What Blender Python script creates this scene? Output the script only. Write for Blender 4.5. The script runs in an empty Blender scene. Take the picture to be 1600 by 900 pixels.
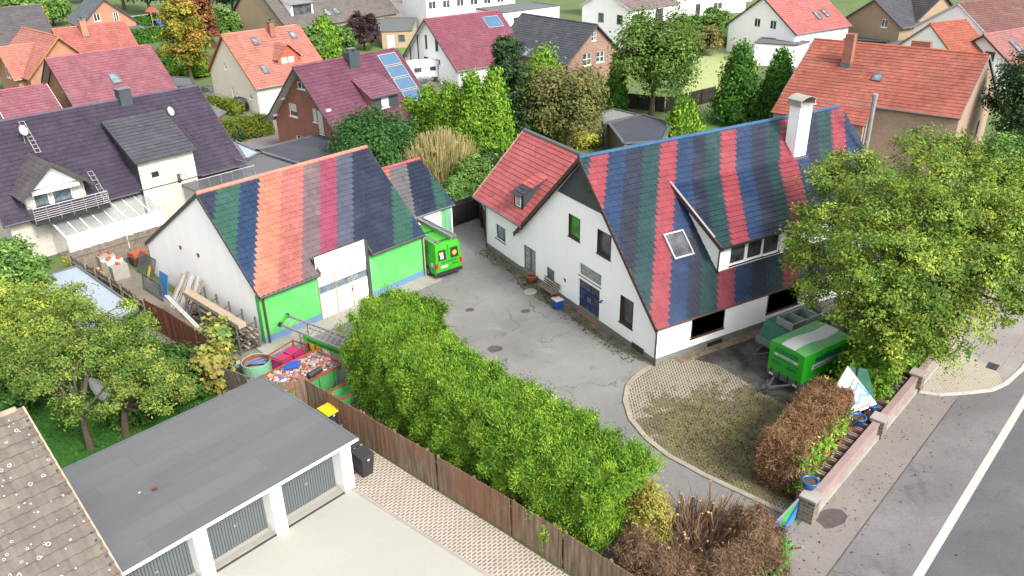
import bpy, math, random
import numpy as np
from mathutils import Matrix, Vector
from mathutils.geometry import tessellate_polygon
R = math.radians
sc = bpy.context.scene
COL = sc.collection
# ---------------------------------------------------------------- camera
CAMH = 22.0
F_PX, PITCH, ROLL, AZ = 1253.27, R(26.2303), R(-1.0426), R(60.5639)
fw = Vector((math.cos(AZ), math.sin(AZ), 0)); rt = Vector((math.sin(AZ), -math.cos(AZ), 0)); up = Vector((0, 0, 1))
cF = fw*math.cos(PITCH) - up*math.sin(PITCH); cU0 = fw*math.sin(PITCH) + up*math.cos(PITCH)
cR = rt*math.cos(ROLL) + cU0*math.sin(ROLL); cU = -rt*math.sin(ROLL) + cU0*math.cos(ROLL)
cam = bpy.data.cameras.new('camera'); camo = bpy.data.objects.new('camera', cam); COL.objects.link(camo)
camo.matrix_world = Matrix.Translation((0, 0, CAMH)) @ Matrix((cR, cU, -cF)).transposed().to_4x4()
cam.sensor_fit = 'HORIZONTAL'; cam.sensor_width = 36; cam.lens = 36*F_PX/1600; cam.clip_start = 0.5; cam.clip_end = 2000
sc.camera = camo
# ---------------------------------------------------------------- light
SUN_AZ, SUN_EL = R(-78), R(42)
w = bpy.data.worlds.new('World'); sc.world = w; w.use_nodes = True
nt = w.node_tree; bg = nt.nodes['Background']
sky = nt.nodes.new('ShaderNodeTexSky'); sky.sky_type = 'NISHITA'; sky.sun_disc = False
sky.sun_elevation = SUN_EL; sky.sun_rotation = R(90) - SUN_AZ; sky.dust_density = 4; sky.air_density = 1.2; sky.ozone_density = 0.6
hsv = nt.nodes.new('ShaderNodeHueSaturation'); hsv.inputs['Saturation'].default_value = 0.25
nt.links.new(sky.outputs[0], hsv.inputs['Color']); nt.links.new(hsv.outputs[0], bg.inputs[0])
bg.inputs[1].default_value = 0.135
sun = bpy.data.lights.new('sun', 'SUN'); suno = bpy.data.objects.new('sun', sun); COL.objects.link(suno)
sun.energy = 1.5; sun.angle = R(13); sun.color = (1, 0.93, 0.84)
sd = Vector((math.cos(SUN_EL)*math.cos(SUN_AZ), math.cos(SUN_EL)*math.sin(SUN_AZ), math.sin(SUN_EL)))
suno.rotation_euler = sd.to_track_quat('Z', 'Y').to_euler()
sc.view_settings.view_transform = 'Standard'; sc.view_settings.look = 'None'
sc.view_settings.exposure = 1.55; sc.view_settings.gamma = 1; sc.view_settings.use_curve_mapping = False

def at(x, y, z=0.0):
    d = cR*(x-800) - cU*(y-450) + cF*F_PX
    t = (z-CAMH)/d.z
    return Vector((d.x*t, d.y*t, z))
def ray(x, y): return cR*(x-800) - cU*(y-450) + cF*F_PX
def onplane(x, y, P, n):
    C = Vector((0, 0, CAMH)); d = ray(x, y); n = Vector(n)
    return C + d*((Vector(P)-C).dot(n)/d.dot(n))
def lin(v): return v/12.92 if v <= 0.04045 else ((v+0.055)/1.055)**2.4
def c(r, g, b, k=0.55): return tuple(min(0.85, lin(v/255.)*k*0.86) for v in (r, g, b))
rnd = random.Random(7)
# ---------------------------------------------------------------- materials
MATS = {}
def newmat(name):
    m = bpy.data.materials.new(name); m.use_nodes = True; MATS[name] = m
    n = m.node_tree; return m, n, n.nodes['Principled BSDF']
def node(n, t, **kw):
    o = n.nodes.new(t)
    for k, v in kw.items(): setattr(o, k, v)
    return o
def noise(n, vec, scale, detail=5, rough=0.6, dist=0):
    o = node(n, 'ShaderNodeTexNoise'); o.inputs['Scale'].default_value = scale; o.inputs['Detail'].default_value = detail
    o.inputs['Roughness'].default_value = rough; o.inputs['Distortion'].default_value = dist
    n.links.new(vec, o.inputs['Vector']); return o.outputs['Fac']
def ramp(n, fac, a, b, ca=(0,0,0,1), cb=(1,1,1,1)):
    o = node(n, 'ShaderNodeValToRGB'); e = o.color_ramp.elements
    e[0].position = a; e[1].position = b; e[0].color = ca; e[1].color = cb
    n.links.new(fac, o.inputs[0]); return o.outputs[0]
def mix(n, fac, a, b, mode='MIX'):
    o = node(n, 'ShaderNodeMix', data_type='RGBA', blend_type=mode)
    for s, v in ((o.inputs[0], fac), (o.inputs[6], a), (o.inputs[7], b)):
        if isinstance(v, (int, float)): s.default_value = v
        elif isinstance(v, tuple): s.default_value = (*v[:3], 1)
        else: n.links.new(v, s)
    return o.outputs[2]
def math_(n, op, a, b=0.0):
    o = node(n, 'ShaderNodeMath', operation=op)
    for s, v in ((o.inputs[0], a), (o.inputs[1], b)):
        if isinstance(v, (int, float)): s.default_value = v
        else: n.links.new(v, s)
    return o.outputs[0]
def texco(n): return node(n, 'ShaderNodeTexCoord').outputs['Object']
def pos(n): return node(n, 'ShaderNodeNewGeometry').outputs['Position']
def bump(n, b, h, s, d=0.02):
    o = node(n, 'ShaderNodeBump'); o.inputs['Strength'].default_value = s; o.inputs['Distance'].default_value = d
    n.links.new(h, o.inputs['Height']); n.links.new(o.outputs[0], b.inputs['Normal'])
def mul(col, k): return tuple(min(0.9, v*k) for v in col)
def plain(name, col, rough=0.6, var=0.12, scale=2.0, metal=0.0, bmp=0.15, dirt=0.0, dirtcol=(0.12, 0.11, 0.09), stretch=None, splash=0.0):
    m, n, b = newmat(name); v = texco(n)
    if stretch:
        mp = node(n, 'ShaderNodeMapping'); mp.inputs['Scale'].default_value = stretch; n.links.new(v, mp.inputs[0]); v = mp.outputs[0]
    f = noise(n, v, scale, 8)
    o = mix(n, ramp(n, f, 0.3, 0.7), mul(col, 1-var), mul(col, 1+var))
    if dirt:
        f2 = noise(n, v, scale*0.35, 8, 0.7, 0.5); o = mix(n, math_(n, 'MULTIPLY', ramp(n, f2, 0.5, 0.75), dirt), o, dirtcol)
    if splash:   # grime thrown up from the ground, and thin runs down the wall
        s_ = node(n, 'ShaderNodeSeparateXYZ'); n.links.new(texco(n), s_.inputs[0])
        q = math_(n, 'ADD', math_(n, 'MULTIPLY', s_.outputs[2], 1.1), math_(n, 'MULTIPLY', noise(n, texco(n), 1.6, 8, 0.8), 0.9))
        o = mix(n, math_(n, 'MULTIPLY', ramp(n, q, 0.42, 0.85, (1, 1, 1, 1), (0, 0, 0, 1)), splash), o, (0.2, 0.2, 0.15))
        mp = node(n, 'ShaderNodeMapping'); mp.inputs['Scale'].default_value = (5, 5, .25); n.links.new(texco(n), mp.inputs[0])
        o = mix(n, math_(n, 'MULTIPLY', ramp(n, noise(n, mp.outputs[0], 1.0, 6, .7), 0.56, 0.75), splash*0.35), o, mul(col, .55))
    n.links.new(o, b.inputs['Base Color']); b.inputs['Roughness'].default_value = rough; b.inputs['Metallic'].default_value = metal
    if bmp: bump(n, b, noise(n, v, scale*12, 4), bmp)
    return m
def glass(name, col=(0.045, 0.05, 0.055), rough=0.06):
    m, n, b = newmat(name); v = texco(n)
    f = noise(n, v, 1.3, 3)
    n.links.new(mix(n, ramp(n, f, 0.35, 0.65), mul(col, 0.5), mul(col, 1.8)), b.inputs['Base Color'])
    b.inputs['Roughness'].default_value = rough; b.inputs['IOR'].default_value = 1.5
def attr_mat(name, rough=0.4, var=0.15, scale=1.2, spec=0.5, bmp=0.0, moss=0.0, mosscol=(0.09, 0.1, 0.06)):
    m, n, b = newmat(name); a = node(n, 'ShaderNodeAttribute', attribute_name='Col'); v = texco(n)
    f = noise(n, v, scale, 8, 0.65)
    g = mix(n, ramp(n, f, 0.3, 0.7), (1-var,)*3, (1+var,)*3)
    o = mix(n, 1.0, a.outputs['Color'], g, 'MULTIPLY')
    if moss:
        f2 = noise(n, v, scale*0.5, 10, 0.75, 0.4); o = mix(n, math_(n, 'MULTIPLY', ramp(n, f2, 0.5, 0.7), moss), o, mosscol)
    n.links.new(o, b.inputs['Base Color']); b.inputs['Roughness'].default_value = rough; b.inputs['Specular IOR Level'].default_value = spec
    if bmp: bump(n, b, noise(n, v, 25, 3), bmp)
attr_mat('tiles_glazed', 0.48, 0.16, 0.8, 0.2, moss=0.10, mosscol=(0.18, 0.18, 0.18))
attr_mat('tiles_matt', 0.6, 0.22, 0.9, 0.3, moss=0.3, mosscol=(0.12, 0.1, 0.09))
attr_mat('tiles_old', 0.85, 0.16, 1.6, 0.2, bmp=0.5, moss=0.25, mosscol=(0.22, 0.2, 0.13))
attr_mat('painted', 0.4, 0.08, 1.5)
attr_mat('matt_painted', 0.8, 0.2, 3.0)
def leafmat(name, trans=0.3):
    m, n, b = newmat(name); a = node(n, 'ShaderNodeAttribute', attribute_name='Col')
    out = n.nodes['Material Output']; t = node(n, 'ShaderNodeBsdfTranslucent'); ms = node(n, 'ShaderNodeMixShader')
    n.links.new(a.outputs['Color'], b.inputs['Base Color']); n.links.new(mix(n, 1.0, a.outputs['Color'], (1.1, 1.25, 0.5), 'MULTIPLY'), t.inputs[0])
    b.inputs['Roughness'].default_value = 0.65; b.inputs['Specular IOR Level'].default_value = 0.12
    ms.inputs[0].default_value = trans; n.links.new(b.outputs[0], ms.inputs[1]); n.links.new(t.outputs[0], ms.inputs[2]); n.links.new(ms.outputs[0], out.inputs[0])
leafmat('leaf', 0.16); leafmat('twig', 0.0)
def brick(name, c1, c2, mortar, w=0.24, h=0.08, ms=0.012, rough=0.85):
    m, n, b = newmat(name); v = texco(n); s = node(n, 'ShaderNodeSeparateXYZ'); n.links.new(v, s.inputs[0])
    cb = node(n, 'ShaderNodeCombineXYZ'); n.links.new(math_(n, 'ADD', s.outputs[0], s.outputs[1]), cb.inputs[0]); n.links.new(s.outputs[2], cb.inputs[1])
    t = node(n, 'ShaderNodeTexBrick'); n.links.new(cb.outputs[0], t.inputs['Vector'])
    t.inputs['Color1'].default_value = (*c1, 1); t.inputs['Color2'].default_value = (*c2, 1); t.inputs['Mortar'].default_value = (*mortar, 1)
    t.inputs['Scale'].default_value = 1; t.inputs['Brick Width'].default_value = w; t.inputs['Row Height'].default_value = h; t.inputs['Mortar Size'].default_value = ms
    f = noise(n, v, 0.8, 6); o = mix(n, 1.0, t.outputs['Color'], mix(n, ramp(n, f, 0.3, 0.7), (0.85,)*3, (1.12,)*3), 'MULTIPLY')
    n.links.new(o, b.inputs['Base Color']); b.inputs['Roughness'].default_value = rough
brick('brick_red', c(190, 105, 85), c(165, 85, 70), c(185, 150, 130))
brick('brick_mixed', c(190, 135, 110), c(140, 90, 75), c(190, 175, 165))
brick('brick_orange', c(215, 150, 120), c(200, 135, 105), c(215, 170, 140))
brick('brick_tan', c(200, 172, 150, .66), c(182, 153, 132, .66), c(165, 145, 130, .66))
brick('brick_white', c(240, 236, 225, 0.6), c(228, 222, 210, 0.6), c(205, 200, 190), 0.5, 0.16)
brick('stone', c(150, 135, 115), c(110, 98, 82), c(170, 160, 145), 0.34, 0.17, 0.02)
brick('glass_block', c(190, 210, 205, 0.5), c(140, 165, 160, 0.5), c(230, 230, 225), 0.19, 0.19, 0.02, 0.2)
plain('white', (0.84, 0.84, 0.83), 0.8, 0.03, 0.7, dirt=0.18, dirtcol=(0.68, 0.67, 0.65), splash=0.5)
plain('white_worn', (0.84, 0.83, 0.81), 0.85, 0.04, 0.9, dirt=0.35, dirtcol=(0.66, 0.63, 0.6), stretch=(1, 1, 0.25), splash=0.7)
plain('cream', (0.62, 0.58, 0.48), 0.8, 0.05, 0.8, splash=0.4)
plain('beige', c(210, 185, 150), 0.85, 0.08, 1.0, dirt=0.2)
plain('ochre_plaster', c(200, 175, 145), 0.85, 0.06, 0.8)
plain('green_wall', c(105, 222, 112, 0.56), 0.7, 0.06, 0.6, dirt=0.8, dirtcol=c(140, 230, 155, 0.65), splash=0.5)
plain('blue_plinth', c(115, 160, 205, 0.6), 0.75, 0.08, 1.5)
plain('grey_plinth', c(150, 155, 150), 0.85, 0.1, 1.5, dirt=0.4)
plain('plastic_white', (0.75, 0.75, 0.75), 0.4, 0.03, 1, bmp=0)
plain('brown_wood', c(95, 65, 55), 0.7, 0.2, 3, stretch=(1, 1, 6))
plain('dark_wood', c(50, 38, 36), 0.7, 0.2, 3)
plain('orange_wood', c(205, 135, 75), 0.6, 0.15, 3)
plain('grey_wood', c(150, 138, 125), 0.85, 0.3, 4, dirt=0.4)
plain('pale_wood', c(205, 185, 160), 0.8, 0.2, 4, dirt=0.3)
plain('blue_door', c(30, 75, 170), 0.45, 0.08, 2)
plain('slate_clad', c(75, 85, 92), 0.6, 0.25, 3, stretch=(1, 1, 4))
plain('zinc', c(150, 155, 158), 0.45, 0.12, 2, metal=0.6)
plain('aluminium', c(215, 215, 215), 0.35, 0.08, 3, metal=0.5, bmp=0)
plain('dark_metal', c(70, 70, 75), 0.45, 0.15, 3, metal=0.2)
plain('dark_trim', c(85, 82, 85), 0.55, 0.12, 3)
plain('black', (0.02, 0.02, 0.022), 0.5, 0.2, 3)
plain('rubber', (0.025, 0.025, 0.027), 0.8, 0.2, 6)
plain('rust', c(170, 85, 50), 0.8, 0.35, 4, dirt=0.4)
plain('pink_plaster', c(192, 165, 160, .5), 0.8, 0.10, 1.5, dirt=0.35, dirtcol=c(150, 130, 120))
plain('concrete', c(190, 185, 175), 0.85, 0.12, 1.5, dirt=0.35)
plain('concrete_pale', c(222, 218, 205), 0.85, 0.05, 0.6, dirt=0.15, dirtcol=c(180, 170, 145))
plain('green_paint', c(75, 205, 45, 0.55), 0.35, 0.06, 1, bmp=0)
plain('green_tarp', c(40, 190, 30, 0.6), 0.5, 0.10, 2.5, bmp=0.6)
plain('tarp_roof', c(110, 190, 110, 0.6), 0.5, 0.10, 2.5, bmp=0.6)
plain('green_skip', c(90, 190, 110, 0.55), 0.55, 0.15, 2, dirt=0.6, dirtcol=c(150, 90, 60))
plain('mint', c(150, 215, 180, 0.55), 0.6, 0.12, 2, dirt=0.3)
plain('net_green', c(60, 130, 105), 0.7, 0.2, 5)
plain('text_blue', c(15, 80, 130), 0.5, 0.05, 2, bmp=0)
plain('text_teal', c(20, 130, 110), 0.5, 0.05, 2, bmp=0)
plain('blue_plastic', c(35, 95, 195), 0.4, 0.08, 2, bmp=0)
plain('pot_blue', c(40, 110, 190), 0.25, 0.15, 3, bmp=0)
plain('sky_blue', c(60, 160, 225, 0.6), 0.4, 0.05, 2, bmp=0)
plain('yellow', c(245, 215, 30, 0.6), 0.5, 0.08, 2, bmp=0)
plain('orange_gas', c(235, 190, 60, 0.6), 0.5, 0.1, 3, bmp=0)
plain('pink_vivid', c(215, 40, 130, 0.6), 0.5, 0.1, 2)
plain('red_light', c(220, 50, 30), 0.2, 0.1, 3, bmp=0)
plain('silver_paint', c(160, 165, 170), 0.25, 0.05, 2, metal=0.4, bmp=0)
plain('black_paint', (0.02, 0.022, 0.03), 0.2, 0.05, 2, bmp=0)
plain('navy_paint', c(40, 60, 110), 0.2, 0.05, 2, bmp=0)
plain('soil', c(95, 78, 62), 0.95, 0.3, 5)
plain('terracotta', c(205, 110, 80), 0.7, 0.15, 3)
plain('bark', c(105, 90, 78), 0.9, 0.3, 5, bmp=0.8)
plain('garage_door', c(120, 128, 132), 0.5, 0.05, 1)
plain('shade_white', c(235, 235, 232, 0.6), 0.5, 0.03, 1, bmp=0)
plain('blue_board', c(80, 150, 215), 0.5, 0.1, 2)
plain('solar', c(95, 135, 172, 0.5), 0.12, 0.1, 0.8, bmp=0)
plain('felt', c(122, 125, 129, .52), 0.9, 0.10, 0.5, dirt=0.35, dirtcol=c(112, 106, 100), stretch=(0.35, 1.6, 1))
m = MATS['felt']; n = m.node_tree; b = n.nodes['Principled BSDF']; l_ = b.inputs['Base Color'].links[0].from_socket
t = node(n, 'ShaderNodeTexBrick'); n.links.new(texco(n), t.inputs['Vector']); t.inputs['Scale'].default_value = 1; t.inputs['Brick Width'].default_value = 3.3; t.inputs['Row Height'].default_value = 0.98; t.inputs['Mortar Size'].default_value = 0.012
t.inputs['Color1'].default_value = (.86, .86, .87, 1); t.inputs['Color2'].default_value = (1.08, 1.08, 1.08, 1); t.inputs['Mortar'].default_value = (.62, .62, .63, 1); n.links.new(mix(n, .5, l_, t.outputs['Color'], 'MULTIPLY'), b.inputs['Base Color'])
plain('felt_dark', c(72, 75, 88), 0.85, 0.15, 0.7, dirt=0.3, dirtcol=c(120, 125, 135))
plain('sheet_blue', c(195, 212, 230), 0.45, 0.06, 0.6, dirt=0.45, dirtcol=c(190, 180, 160))
glass('glass'); glass('glass_pale', (0.10, 0.13, 0.15), 0.22); glass('glass_green', (0.06, 0.26, 0.03), 0.5)
m, n, b = newmat('clear_glass'); b.inputs['Base Color'].default_value = (0.35, 0.42, 0.42, 1); b.inputs['Roughness'].default_value = 0.15; b.inputs['Alpha'].default_value = 0.3

# ---------------------------------------------------------------- mesh builder
class MB:
    def __init__(s): s.v = []; s.f = []; s.m = []; s.c = []; s.n = 0
    def add(s, verts, faces, m='white', col=None):
        V = [tuple(v) for v in verts]; s.v += V
        for f in faces:
            s.f.append([i+s.n for i in f]); s.m.append(m); s.c.append(col or (0.5, 0.5, 0.5))
        s.n += len(V); return s
    def box(s, p, q, m='white', col=None, M=None):
        (x0, y0, z0), (x1, y1, z1) = p, q
        V = [Vector(t) for t in ((x0,y0,z0),(x1,y0,z0),(x1,y1,z0),(x0,y1,z0),(x0,y0,z1),(x1,y0,z1),(x1,y1,z1),(x0,y1,z1))]
        if M is not None: V = [M @ v for v in V]
        return s.add(V, [(0,3,2,1),(4,5,6,7),(0,1,5,4),(1,2,6,5),(2,3,7,6),(3,0,4,7)], m, col)
    def prism(s, pts, vec, m='white', col=None):
        P = [Vector(p) for p in pts]; k = len(P); vec = Vector(vec)
        tri = tessellate_polygon([P]); V = P + [p+vec for p in P]
        F = [tuple(t) for t in tri] + [tuple(i+k for i in reversed(t)) for t in tri]
        F += [(i, (i+1) % k, (i+1) % k + k, i+k) for i in range(k)]
        return s.add(V, F, m, col)
    def beam(s, a, b, w, h, m='white', col=None, upv=(0,0,1)):
        a = Vector(a); b = Vector(b); d = (b-a); L = d.length
        if L < 1e-6: return s
        d.normalize(); x = d.cross(Vector(upv))
        if x.length < 1e-4: x = d.cross(Vector((1,0,0)))
        x.normalize(); y = x.cross(d)
        V = [p + x*sx*w/2 + y*sy*h/2 for p in (a, b) for sx, sy in ((-1,-1),(1,-1),(1,1),(-1,1))]
        return s.add(V, [(0,1,2,3),(7,6,5,4),(0,4,5,1),(1,5,6,2),(2,6,7,3),(3,7,4,0)], m, col)
    def tube(s, pts, rad, m='white', col=None, seg=8, caps=True):
        P = [Vector(p) for p in pts]; rr = rad if isinstance(rad, (list, tuple)) else [rad]*len(P); V = []; F = []
        for i, p in enumerate(P):
            d = (P[min(i+1, len(P)-1)] - P[max(i-1, 0)]).normalized()
            x = d.cross(Vector((0.01, 0.02, 1)) if abs(d.z) < 0.95 else Vector((1, 0, 0))).normalized(); y = d.cross(x)
            V += [p + (x*math.cos(6.2832*k/seg) + y*math.sin(6.2832*k/seg))*rr[i] for k in range(seg)]
        for i in range(len(P)-1):
            for k in range(seg): F.append((i*seg+k, i*seg+(k+1) % seg, (i+1)*seg+(k+1) % seg, (i+1)*seg+k))
        if caps: F.append(tuple(reversed(range(seg)))); F.append(tuple((len(P)-1)*seg+k for k in range(seg)))
        return s.add(V, F, m, col)
    def lathe(s, prof, ctr, m='white', col=None, seg=16):
        ctr = Vector(ctr); V = []; F = []
        for r_, z in prof: V += [ctr + Vector((r_*math.cos(6.2832*k/seg), r_*math.sin(6.2832*k/seg), z)) for k in range(seg)]
        for i in range(len(prof)-1):
            for k in range(seg): F.append((i*seg+k, i*seg+(k+1) % seg, (i+1)*seg+(k+1) % seg, (i+1)*seg+k))
        return s.add(V, F, m, col)
    def quad(s, a, b, c_, d, m='white', col=None): return s.add([a, b, c_, d], [(0,1,2,3)], m, col)
    def wall(s, fn, outline, holes, depth, nrm, m='white', reveal=None):
        P = [Vector((u, z, 0)) for u, z in outline]
        Hs = [[Vector((u, z, 0)) for u, z in ((h[0], h[1]), (h[0]+h[2], h[1]), (h[0]+h[2], h[1]+h[3]), (h[0], h[1]+h[3]))] for h in holes]
        tri = tessellate_polygon([P]+Hs); allp = P + [p for h in Hs for p in h]
        s.add([fn(p.x, p.y) for p in allp], [tuple(t) for t in tri], m)
        nrm = Vector(nrm)
        for h in Hs:
            Q = [Vector(fn(p.x, p.y)) for p in h]
            s.add(Q+[q-nrm*depth for q in Q], [(0,1,5,4),(1,2,6,5),(2,3,7,6),(3,0,4,7)], reveal or m)
        return s
    def build(s, name, parent=None, inv=None, smooth=False):
        me = bpy.data.meshes.new(name)
        V = s.v
        if inv is not None: V = [tuple(inv @ Vector(v)) for v in V]
        me.from_pydata(V, [], s.f)
        names = list(dict.fromkeys(s.m)); idx = {k: i for i, k in enumerate(names)}
        for k in names: me.materials.append(MATS[k])
        me.polygons.foreach_set('material_index', [idx[k] for k in s.m])
        a = me.attributes.new('Col', 'FLOAT_COLOR', 'FACE')
        a.data.foreach_set('color', np.array([(*k, 1) for k in s.c], dtype=np.float32).ravel())
        if smooth: me.polygons.foreach_set('use_smooth', [True]*len(s.f))
        me.update(); o = bpy.data.objects.new(name, me); COL.objects.link(o)
        if parent is not None: o.parent = parent
        return o
def fast_mesh(name, V, Fq, colr, matname, parent=None):
    """numpy quads"""
    me = bpy.data.meshes.new(name); nv = len(V); nf = len(Fq)
    me.vertices.add(nv); me.vertices.foreach_set('co', V.astype(np.float32).ravel())
    me.loops.add(nf*4); me.loops.foreach_set('vertex_index', Fq.astype(np.int32).ravel())
    me.polygons.add(nf); me.polygons.foreach_set('loop_start', np.arange(nf, dtype=np.int32)*4)
    try: me.polygons.foreach_set('loop_total', np.full(nf, 4, dtype=np.int32))
    except Exception: pass
    me.materials.append(MATS[matname]); me.polygons.foreach_set('use_smooth', np.zeros(nf, dtype=bool))
    me.update(calc_edges=True)
    a = me.attributes.new('Col', 'FLOAT_COLOR', 'FACE')
    cc = np.ones((nf, 4), dtype=np.float32); cc[:, :3] = np.clip(colr, 0.002, 0.9); a.data.foreach_set('color', cc.ravel())
    o = bpy.data.objects.new(name, me); COL.objects.link(o)
    if parent is not None: o.parent = parent
    return o
def tag(o, label=None, cat=None, group=None, kind=None):
    if label: o['label'] = label
    if cat: o['category'] = cat
    if group: o['group'] = group
    if kind: o['kind'] = kind
    return o
class Thing:
    def __init__(s, name, label, cat, loc, rot=0.0, group=None):
        s.o = bpy.data.objects.new(name, None); COL.objects.link(s.o); s.o.empty_display_size = 0.3
        s.M = Matrix.Translation(Vector((loc[0], loc[1], loc[2] if len(loc) > 2 else 0))) @ Matrix.Rotation(R(rot), 4, 'Z')
        s.o.matrix_world = s.M; s.inv = s.M.inverted(); tag(s.o, label, cat, group)
    def part(s, name, mb, parent=None, world=False, smooth=False):
        return mb.build(name, parent or s.o, s.inv if world else None, smooth)
def solid(name, mb, label, cat, group=None, smooth=False, loc=None):
    """a thing that is one mesh; its origin at its base"""
    V = np.array(mb.v); p = Vector(loc) if loc else Vector((V[:, 0].mean(), V[:, 1].mean(), V[:, 2].min()))
    o = mb.build(name, None, Matrix.Translation(-p), smooth); o.location = p
    return tag(o, label, cat, group)
def text(name, s, parent, O, U, Vv, height, m, depth=0.006, align='CENTER', fit=None):
    cu = bpy.data.curves.new(name, 'FONT'); cu.body = s; cu.size = height*1.38; cu.extrude = depth/2; cu.align_x = align
    o = bpy.data.objects.new(name, cu); COL.objects.link(o)
    dg = bpy.context.evaluated_depsgraph_get(); me = bpy.data.meshes.new_from_object(o.evaluated_get(dg))
    bpy.data.objects.remove(o); o = bpy.data.objects.new(name, me); COL.objects.link(o)
    me.materials.clear(); me.materials.append(MATS[m])
    U = Vector(U).normalized(); Vv = Vector(Vv).normalized(); N = U.cross(Vv)
    if fit:
        xs = [v.co.x for v in me.vertices]; k = fit/(max(xs)-min(xs))
        for v in me.vertices: v.co.x *= k
    Mx = Matrix((U, Vv, N)).transposed().to_4x4(); Mx.translation = Vector(O)
    me.transform(Mx); o.parent = parent; return o

# ---------------------------------------------------------------- roof tiles
def tiles(O, U, V, W, L, tw, th, colfn, keep=None, h=0.04, skew=0.0, stagger=False, seed=0, shear=0.0, shear0=0.0, hs=(0.0, 0.014, 0.016, 0.002, 0.014, 0.012)):
    """rows of moulded tiles from the eave corner O, U along the eave, V up the slope; returns numpy verts, quads, colours"""
    O = np.array(O, float); U = np.array(U, float); V = np.array(V, float); N = np.cross(U, V)
    if N[2] < 0: N = -N
    g = np.random.default_rng(seed); nc = max(1, round(W/tw)); tw = W/nc; nr = max(1, round(L/th)); th = L/nr; S = len(hs)
    if shear: nc += 1
    us = np.arange(nc*S+1)*tw/S; prof = np.array([hs[i % S] for i in range(nc*S+1)])*tw/0.3
    VV = []; FF = []; CC = []; base = 0
    for i in range(nr):
        off = (tw/2 if (stagger and i % 2) else 0.0)
        if shear: off = (-shear*(L-(i+0.5)*th)+shear0) % tw - tw
        uu = np.clip(us + off, 0, W); uu[0] = 0; uu[-1] = W
        fr = (np.arange(nc*S+1) % S)/S; lo = i*th - 0.03 + skew*(fr-0.5); hi = min((i+1)*th + 0.015, L)
        jit = np.repeat(g.normal(0, 0.004, nc), S); jit = np.append(jit, 0)
        A = O + np.outer(uu, U) + np.outer(lo, V) + np.outer(prof*0, N)
        B = O + np.outer(uu, U) + np.outer(lo, V) + np.outer(prof+h+jit, N)
        C_ = O + np.outer(uu, U) + hi*V + np.outer(prof+0.006, N)
        n_ = nc*S+1; VV.append(np.vstack([A, B, C_]))
        k = np.arange(nc*S)
        tc = k//S
        uc = (tc+0.5)*tw + off; sl = L-(i+0.5)*th
        cl = np.array([colfn(x, sl, i) for x in (np.arange(nc)+0.5)*tw + off])
        cl = cl*0.74*(1+g.normal(0, 0.06, (nc, 1))); cl = cl*.92+cl.mean(1, keepdims=True)*.08
        ok = np.ones(nc*S, bool)
        if keep is not None: ok = np.array([keep(x, sl) for x in (np.arange(nc)+0.5)*tw + off])[tc]
        k = k[ok]; tc = tc[ok]
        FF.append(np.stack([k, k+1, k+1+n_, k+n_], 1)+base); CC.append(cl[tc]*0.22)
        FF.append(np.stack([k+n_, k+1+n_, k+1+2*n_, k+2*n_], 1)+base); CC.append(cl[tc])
        base += 3*n_
    return np.vstack(VV), np.vstack(FF), np.vstack(CC)
def cat_tiles(L_):
    V = []; F = []; C_ = []; b = 0
    for v, f, c2 in L_: V.append(v); F.append(f+b); C_.append(c2); b += len(v)
    return np.vstack(V), np.vstack(F), np.vstack(C_)

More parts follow.
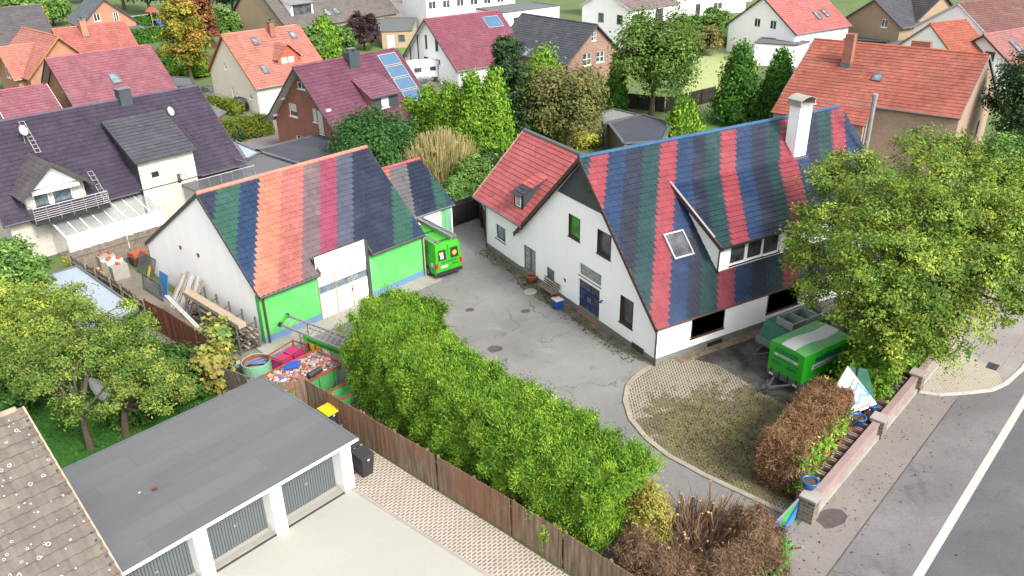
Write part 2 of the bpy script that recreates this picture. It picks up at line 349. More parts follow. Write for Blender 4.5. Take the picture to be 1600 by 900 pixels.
WIN = dict(
 white=dict(fr='plastic_white', pane='glass', sill='white', mull=1, shut=0),
 white_shut=dict(fr='plastic_white', pane='glass', sill='white', mull=0, shut=0.6),
 white_closed=dict(fr='plastic_white', pane='glass', sill='white', mull=0, shut=0.97),
 cross=dict(fr='plastic_white', pane='glass', sill='white', mull=1, shut=0, bar=1),
 brown=dict(fr='brown_wood', pane='glass', sill='brown_wood', mull=0, shut=0),
 brownw=dict(fr='brown_wood', pane='glass', sill='brown_wood', mull=1, shut=0),
 brown2=dict(fr='dark_wood', pane='glass', sill='dark_wood', mull=1, shut=0),
 green=dict(fr='brown_wood', pane='glass_green', sill='brown_wood', mull=0, shut=0),
 grey=dict(fr='dark_trim', pane='glass_pale', sill='zinc', mull=0, shut=0),
 dark=dict(fr='dark_trim', pane='glass', sill='zinc', mull=1, shut=0),
)
class House:
    def __init__(s, name, label, origin, rot, L, Df, Db, zef, zeb, zr, og=0.35, oe=0.5, wall='white', roof=(0.1, 0.1, 0.1), rmat='tiles_matt',
                 tw=0.34, th=0.36, trim='dark_trim', cat='house', group=None, colfn=None, shear=0.0, shear0=0.0, front=True, ridgecol=None, wins=(), skipwalls='', plinth=None, depth=0.12, keep=None, stagger=False, skew=0.0, seed=1, gutter='zinc', trimh=0.22, prof=None, tileh=None):
        s.T = Thing(name, label, cat, (origin[0], origin[1], 0), rot, group); s.o = s.T.o
        s.L, s.Df, s.Db, s.zef, s.zeb, s.zr, s.og, s.oe, s.depth = L, Df, Db, zef, zeb, zr, og, oe, depth
        s.kf = (zr-zef)/Df; s.kb = (zr-zeb)/Db; s.yF = -(Df-oe); s.yB = Db-oe
        s.rmat, s.tw, s.th = rmat, tw, th
        zf = zr + s.kf*s.yF - 0.12; zb = zr - s.kb*s.yB - 0.12
        s.sides = dict(F=(lambda u, z: (u, s.yF, z), (0,-1,0), (0, s.yF)), B=(lambda u, z: (u, s.yB, z), (0,1,0), (0, s.yB)),
                       L=(lambda u, z: (og, u, z), (-1,0,0), (og, 0)), R=(lambda u, z: (L-og, u, z), (1,0,0), (L-og, 0)))
        gable = [(s.yF, 0), (s.yB, 0), (s.yB, zb), (0, zr-0.12), (s.yF, zf)]
        outl = dict(F=[(og, 0), (L-og, 0), (L-og, zf), (og, zf)], B=[(og, 0), (L-og, 0), (L-og, zb), (og, zb)], L=gable, R=gable)
        holes = dict(F=[], B=[], L=[], R=[]); W = []
        for w_ in wins:
            if len(w_) == 4:   # opposite corners of the opening seen in its wall's plane
                sd_, (x1, y1), (x2, y2), st = w_
                u1, z1 = s.px(sd_, x1, y1); u2, z2 = s.px(sd_, x2, y2)
                rect = (min(u1, u2), max(0.02, min(z1, z2)), abs(u2-u1), abs(z2-z1))
            else: sd_, u, z, ww, hh, st = w_; rect = (u, z, ww, hh)
            holes[sd_].append(rect); W.append((sd_, rect, st))
        mb = MB()
        for k in 'FBLR':
            if k in skipwalls: continue
            mb.wall(s.sides[k][0], outl[k], holes[k], depth, s.sides[k][1], wall)
        s.wallo = s.T.part('wall', mb)
        if plinth:
            mb = MB(); mb.box((og-0.02, s.yF-0.02, 0), (L-og+0.02, s.yB+0.02, 0.35), plinth); s.T.part('plinth', mb)
        for sd_, rect, st in W: s.window(sd_, rect, st)
        # roof
        cf = colfn or (lambda u, sl, i: roof)
        def slope(sign, D, ze, kp=None):
            Vv = np.array([0, -sign*D, zr-ze]); Lh = np.linalg.norm(Vv); Vv /= Lh
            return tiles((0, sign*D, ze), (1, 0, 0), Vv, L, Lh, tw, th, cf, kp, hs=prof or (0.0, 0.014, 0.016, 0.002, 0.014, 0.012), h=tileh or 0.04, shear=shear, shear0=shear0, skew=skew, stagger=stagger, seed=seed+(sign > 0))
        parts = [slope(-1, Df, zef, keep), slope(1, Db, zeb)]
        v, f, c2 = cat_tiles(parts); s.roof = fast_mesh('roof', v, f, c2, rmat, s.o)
        mb = MB(); rc = ridgecol or mul(roof, 0.9)
        for i in range(int(L/0.4)):
            x0 = i*0.4; mb.tube([(x0, 0, zr+0.01), (min(x0+0.43, L), 0, zr+0.03)], [0.13, 0.115], rmat, tuple(k*rnd.uniform(.9, 1.1) for k in rc), 8)
        s.T.part('ridge_cap', mb, s.roof)
        for xx in (0, L):
            mb = MB()
            for y_, z_ in ((-Df, zef), (Db, zeb)):
                a = Vector((xx, y_, z_-0.06)); b = Vector((xx, 0, zr-0.06)); mb.beam(a, b, 0.05, trimh, trim, upv=(1, 0, 0)) if False else mb.prism([a+Vector((-.03,0,.1)), b+Vector((-.03,0,.1)), b+Vector((-.03,0,.1-trimh)), a+Vector((-.03,0,.1-trimh))], (0.06, 0, 0), trim)
            s.T.part('bargeboard', mb)
        # soffit boards under the overhang
        mb = MB()
        for sg, D, ze in ((-1, Df, zef), (1, Db, zeb)):
            if keep and sg < 0: continue
            mb.quad((0.04, sg*D, ze-0.04), (L-0.04, sg*D, ze-0.04), (L-0.04, 0, zr-0.04), (0.04, 0, zr-0.04), trim)
            mb.tube([(0.0, sg*(D+0.05), ze-0.03), (L, sg*(D+0.05), ze-0.03)], 0.065, gutter, seg=6)
        s.T.part('gutter', mb)
    def px(s, side, x, y):
        fn, nrm, _ = s.sides[side]; P = s.T.M @ Vector(fn(0, 0)); n_ = (s.T.M.to_3x3() @ Vector(nrm))
        q = s.T.inv @ onplane(x, y, P, n_); return (q.x if side in 'FB' else q.y), q.z
    def window(s, side, rect, st, name=None):
        fn, nrm, _ = s.sides[side]; make_window(s.T, fn, nrm, rect, st, s.depth, s.wallo if False else s.o)
    def front_pt(s, x, y, off=0.0):
        """pixel -> local point on the front slope"""
        n_ = s.T.M.to_3x3() @ Vector((0, -s.kf, 1)); P = s.T.M @ Vector((0, 0, s.zr+off)); return s.T.inv @ onplane(x, y, P, n_)
    def skylight(s, u, sl, w_=0.8, h_=1.2, side='F', fr='zinc', pane='glass_pale', name='skylight'):
        k, D, sg = (s.kf, s.Df, -1) if side == 'F' else (s.kb, s.Db, 1)
        ang = math.atan(k); c_, s_ = math.cos(ang), math.sin(ang)
        def P(a, b, hh): return Vector((u+a, sg*(sl*c_), s.zr - sl*s_)) + Vector((0, sg*b*c_, -b*s_)) + Vector((0, sg*s_, c_))*hh
        mb = MB(); t = 0.09
        for a0, b0, a1, b1 in ((0,0,w_,t),(0,h_-t,w_,h_),(0,t,t,h_-t),(w_-t,t,w_,h_-t)):
            mb.prism([P(a0,b0,0), P(a1,b0,0), P(a1,b1,0), P(a0,b1,0)], P(0,0,0.17)-P(0,0,0), fr)
        o = s.T.part(name, mb); mb = MB(); mb.quad(P(t,t,.13), P(w_-t,t,.13), P(w_-t,h_-t,.13), P(t,h_-t,.13), pane); s.T.part('pane', mb, o); return o
    def chimney(s, u, y, w_, d_, top, m='brick_red', cap='zinc', base=None):
        z0 = s.zr - (s.kf*-y if y < 0 else s.kb*y) - 0.8
        mb = MB(); mb.box((u, y, z0), (u+w_, y+d_, top), m); mb.box((u-.06, y-.06, z0+.75), (u+w_+.06, y+d_+.02, z0+1.0), 'zinc')
        o = s.T.part('chimney', mb, s.roof); mb = MB(); mb.box((u-.08, y-.08, top), (u+w_+.08, y+d_+.08, top+.08), cap)
        mb.tube([(u+w_/2, y+d_/2, top+.08), (u+w_/2, y+d_/2, top+.35)], 0.12, 'dark_metal'); s.T.part('chimney_cap', mb, o); return o
def make_window(T, fn, nrm, rect, st, depth, parent):
    u, z, w_, h_ = rect; nrm = Vector(nrm); d = WIN[st] if isinstance(st, str) else st
    def P(a, b, k=0.0): return Vector(fn(a, b)) + nrm*k
    mb = MB(); t = min(0.07, w_*0.12)
    def bar(a0, b0, a1, b1): mb.prism([P(a0,b0,-depth), P(a1,b0,-depth), P(a1,b1,-depth), P(a0,b1,-depth)], nrm*0.05, d['fr'])
    bar(u, z, u+w_, z+t); bar(u, z+h_-t, u+w_, z+h_); bar(u, z+t, u+t, z+h_-t); bar(u+w_-t, z+t, u+w_, z+h_-t)
    if d['mull']: bar(u+w_/2-t/2, z+t, u+w_/2+t/2, z+h_-t)
    if d.get('bar'): bar(u+t, z+h_*.5-t/3, u+w_/2-t/2, z+h_*.5+t/3); bar(u+w_/2+t/2, z+h_*.5-t/3, u+w_-t, z+h_*.5+t/3)
    o = T.part(d.get('name', 'window'), mb, parent)
    mb = MB(); mb.quad(P(u+t*.5, z+t*.5, -depth+.015), P(u+w_-t*.5, z+t*.5, -depth+.015), P(u+w_-t*.5, z+h_-t*.5, -depth+.015), P(u+t*.5, z+h_-t*.5, -depth+.015), d['pane']); T.part('pane', mb, o)
    if d['sill']:
        mb = MB(); mb.prism([P(u-.05, z-.06, -depth+.05), P(u+w_+.05, z-.06, -depth+.05), P(u+w_+.05, z-.005, -depth+.05), P(u-.05, z-.005, -depth+.05)], nrm*(depth+0.0), d['sill']); T.part('sill', mb, o)
    if d['shut']:
        hh = h_*d['shut']; mb = MB(); mb.prism([P(u+.02, z+h_-hh, -depth+.055), P(u+w_-.02, z+h_-hh, -depth+.055), P(u+w_-.02, z+h_, -depth+.055), P(u+.02, z+h_, -depth+.055)], nrm*0.03, 'shade_white'); T.part('shutter', mb, o)
    return o
# ---------------------------------------------------------------- foliage
GR = np.random.default_rng(11)
def leaves(P, Nrm, size, colr, aspect=1.8, droop=0.0, jitter=0.7):
    n_ = len(P); N_ = Nrm + GR.normal(0, jitter, (n_, 3)); N_ /= np.linalg.norm(N_, axis=1)[:, None]+1e-9
    A = np.cross(N_, GR.normal(0, 1, (n_, 3))); A /= np.linalg.norm(A, axis=1)[:, None]+1e-9
    A[:, 2] -= droop; A /= np.linalg.norm(A, axis=1)[:, None]+1e-9
    B = np.cross(N_, A); s_ = size*GR.uniform(0.6, 1.35, (n_, 1))
    a = A*s_*aspect/2; b = B*s_/2
    V = np.stack([P-a, P+b*0.9, P+a, P-b*0.9], 1).reshape(-1, 3)
    F = np.arange(n_*4).reshape(-1, 4); return V, F, colr
def clumps(cent, rad, nrmc, per, size, cols, aspect=1.8, droop=0.0, flat=0.7, jitter=0.5):
    n_ = len(cent); P = np.repeat(cent, per, 0) + GR.normal(0, 1, (n_*per, 3))*np.repeat(rad, per)[:, None]*np.array([1, 1, flat])*0.5
    N_ = np.repeat(nrmc, per, 0) + np.array([0, 0, 0.5])
    cols = np.array(cols); ci = GR.dirichlet(np.ones(len(cols))*0.6, n_) @ cols
    ci = ci*GR.uniform(0.72, 1.25, (n_, 1)); C_ = np.repeat(ci, per, 0)*GR.uniform(0.86, 1.14, (n_*per, 1))
    return leaves(P, N_, size, C_, aspect, droop, jitter)
def blob_pts(c0, r3, n_, inner=0.35):
    d = GR.normal(0, 1, (n_, 3)); d /= np.linalg.norm(d, axis=1)[:, None]
    d[:, 2] = np.where(d[:, 2] < -0.55, -d[:, 2], d[:, 2])
    k = 1 - inner*GR.random(n_)**1.6 + GR.normal(0, 0.06, n_)
    return np.array(c0) + d*np.array(r3)*k[:, None], d
c0_ = c
GREEN = [c(105, 145, 55), c(65, 105, 40), c(150, 180, 70)]
def tree(name, label, base, blobs, trunk_h, trunk_r, cols, n_clump=400, per=28, size=0.16, crad=0.55, group=None, cat='tree', droop=0.25, limbs=7, barkm='bark', aspect=1.8, world=True, inner=0.45):
    T = Thing(name, label, cat, (base[0], base[1], 0), 0, group); b0 = np.array([base[0], base[1], 0.0])
    tot = sum(r_[0]*r_[1] + r_[0]*r_[2] for _, r_ in blobs); out = []
    for c0, r3 in blobs:
        k = max(6, int(n_clump*(r3[0]*r3[1]+r3[0]*r3[2])/tot)); p, d = blob_pts(np.array(c0)-b0, r3, k, inner)
        p[:, 2] = np.maximum(p[:, 2], 0.15)
        out.append(clumps(p, np.full(k, crad)*GR.uniform(.7, 1.3, k), d, per, size, cols, aspect, droop))
    mb = MB(); top = np.mean([b_[0] for b_ in blobs], 0) - b0; fork = Vector((top[0]*.15, top[1]*.15, trunk_h))
    mb.tube([(0, 0, 0), (fork.x*.4, fork.y*.4, trunk_h*.5), fork], [trunk_r*1.25, trunk_r, trunk_r*.85], barkm, seg=8)
    L_ = [(c0, r3) for c0, r3 in blobs]
    for i in range(limbs):
        c0, r3 = L_[i % len(L_)]; e = Vector(tuple(np.array(c0)-b0)) + Vector((rnd.uniform(-.5, .5)*r3[0], rnd.uniform(-.5, .5)*r3[1], rnd.uniform(-.2, .6)*r3[2]))
        mid = fork.lerp(e, .5) + Vector((rnd.uniform(-.3, .3), rnd.uniform(-.3, .3), rnd.uniform(0, .5)))
        mb.tube([fork, mid, e], [trunk_r*.55, trunk_r*.3, trunk_r*.08], barkm, seg=5)
        for q in range(3):
            s0 = mid.lerp(e, rnd.random()); mb.tube([s0, s0+Vector((rnd.uniform(-1, 1)*r3[0]*.5, rnd.uniform(-1, 1)*r3[1]*.5, rnd.uniform(-.1, .6)*r3[2]))], [trunk_r*.14, trunk_r*.03], barkm, seg=4)
    T.part('trunk', mb)
    v, f, c2 = cat_tiles(out); fast_mesh('crown', v, f, c2, 'leaf', T.o); return T
def conifer(name, label, base, h, r0, cols, n_clump=260, per=22, size=0.14, group=None, power=0.7, cat='tree', crad=0.35, low=0.15):
    T = Thing(name, label, cat, (base[0], base[1], 0), 0, group)
    t = GR.random(n_clump)**0.8; z = low+(h-low)*t; rr = r0*np.minimum(1, (1-t+0.02))**power*np.minimum(1, 0.75+t*2)*GR.uniform(.78, 1.1, n_clump); an = GR.random(n_clump)*6.2832
    d = np.stack([np.cos(an), np.sin(an), np.full(n_clump, .25)], 1); P = np.stack([rr*np.cos(an), rr*np.sin(an), z], 1)
    v, f, c2 = clumps(P, np.full(n_clump, crad)*GR.uniform(.6, 1.3, n_clump), d, per, size, cols, 1.9, -0.8, 1.3, 0.5)
    ring = MB(); prof = [(r0*.62*max(0.02, (1-q))**power, low+(h*.93-low)*q) for q in np.linspace(0, 1, 8)]
    ring.lathe(prof, (0, 0, 0), 'leaf', mul(cols[0], 0.8), 10)  # solid cone added inside the crown to stop light, in a darker leaf colour
    cr = fast_mesh('crown', v, f, c2, 'leaf', T.o); T.part('core_blocker', ring, cr)
    mb = MB(); mb.tube([(0, 0, 0), (0, 0, h*.7)], [0.12, 0.04], 'bark'); T.part('trunk', mb); return T
def bush(name, label, base, r3, cols, n_clump=90, per=22, size=0.12, group=None, cat='shrub', crad=0.35, droop=0.0, z=None, aspect=1.8):
    T = Thing(name, label, cat, (base[0], base[1], 0), 0, group); zc = r3[2]*.75 if z is None else z
    p, d = blob_pts((0, 0, zc), r3, n_clump, .5); p[:, 2] = np.maximum(p[:, 2], 0.08)
    v, f, c2 = clumps(p, np.full(n_clump, crad), d, per, size, cols, aspect, droop)
    cr = fast_mesh('foliage', v, f, c2, 'leaf', T.o); mb = MB()
    for i in range(6): mb.tube([(0, 0, 0), (rnd.uniform(-.6, .6)*r3[0], rnd.uniform(-.6, .6)*r3[1], zc+rnd.uniform(0, .4)*r3[2])], [0.05, 0.015], 'bark', seg=4)
    T.part('stem', mb); return T
def hedge(name, label, pts, w_, h_, cols, size=0.11, dens=26, per=16, crad=0.28, bumpy=0.3, group=None, cat='hedge', aspect=2.0, taper=0.85, droop=-0.8, jitter=0.6, z0=0.0, heights=None, rm='leaf'):
    pts = [Vector((p[0], p[1], 0)) for p in pts]; o0 = pts[0]; T = Thing(name, label, cat, (o0.x, o0.y, 0), 0, group); P = []; D = []; core = MB()
    tot = sum((pts[i+1]-pts[i]).length for i in range(len(pts)-1)); run = 0
    def hh(t): return h_ if heights is None else np.interp(t, np.linspace(0, 1, len(heights)), heights)
    for i in range(len(pts)-1):
        a, b = pts[i]-o0, pts[i+1]-o0; L = (b-a).length; d = (b-a)/L; n_ = Vector((-d.y, d.x, 0))
        for side in (1, -1, 0, 2, 3):
            area = L*h_ if side in (1, -1) else (L*w_ if side == 0 else w_*h_); k = int(area*dens)
            t = GR.random(k); q = GR.random(k)
            for j in range(k):
                H_ = hh((run+t[j]*L)/tot)
                if side in (1, -1): z = z0+q[j]*(H_-z0); off = side*w_/2*(1-(1-taper)*z/H_) ; s_ = t[j]*L; nn = n_*side
                elif side == 0: z = H_; off = (q[j]-.5)*w_*taper; s_ = t[j]*L; nn = Vector((0, 0, 1))
                else:
                    if (side == 2 and i > 0) or (side == 3 and i < len(pts)-2): continue
                    z = z0+q[j]*(H_-z0); off = (t[j]-.5)*w_; s_ = 0 if side == 2 else L; nn = d*(-1 if side == 2 else 1)
                bb = bumpy*(0.5*math.sin(s_*1.9+z*1.3+run)+0.5*math.sin(s_*4.7-z*2.9)+rnd.gauss(0, .35))
                p = a + d*s_ + n_*off + nn*bb; P.append((p.x, p.y, max(.05, z+(bb*1.0 if side == 0 else 0)))); D.append(tuple(nn))
        m_ = (hh((run+L/2)/tot)); Mx = Matrix.Translation(a) @ Matrix((d, n_, Vector((0, 0, 1)))).transposed().to_4x4()
        core.box((-.0+w_*.2, -w_*.36, z0+.05), (L-w_*.2, w_*.36, min(hh(run/tot), hh((run+L)/tot))-.3), rm, mul(cols[0], .9), Mx); run += L  # solid box added inside the foliage so light does not pass, slightly darker
    P = np.array(P); D = np.array(D)
    v, f, c2 = clumps(P, np.full(len(P), crad)*GR.uniform(.6, 1.4, len(P)), D, per, size, cols, aspect, droop, 1.2, jitter)
    cr = fast_mesh('foliage', v, f, c2, rm, T.o); T.part('core_blocker', core, cr); return T
def ground(name, pts, z, m, label=None):
    P = [Vector((p[0], p[1], z)) for p in pts]; tri = tessellate_polygon([P]); mb = MB()
    area = sum((P[t[0]]-P[t[1]]).cross(P[t[0]]-P[t[2]]).z for t in tri)
    mb.add(P, [tuple(t) for t in tri], m); o = mb.build(name); o['kind'] = 'structure'
    if label: o['label'] = label
    me = o.data
    for p in me.polygons:
        pass
    return o
def gpx(*pts): return [at(x, y, 0) for x, y in pts]
# ================================================================= ground, yard, street
def posmap(n, rot=17.5, sc_=(1, 1, 1)):
    mp = node(n, 'ShaderNodeMapping', vector_type='POINT'); n.links.new(pos(n), mp.inputs[0])
    mp.inputs['Rotation'].default_value = (0, 0, R(-rot)); mp.inputs['Scale'].default_value = sc_; return mp.outputs[0]
def ground_mat(name, cols, scale=0.25, rough=0.95, spots=None, fine=0.12, cracks=0.0, stains=0.0, bmp=0.3, joints=None):
    m, n, b = newmat(name); v = pos(n)
    o = mix(n, ramp(n, noise(n, v, scale, 8, 0.65, 0.3), 0.35, 0.68), cols[0], cols[1])
    if len(cols) > 2: o = mix(n, ramp(n, noise(n, v, scale*2.7, 8, 0.7), 0.55, 0.72), o, cols[2])
    g = ramp(n, noise(n, v, 9, 6, 0.75), 0.3, 0.7); o = mix(n, 1.0, o, mix(n, g, (1-fine,)*3, (1+fine,)*3), 'MULTIPLY')
    if stains:
        f = ramp(n, noise(n, v, 0.9, 6, 0.6, 0.8), 0.60, 0.72); o = mix(n, math_(n, 'MULTIPLY', f, stains), o, mul(cols[0], 0.55))
        f = ramp(n, noise(n, v, 0.55, 4, 0.5, 0.2), 0.62, 0.8); o = mix(n, math_(n, 'MULTIPLY', f, stains), o, mul(cols[1], 1.3))
    if cracks:
        nn = node(n, 'ShaderNodeTexNoise'); nn.inputs['Scale'].default_value = 0.8; nn.inputs['Detail'].default_value = 6; n.links.new(v, nn.inputs['Vector'])
        vm = node(n, 'ShaderNodeVectorMath', operation='MULTIPLY_ADD'); n.links.new(nn.outputs['Color'], vm.inputs[0]); vm.inputs[1].default_value = (2.2, 2.2, 0); n.links.new(v, vm.inputs[2])
        vo = node(n, 'ShaderNodeTexVoronoi', feature='DISTANCE_TO_EDGE'); vo.inputs['Scale'].default_value = 0.28; n.links.new(vm.outputs[0], vo.inputs['Vector'])
        cr = ramp(n, vo.outputs['Distance'], 0.003, 0.009, (1, 1, 1, 1), (0, 0, 0, 1)); ms = ramp(n, noise(n, v, 0.35, 3), 0.47, 0.6)
        o = mix(n, math_(n, 'MULTIPLY', math_(n, 'MULTIPLY', cr, ms), cracks), o, mul(cols[0], 0.3))
    if joints:
        t = node(n, 'ShaderNodeTexBrick'); n.links.new(posmap(n, joints[2] if len(joints) > 2 else 17.5), t.inputs['Vector']); t.inputs['Scale'].default_value = 1
        t.inputs['Brick Width'].default_value = joints[0]; t.inputs['Row Height'].default_value = joints[1]; t.inputs['Mortar Size'].default_value = 0.012
        o = mix(n, math_(n, 'MULTIPLY', t.outputs['Fac'], 0.6), o, mul(cols[0], 0.45))
    n.links.new(o, b.inputs['Base Color']); b.inputs['Roughness'].default_value = rough; b.inputs['Specular IOR Level'].default_value = 0.3
    bump(n, b, noise(n, v, 30, 4), bmp)
def paver_mat(name, conc, hole, hole2, moss=None, rot=17.5, bw=0.21, rh=0.105, ms=0.032):
    m, n, b = newmat(name); t = node(n, 'ShaderNodeTexBrick'); n.links.new(posmap(n, rot), t.inputs['Vector']); t.inputs['Scale'].default_value = 1
    t.inputs['Brick Width'].default_value = bw; t.inputs['Row Height'].default_value = rh; t.inputs['Mortar Size'].default_value = ms; t.inputs['Mortar Smooth'].default_value = 0.2
    t.inputs['Color1'].default_value = (*hole, 1); t.inputs['Color2'].default_value = (*hole2, 1); t.inputs['Mortar'].default_value = (*conc, 1)
    v = pos(n); o = t.outputs['Color']
    o = mix(n, ramp(n, noise(n, v, 0.5, 8, 0.7), 0.45, 0.8), o, mix(n, 0.5, o, hole2))
    if moss:
        (mx, my, mr), mc1, mc2 = moss
        d = node(n, 'ShaderNodeVectorMath', operation='DISTANCE'); n.links.new(v, d.inputs[0]); d.inputs[1].default_value = (mx, my, 0)
        q = math_(n, 'ADD', math_(n, 'DIVIDE', d.outputs['Value'], mr), math_(n, 'MULTIPLY', noise(n, v, 0.75, 9, 0.8), 2.2))
        f = ramp(n, math_(n, 'MULTIPLY', q, 0.5), 0.90, 0.96, (1, 1, 1, 1), (0, 0, 0, 1))
        mc = mix(n, ramp(n, noise(n, v, 1.1, 8, 0.75), 0.4, 0.6), mc1, mc2); mc = mix(n, 1.0, mc, mix(n, ramp(n, noise(n, v, 14, 6, 0.8), 0.3, 0.7), (0.5,)*3, (1.5,)*3), 'MULTIPLY')
        o = mix(n, math_(n, 'MULTIPLY', f, 0.82), o, mc)
    n.links.new(o, b.inputs['Base Color']); b.inputs['Roughness'].default_value = 0.95; bump(n, b, t.outputs['Fac'], 0.6, 0.03)
ground_mat('g_base', [c(95, 125, 62), c(128, 142, 90), c(100, 100, 75)], 0.08, fine=0.25)
ground_mat('g_lawn', [c(95, 150, 60), c(130, 170, 80)], 0.2, fine=0.22)
ground_mat('g_dry_lawn', [c(175, 195, 120), c(200, 205, 145)], 0.12, fine=0.12)
ground_mat('g_dark_lawn', [c(48, 105, 32), c(70, 125, 45)], 0.5, fine=0.3)
ground_mat('g_yard', [c(138, 137, 135), c(166, 165, 163)], 0.16, cracks=0.6, stains=0.5)
ground_mat('g_road', [c(126, 123, 124), c(152, 149, 149), c(116, 113, 114)], 0.2, stains=0.5, cracks=0.3, fine=.16)
ground_mat('g_walk', [c(146, 139, 136), c(164, 157, 153)], 0.3, stains=0.3)
ground_mat('g_lane', [c(100, 102, 107), c(122, 123, 127)], 0.2, stains=0.3, fine=.15)
ground_mat('g_blocks', [c(200, 192, 172), c(215, 206, 186)], 0.5, joints=(0.22, 0.11))
ground_mat('g_slabs', [c(165, 158, 155), c(185, 178, 172)], 0.3, joints=(2.4, 1.1))
ground_mat('g_drive', [c(205, 205, 194, 0.52), c(216, 215, 204, 0.52)], 0.12, fine=0.04, stains=0.12, bmp=0.1)
ground_mat('g_kerb', [c(195, 188, 172), c(170, 162, 145)], 0.8, joints=(0.9, 30))
ground_mat('g_paint', [c(225, 222, 215, 0.6), c(205, 203, 198, 0.6)], 1.0, fine=0.1)
ground_mat('g_dirt', [c(165, 158, 145), c(140, 132, 118), c(110, 120, 80)], 0.5, fine=0.2, stains=0.5)
ground_mat('g_gravel', [c(185, 165, 140), c(120, 100, 82)], 3.0, fine=0.5, bmp=1)
ground_mat('g_dark_asphalt', [c(120, 114, 116), c(140, 134, 134)], 0.3)
ground_mat('g_damp', [c(62, 58, 57), c(134, 130, 124), c(60, 64, 42)], 0.55, fine=0.25, stains=0.8, cracks=0.6)
ground_mat('g_mossline', [c(95, 98, 66), c(150, 145, 130), c(70, 66, 56)], 1.2, fine=0.3)
ground_mat('g_patch', [c(95, 86, 86), c(112, 104, 104)], 1.5)
paver_mat('g_pavers_drive', c(215, 203, 192, .6), c(120, 105, 90), c(150, 132, 115), bw=.27, rh=.133, ms=.042)
paver_mat('g_pavers_moss', c(178, 168, 152, .6), c(84, 72, 56), c(112, 104, 76), ((22.9, 20.4, 5.6), c(122, 122, 62), c(88, 74, 54)), rot=60, bw=.27, rh=.133, ms=.042)
ground('ground', [(-400, -200), (600, -200), (600, 900), (-400, 900)], -0.02, 'g_base')
US = Vector((math.cos(R(17.5)), math.sin(R(17.5)), 0)); WS = Vector((US.y, -US.x, 0)); S0 = Vector((21.44, 15.16, 0))
def S(u, w_, z=0.0): p = S0 + US*u + WS*w_; return Vector((p.x, p.y, z))
ground('yard_asphalt', [(4.0, 34.6), (8.1, 29.9), (11.5, 20.0), (13.6, 14.2), (17.3, 13.6), (18.5, 14.3), (21.0, 15.2), (22.5, 18), (23, 22), (23.6, 26), (23.8, 27.3), (23.8, 45.5), (24.6, 49.5), (22.6, 51.5), (15, 51.5), (6.6, 40.5)], 0.0, 'g_yard')
ground('storage_yard', [(6.9, 39.2), (1.5, 56), (-1.6, 55), (4.4, 35.6), (6.2, 34)], 0.004, 'g_dirt')
ground('lane', [S(-60, 4.0), S(120, 4.0), S(120, 9.5), S(-60, 9.5)], -0.004, 'g_lane')
ground('road', [S(-60, 1.7), S(120, 1.7), S(120, 4.2), S(-60, 4.2)], 0.0, 'g_road')
ground('pavement', [S(-60, -.15), S(120, -.15), S(120, 1.72), S(-60, 1.72)], 0.004, 'g_walk')
ground('pavement_seam', [S(-60, 1.70), S(12.6, 1.70), S(12.6, 1.75), S(-60, 1.75)], 0.008, 'g_patch')
ground('lane_marking', [S(-60, 3.98), S(120, 3.98), S(120, 4.28), S(-60, 4.28)], 0.006, 'g_paint')
ground('pavement_blocks', [S(12.1, .05), S(17.2, .05), S(17.5, 1.0), S(16.4, 2.6), S(15.6, 2.95), S(14.5, 2.65), S(13.3, 1.7), S(12.4, .9)], 0.018, 'g_blocks')
ground('pavement_slabs', [S(17.2, .05), S(60, .05), S(60, 3.3), S(17.6, 3.2), S(15.6, 2.97), S(16.4, 2.6), S(17.5, 1.0)], 0.014, 'g_slabs')
kb = MB()
kpts = [S(12.0, .0), S(12.4, .95), S(13.3, 1.8), S(14.5, 2.75), S(15.6, 3.1), S(17.6, 3.35), S(24, 3.4), S(60, 3.4)]
for i in range(len(kpts)-1): kb.beam(kpts[i]+Vector((0, 0, .0)), kpts[i+1]+Vector((0, 0, .0)), 0.2, 0.1, 'g_paint')
o = kb.build('pavement_kerb'); o['kind'] = 'structure'
dr = at(1553-2, 573); kb = MB(); kb.box((-.35, -.25, 0), (.35, .25, .03), 'dark_metal', None, Matrix.Translation(dr) @ Matrix.Rotation(R(17.5), 4, 'Z'))
for i in range(6): kb.box((-.3+i*.1, -.2, .03), (-.25+i*.1, .2, .036), 'black', None, Matrix.Translation(dr) @ Matrix.Rotation(R(17.5), 4, 'Z'))
solid('drain_grate', kb, 'dark metal drain grate in the road beside the kerb', 'drain', loc=dr)
def blob2(cx, cy, rx, ry, k=14, rot=0):
    return [(cx+math.cos(t+rot)*rx*rnd.uniform(.8, 1.15), cy+math.sin(t+rot)*ry*rnd.uniform(.8, 1.15)) for t in [6.2832*i/k for i in range(k)]]
p_ = at(1300, 810); ground('road_patch', blob2(p_.x, p_.y, .75, .5), 0.009, 'g_patch')
ground('garage_drive', [(-6, 21.2), (-6, 24.5), (6.6, 28.2), (6.85, 26.35), (9.9, 18.4), (12, 11), (-6, 9)], 0.016, 'g_drive')
ground('paver_drive', [(6.85, 26.35), (6.2, 33), (7.6, 31), (9.2, 26.2), (11.1, 20.6), (13.3, 13.5), (14, 9), (11.9, 11), (9.7, 18.6)], 0.012, 'g_pavers_drive')
kb = MB()
for a_, b_ in (((6.85, 26.35), (9.75, 18.5)), ((9.75, 18.5), (12.2, 11.4))): kb.beam((*a_, .018), (*b_, .018), .12, .03, 'concrete')
kb.beam((-5.6, 22.4, 0.015), (6.9, 26.35, .015), .28, .03, 'concrete'); kb.beam((-5.6, 22.15, 0.019), (6.95, 26.1, .019), .1, .03, 'dark_trim')
o = kb.build('drive_kerb'); o['kind'] = 'structure'
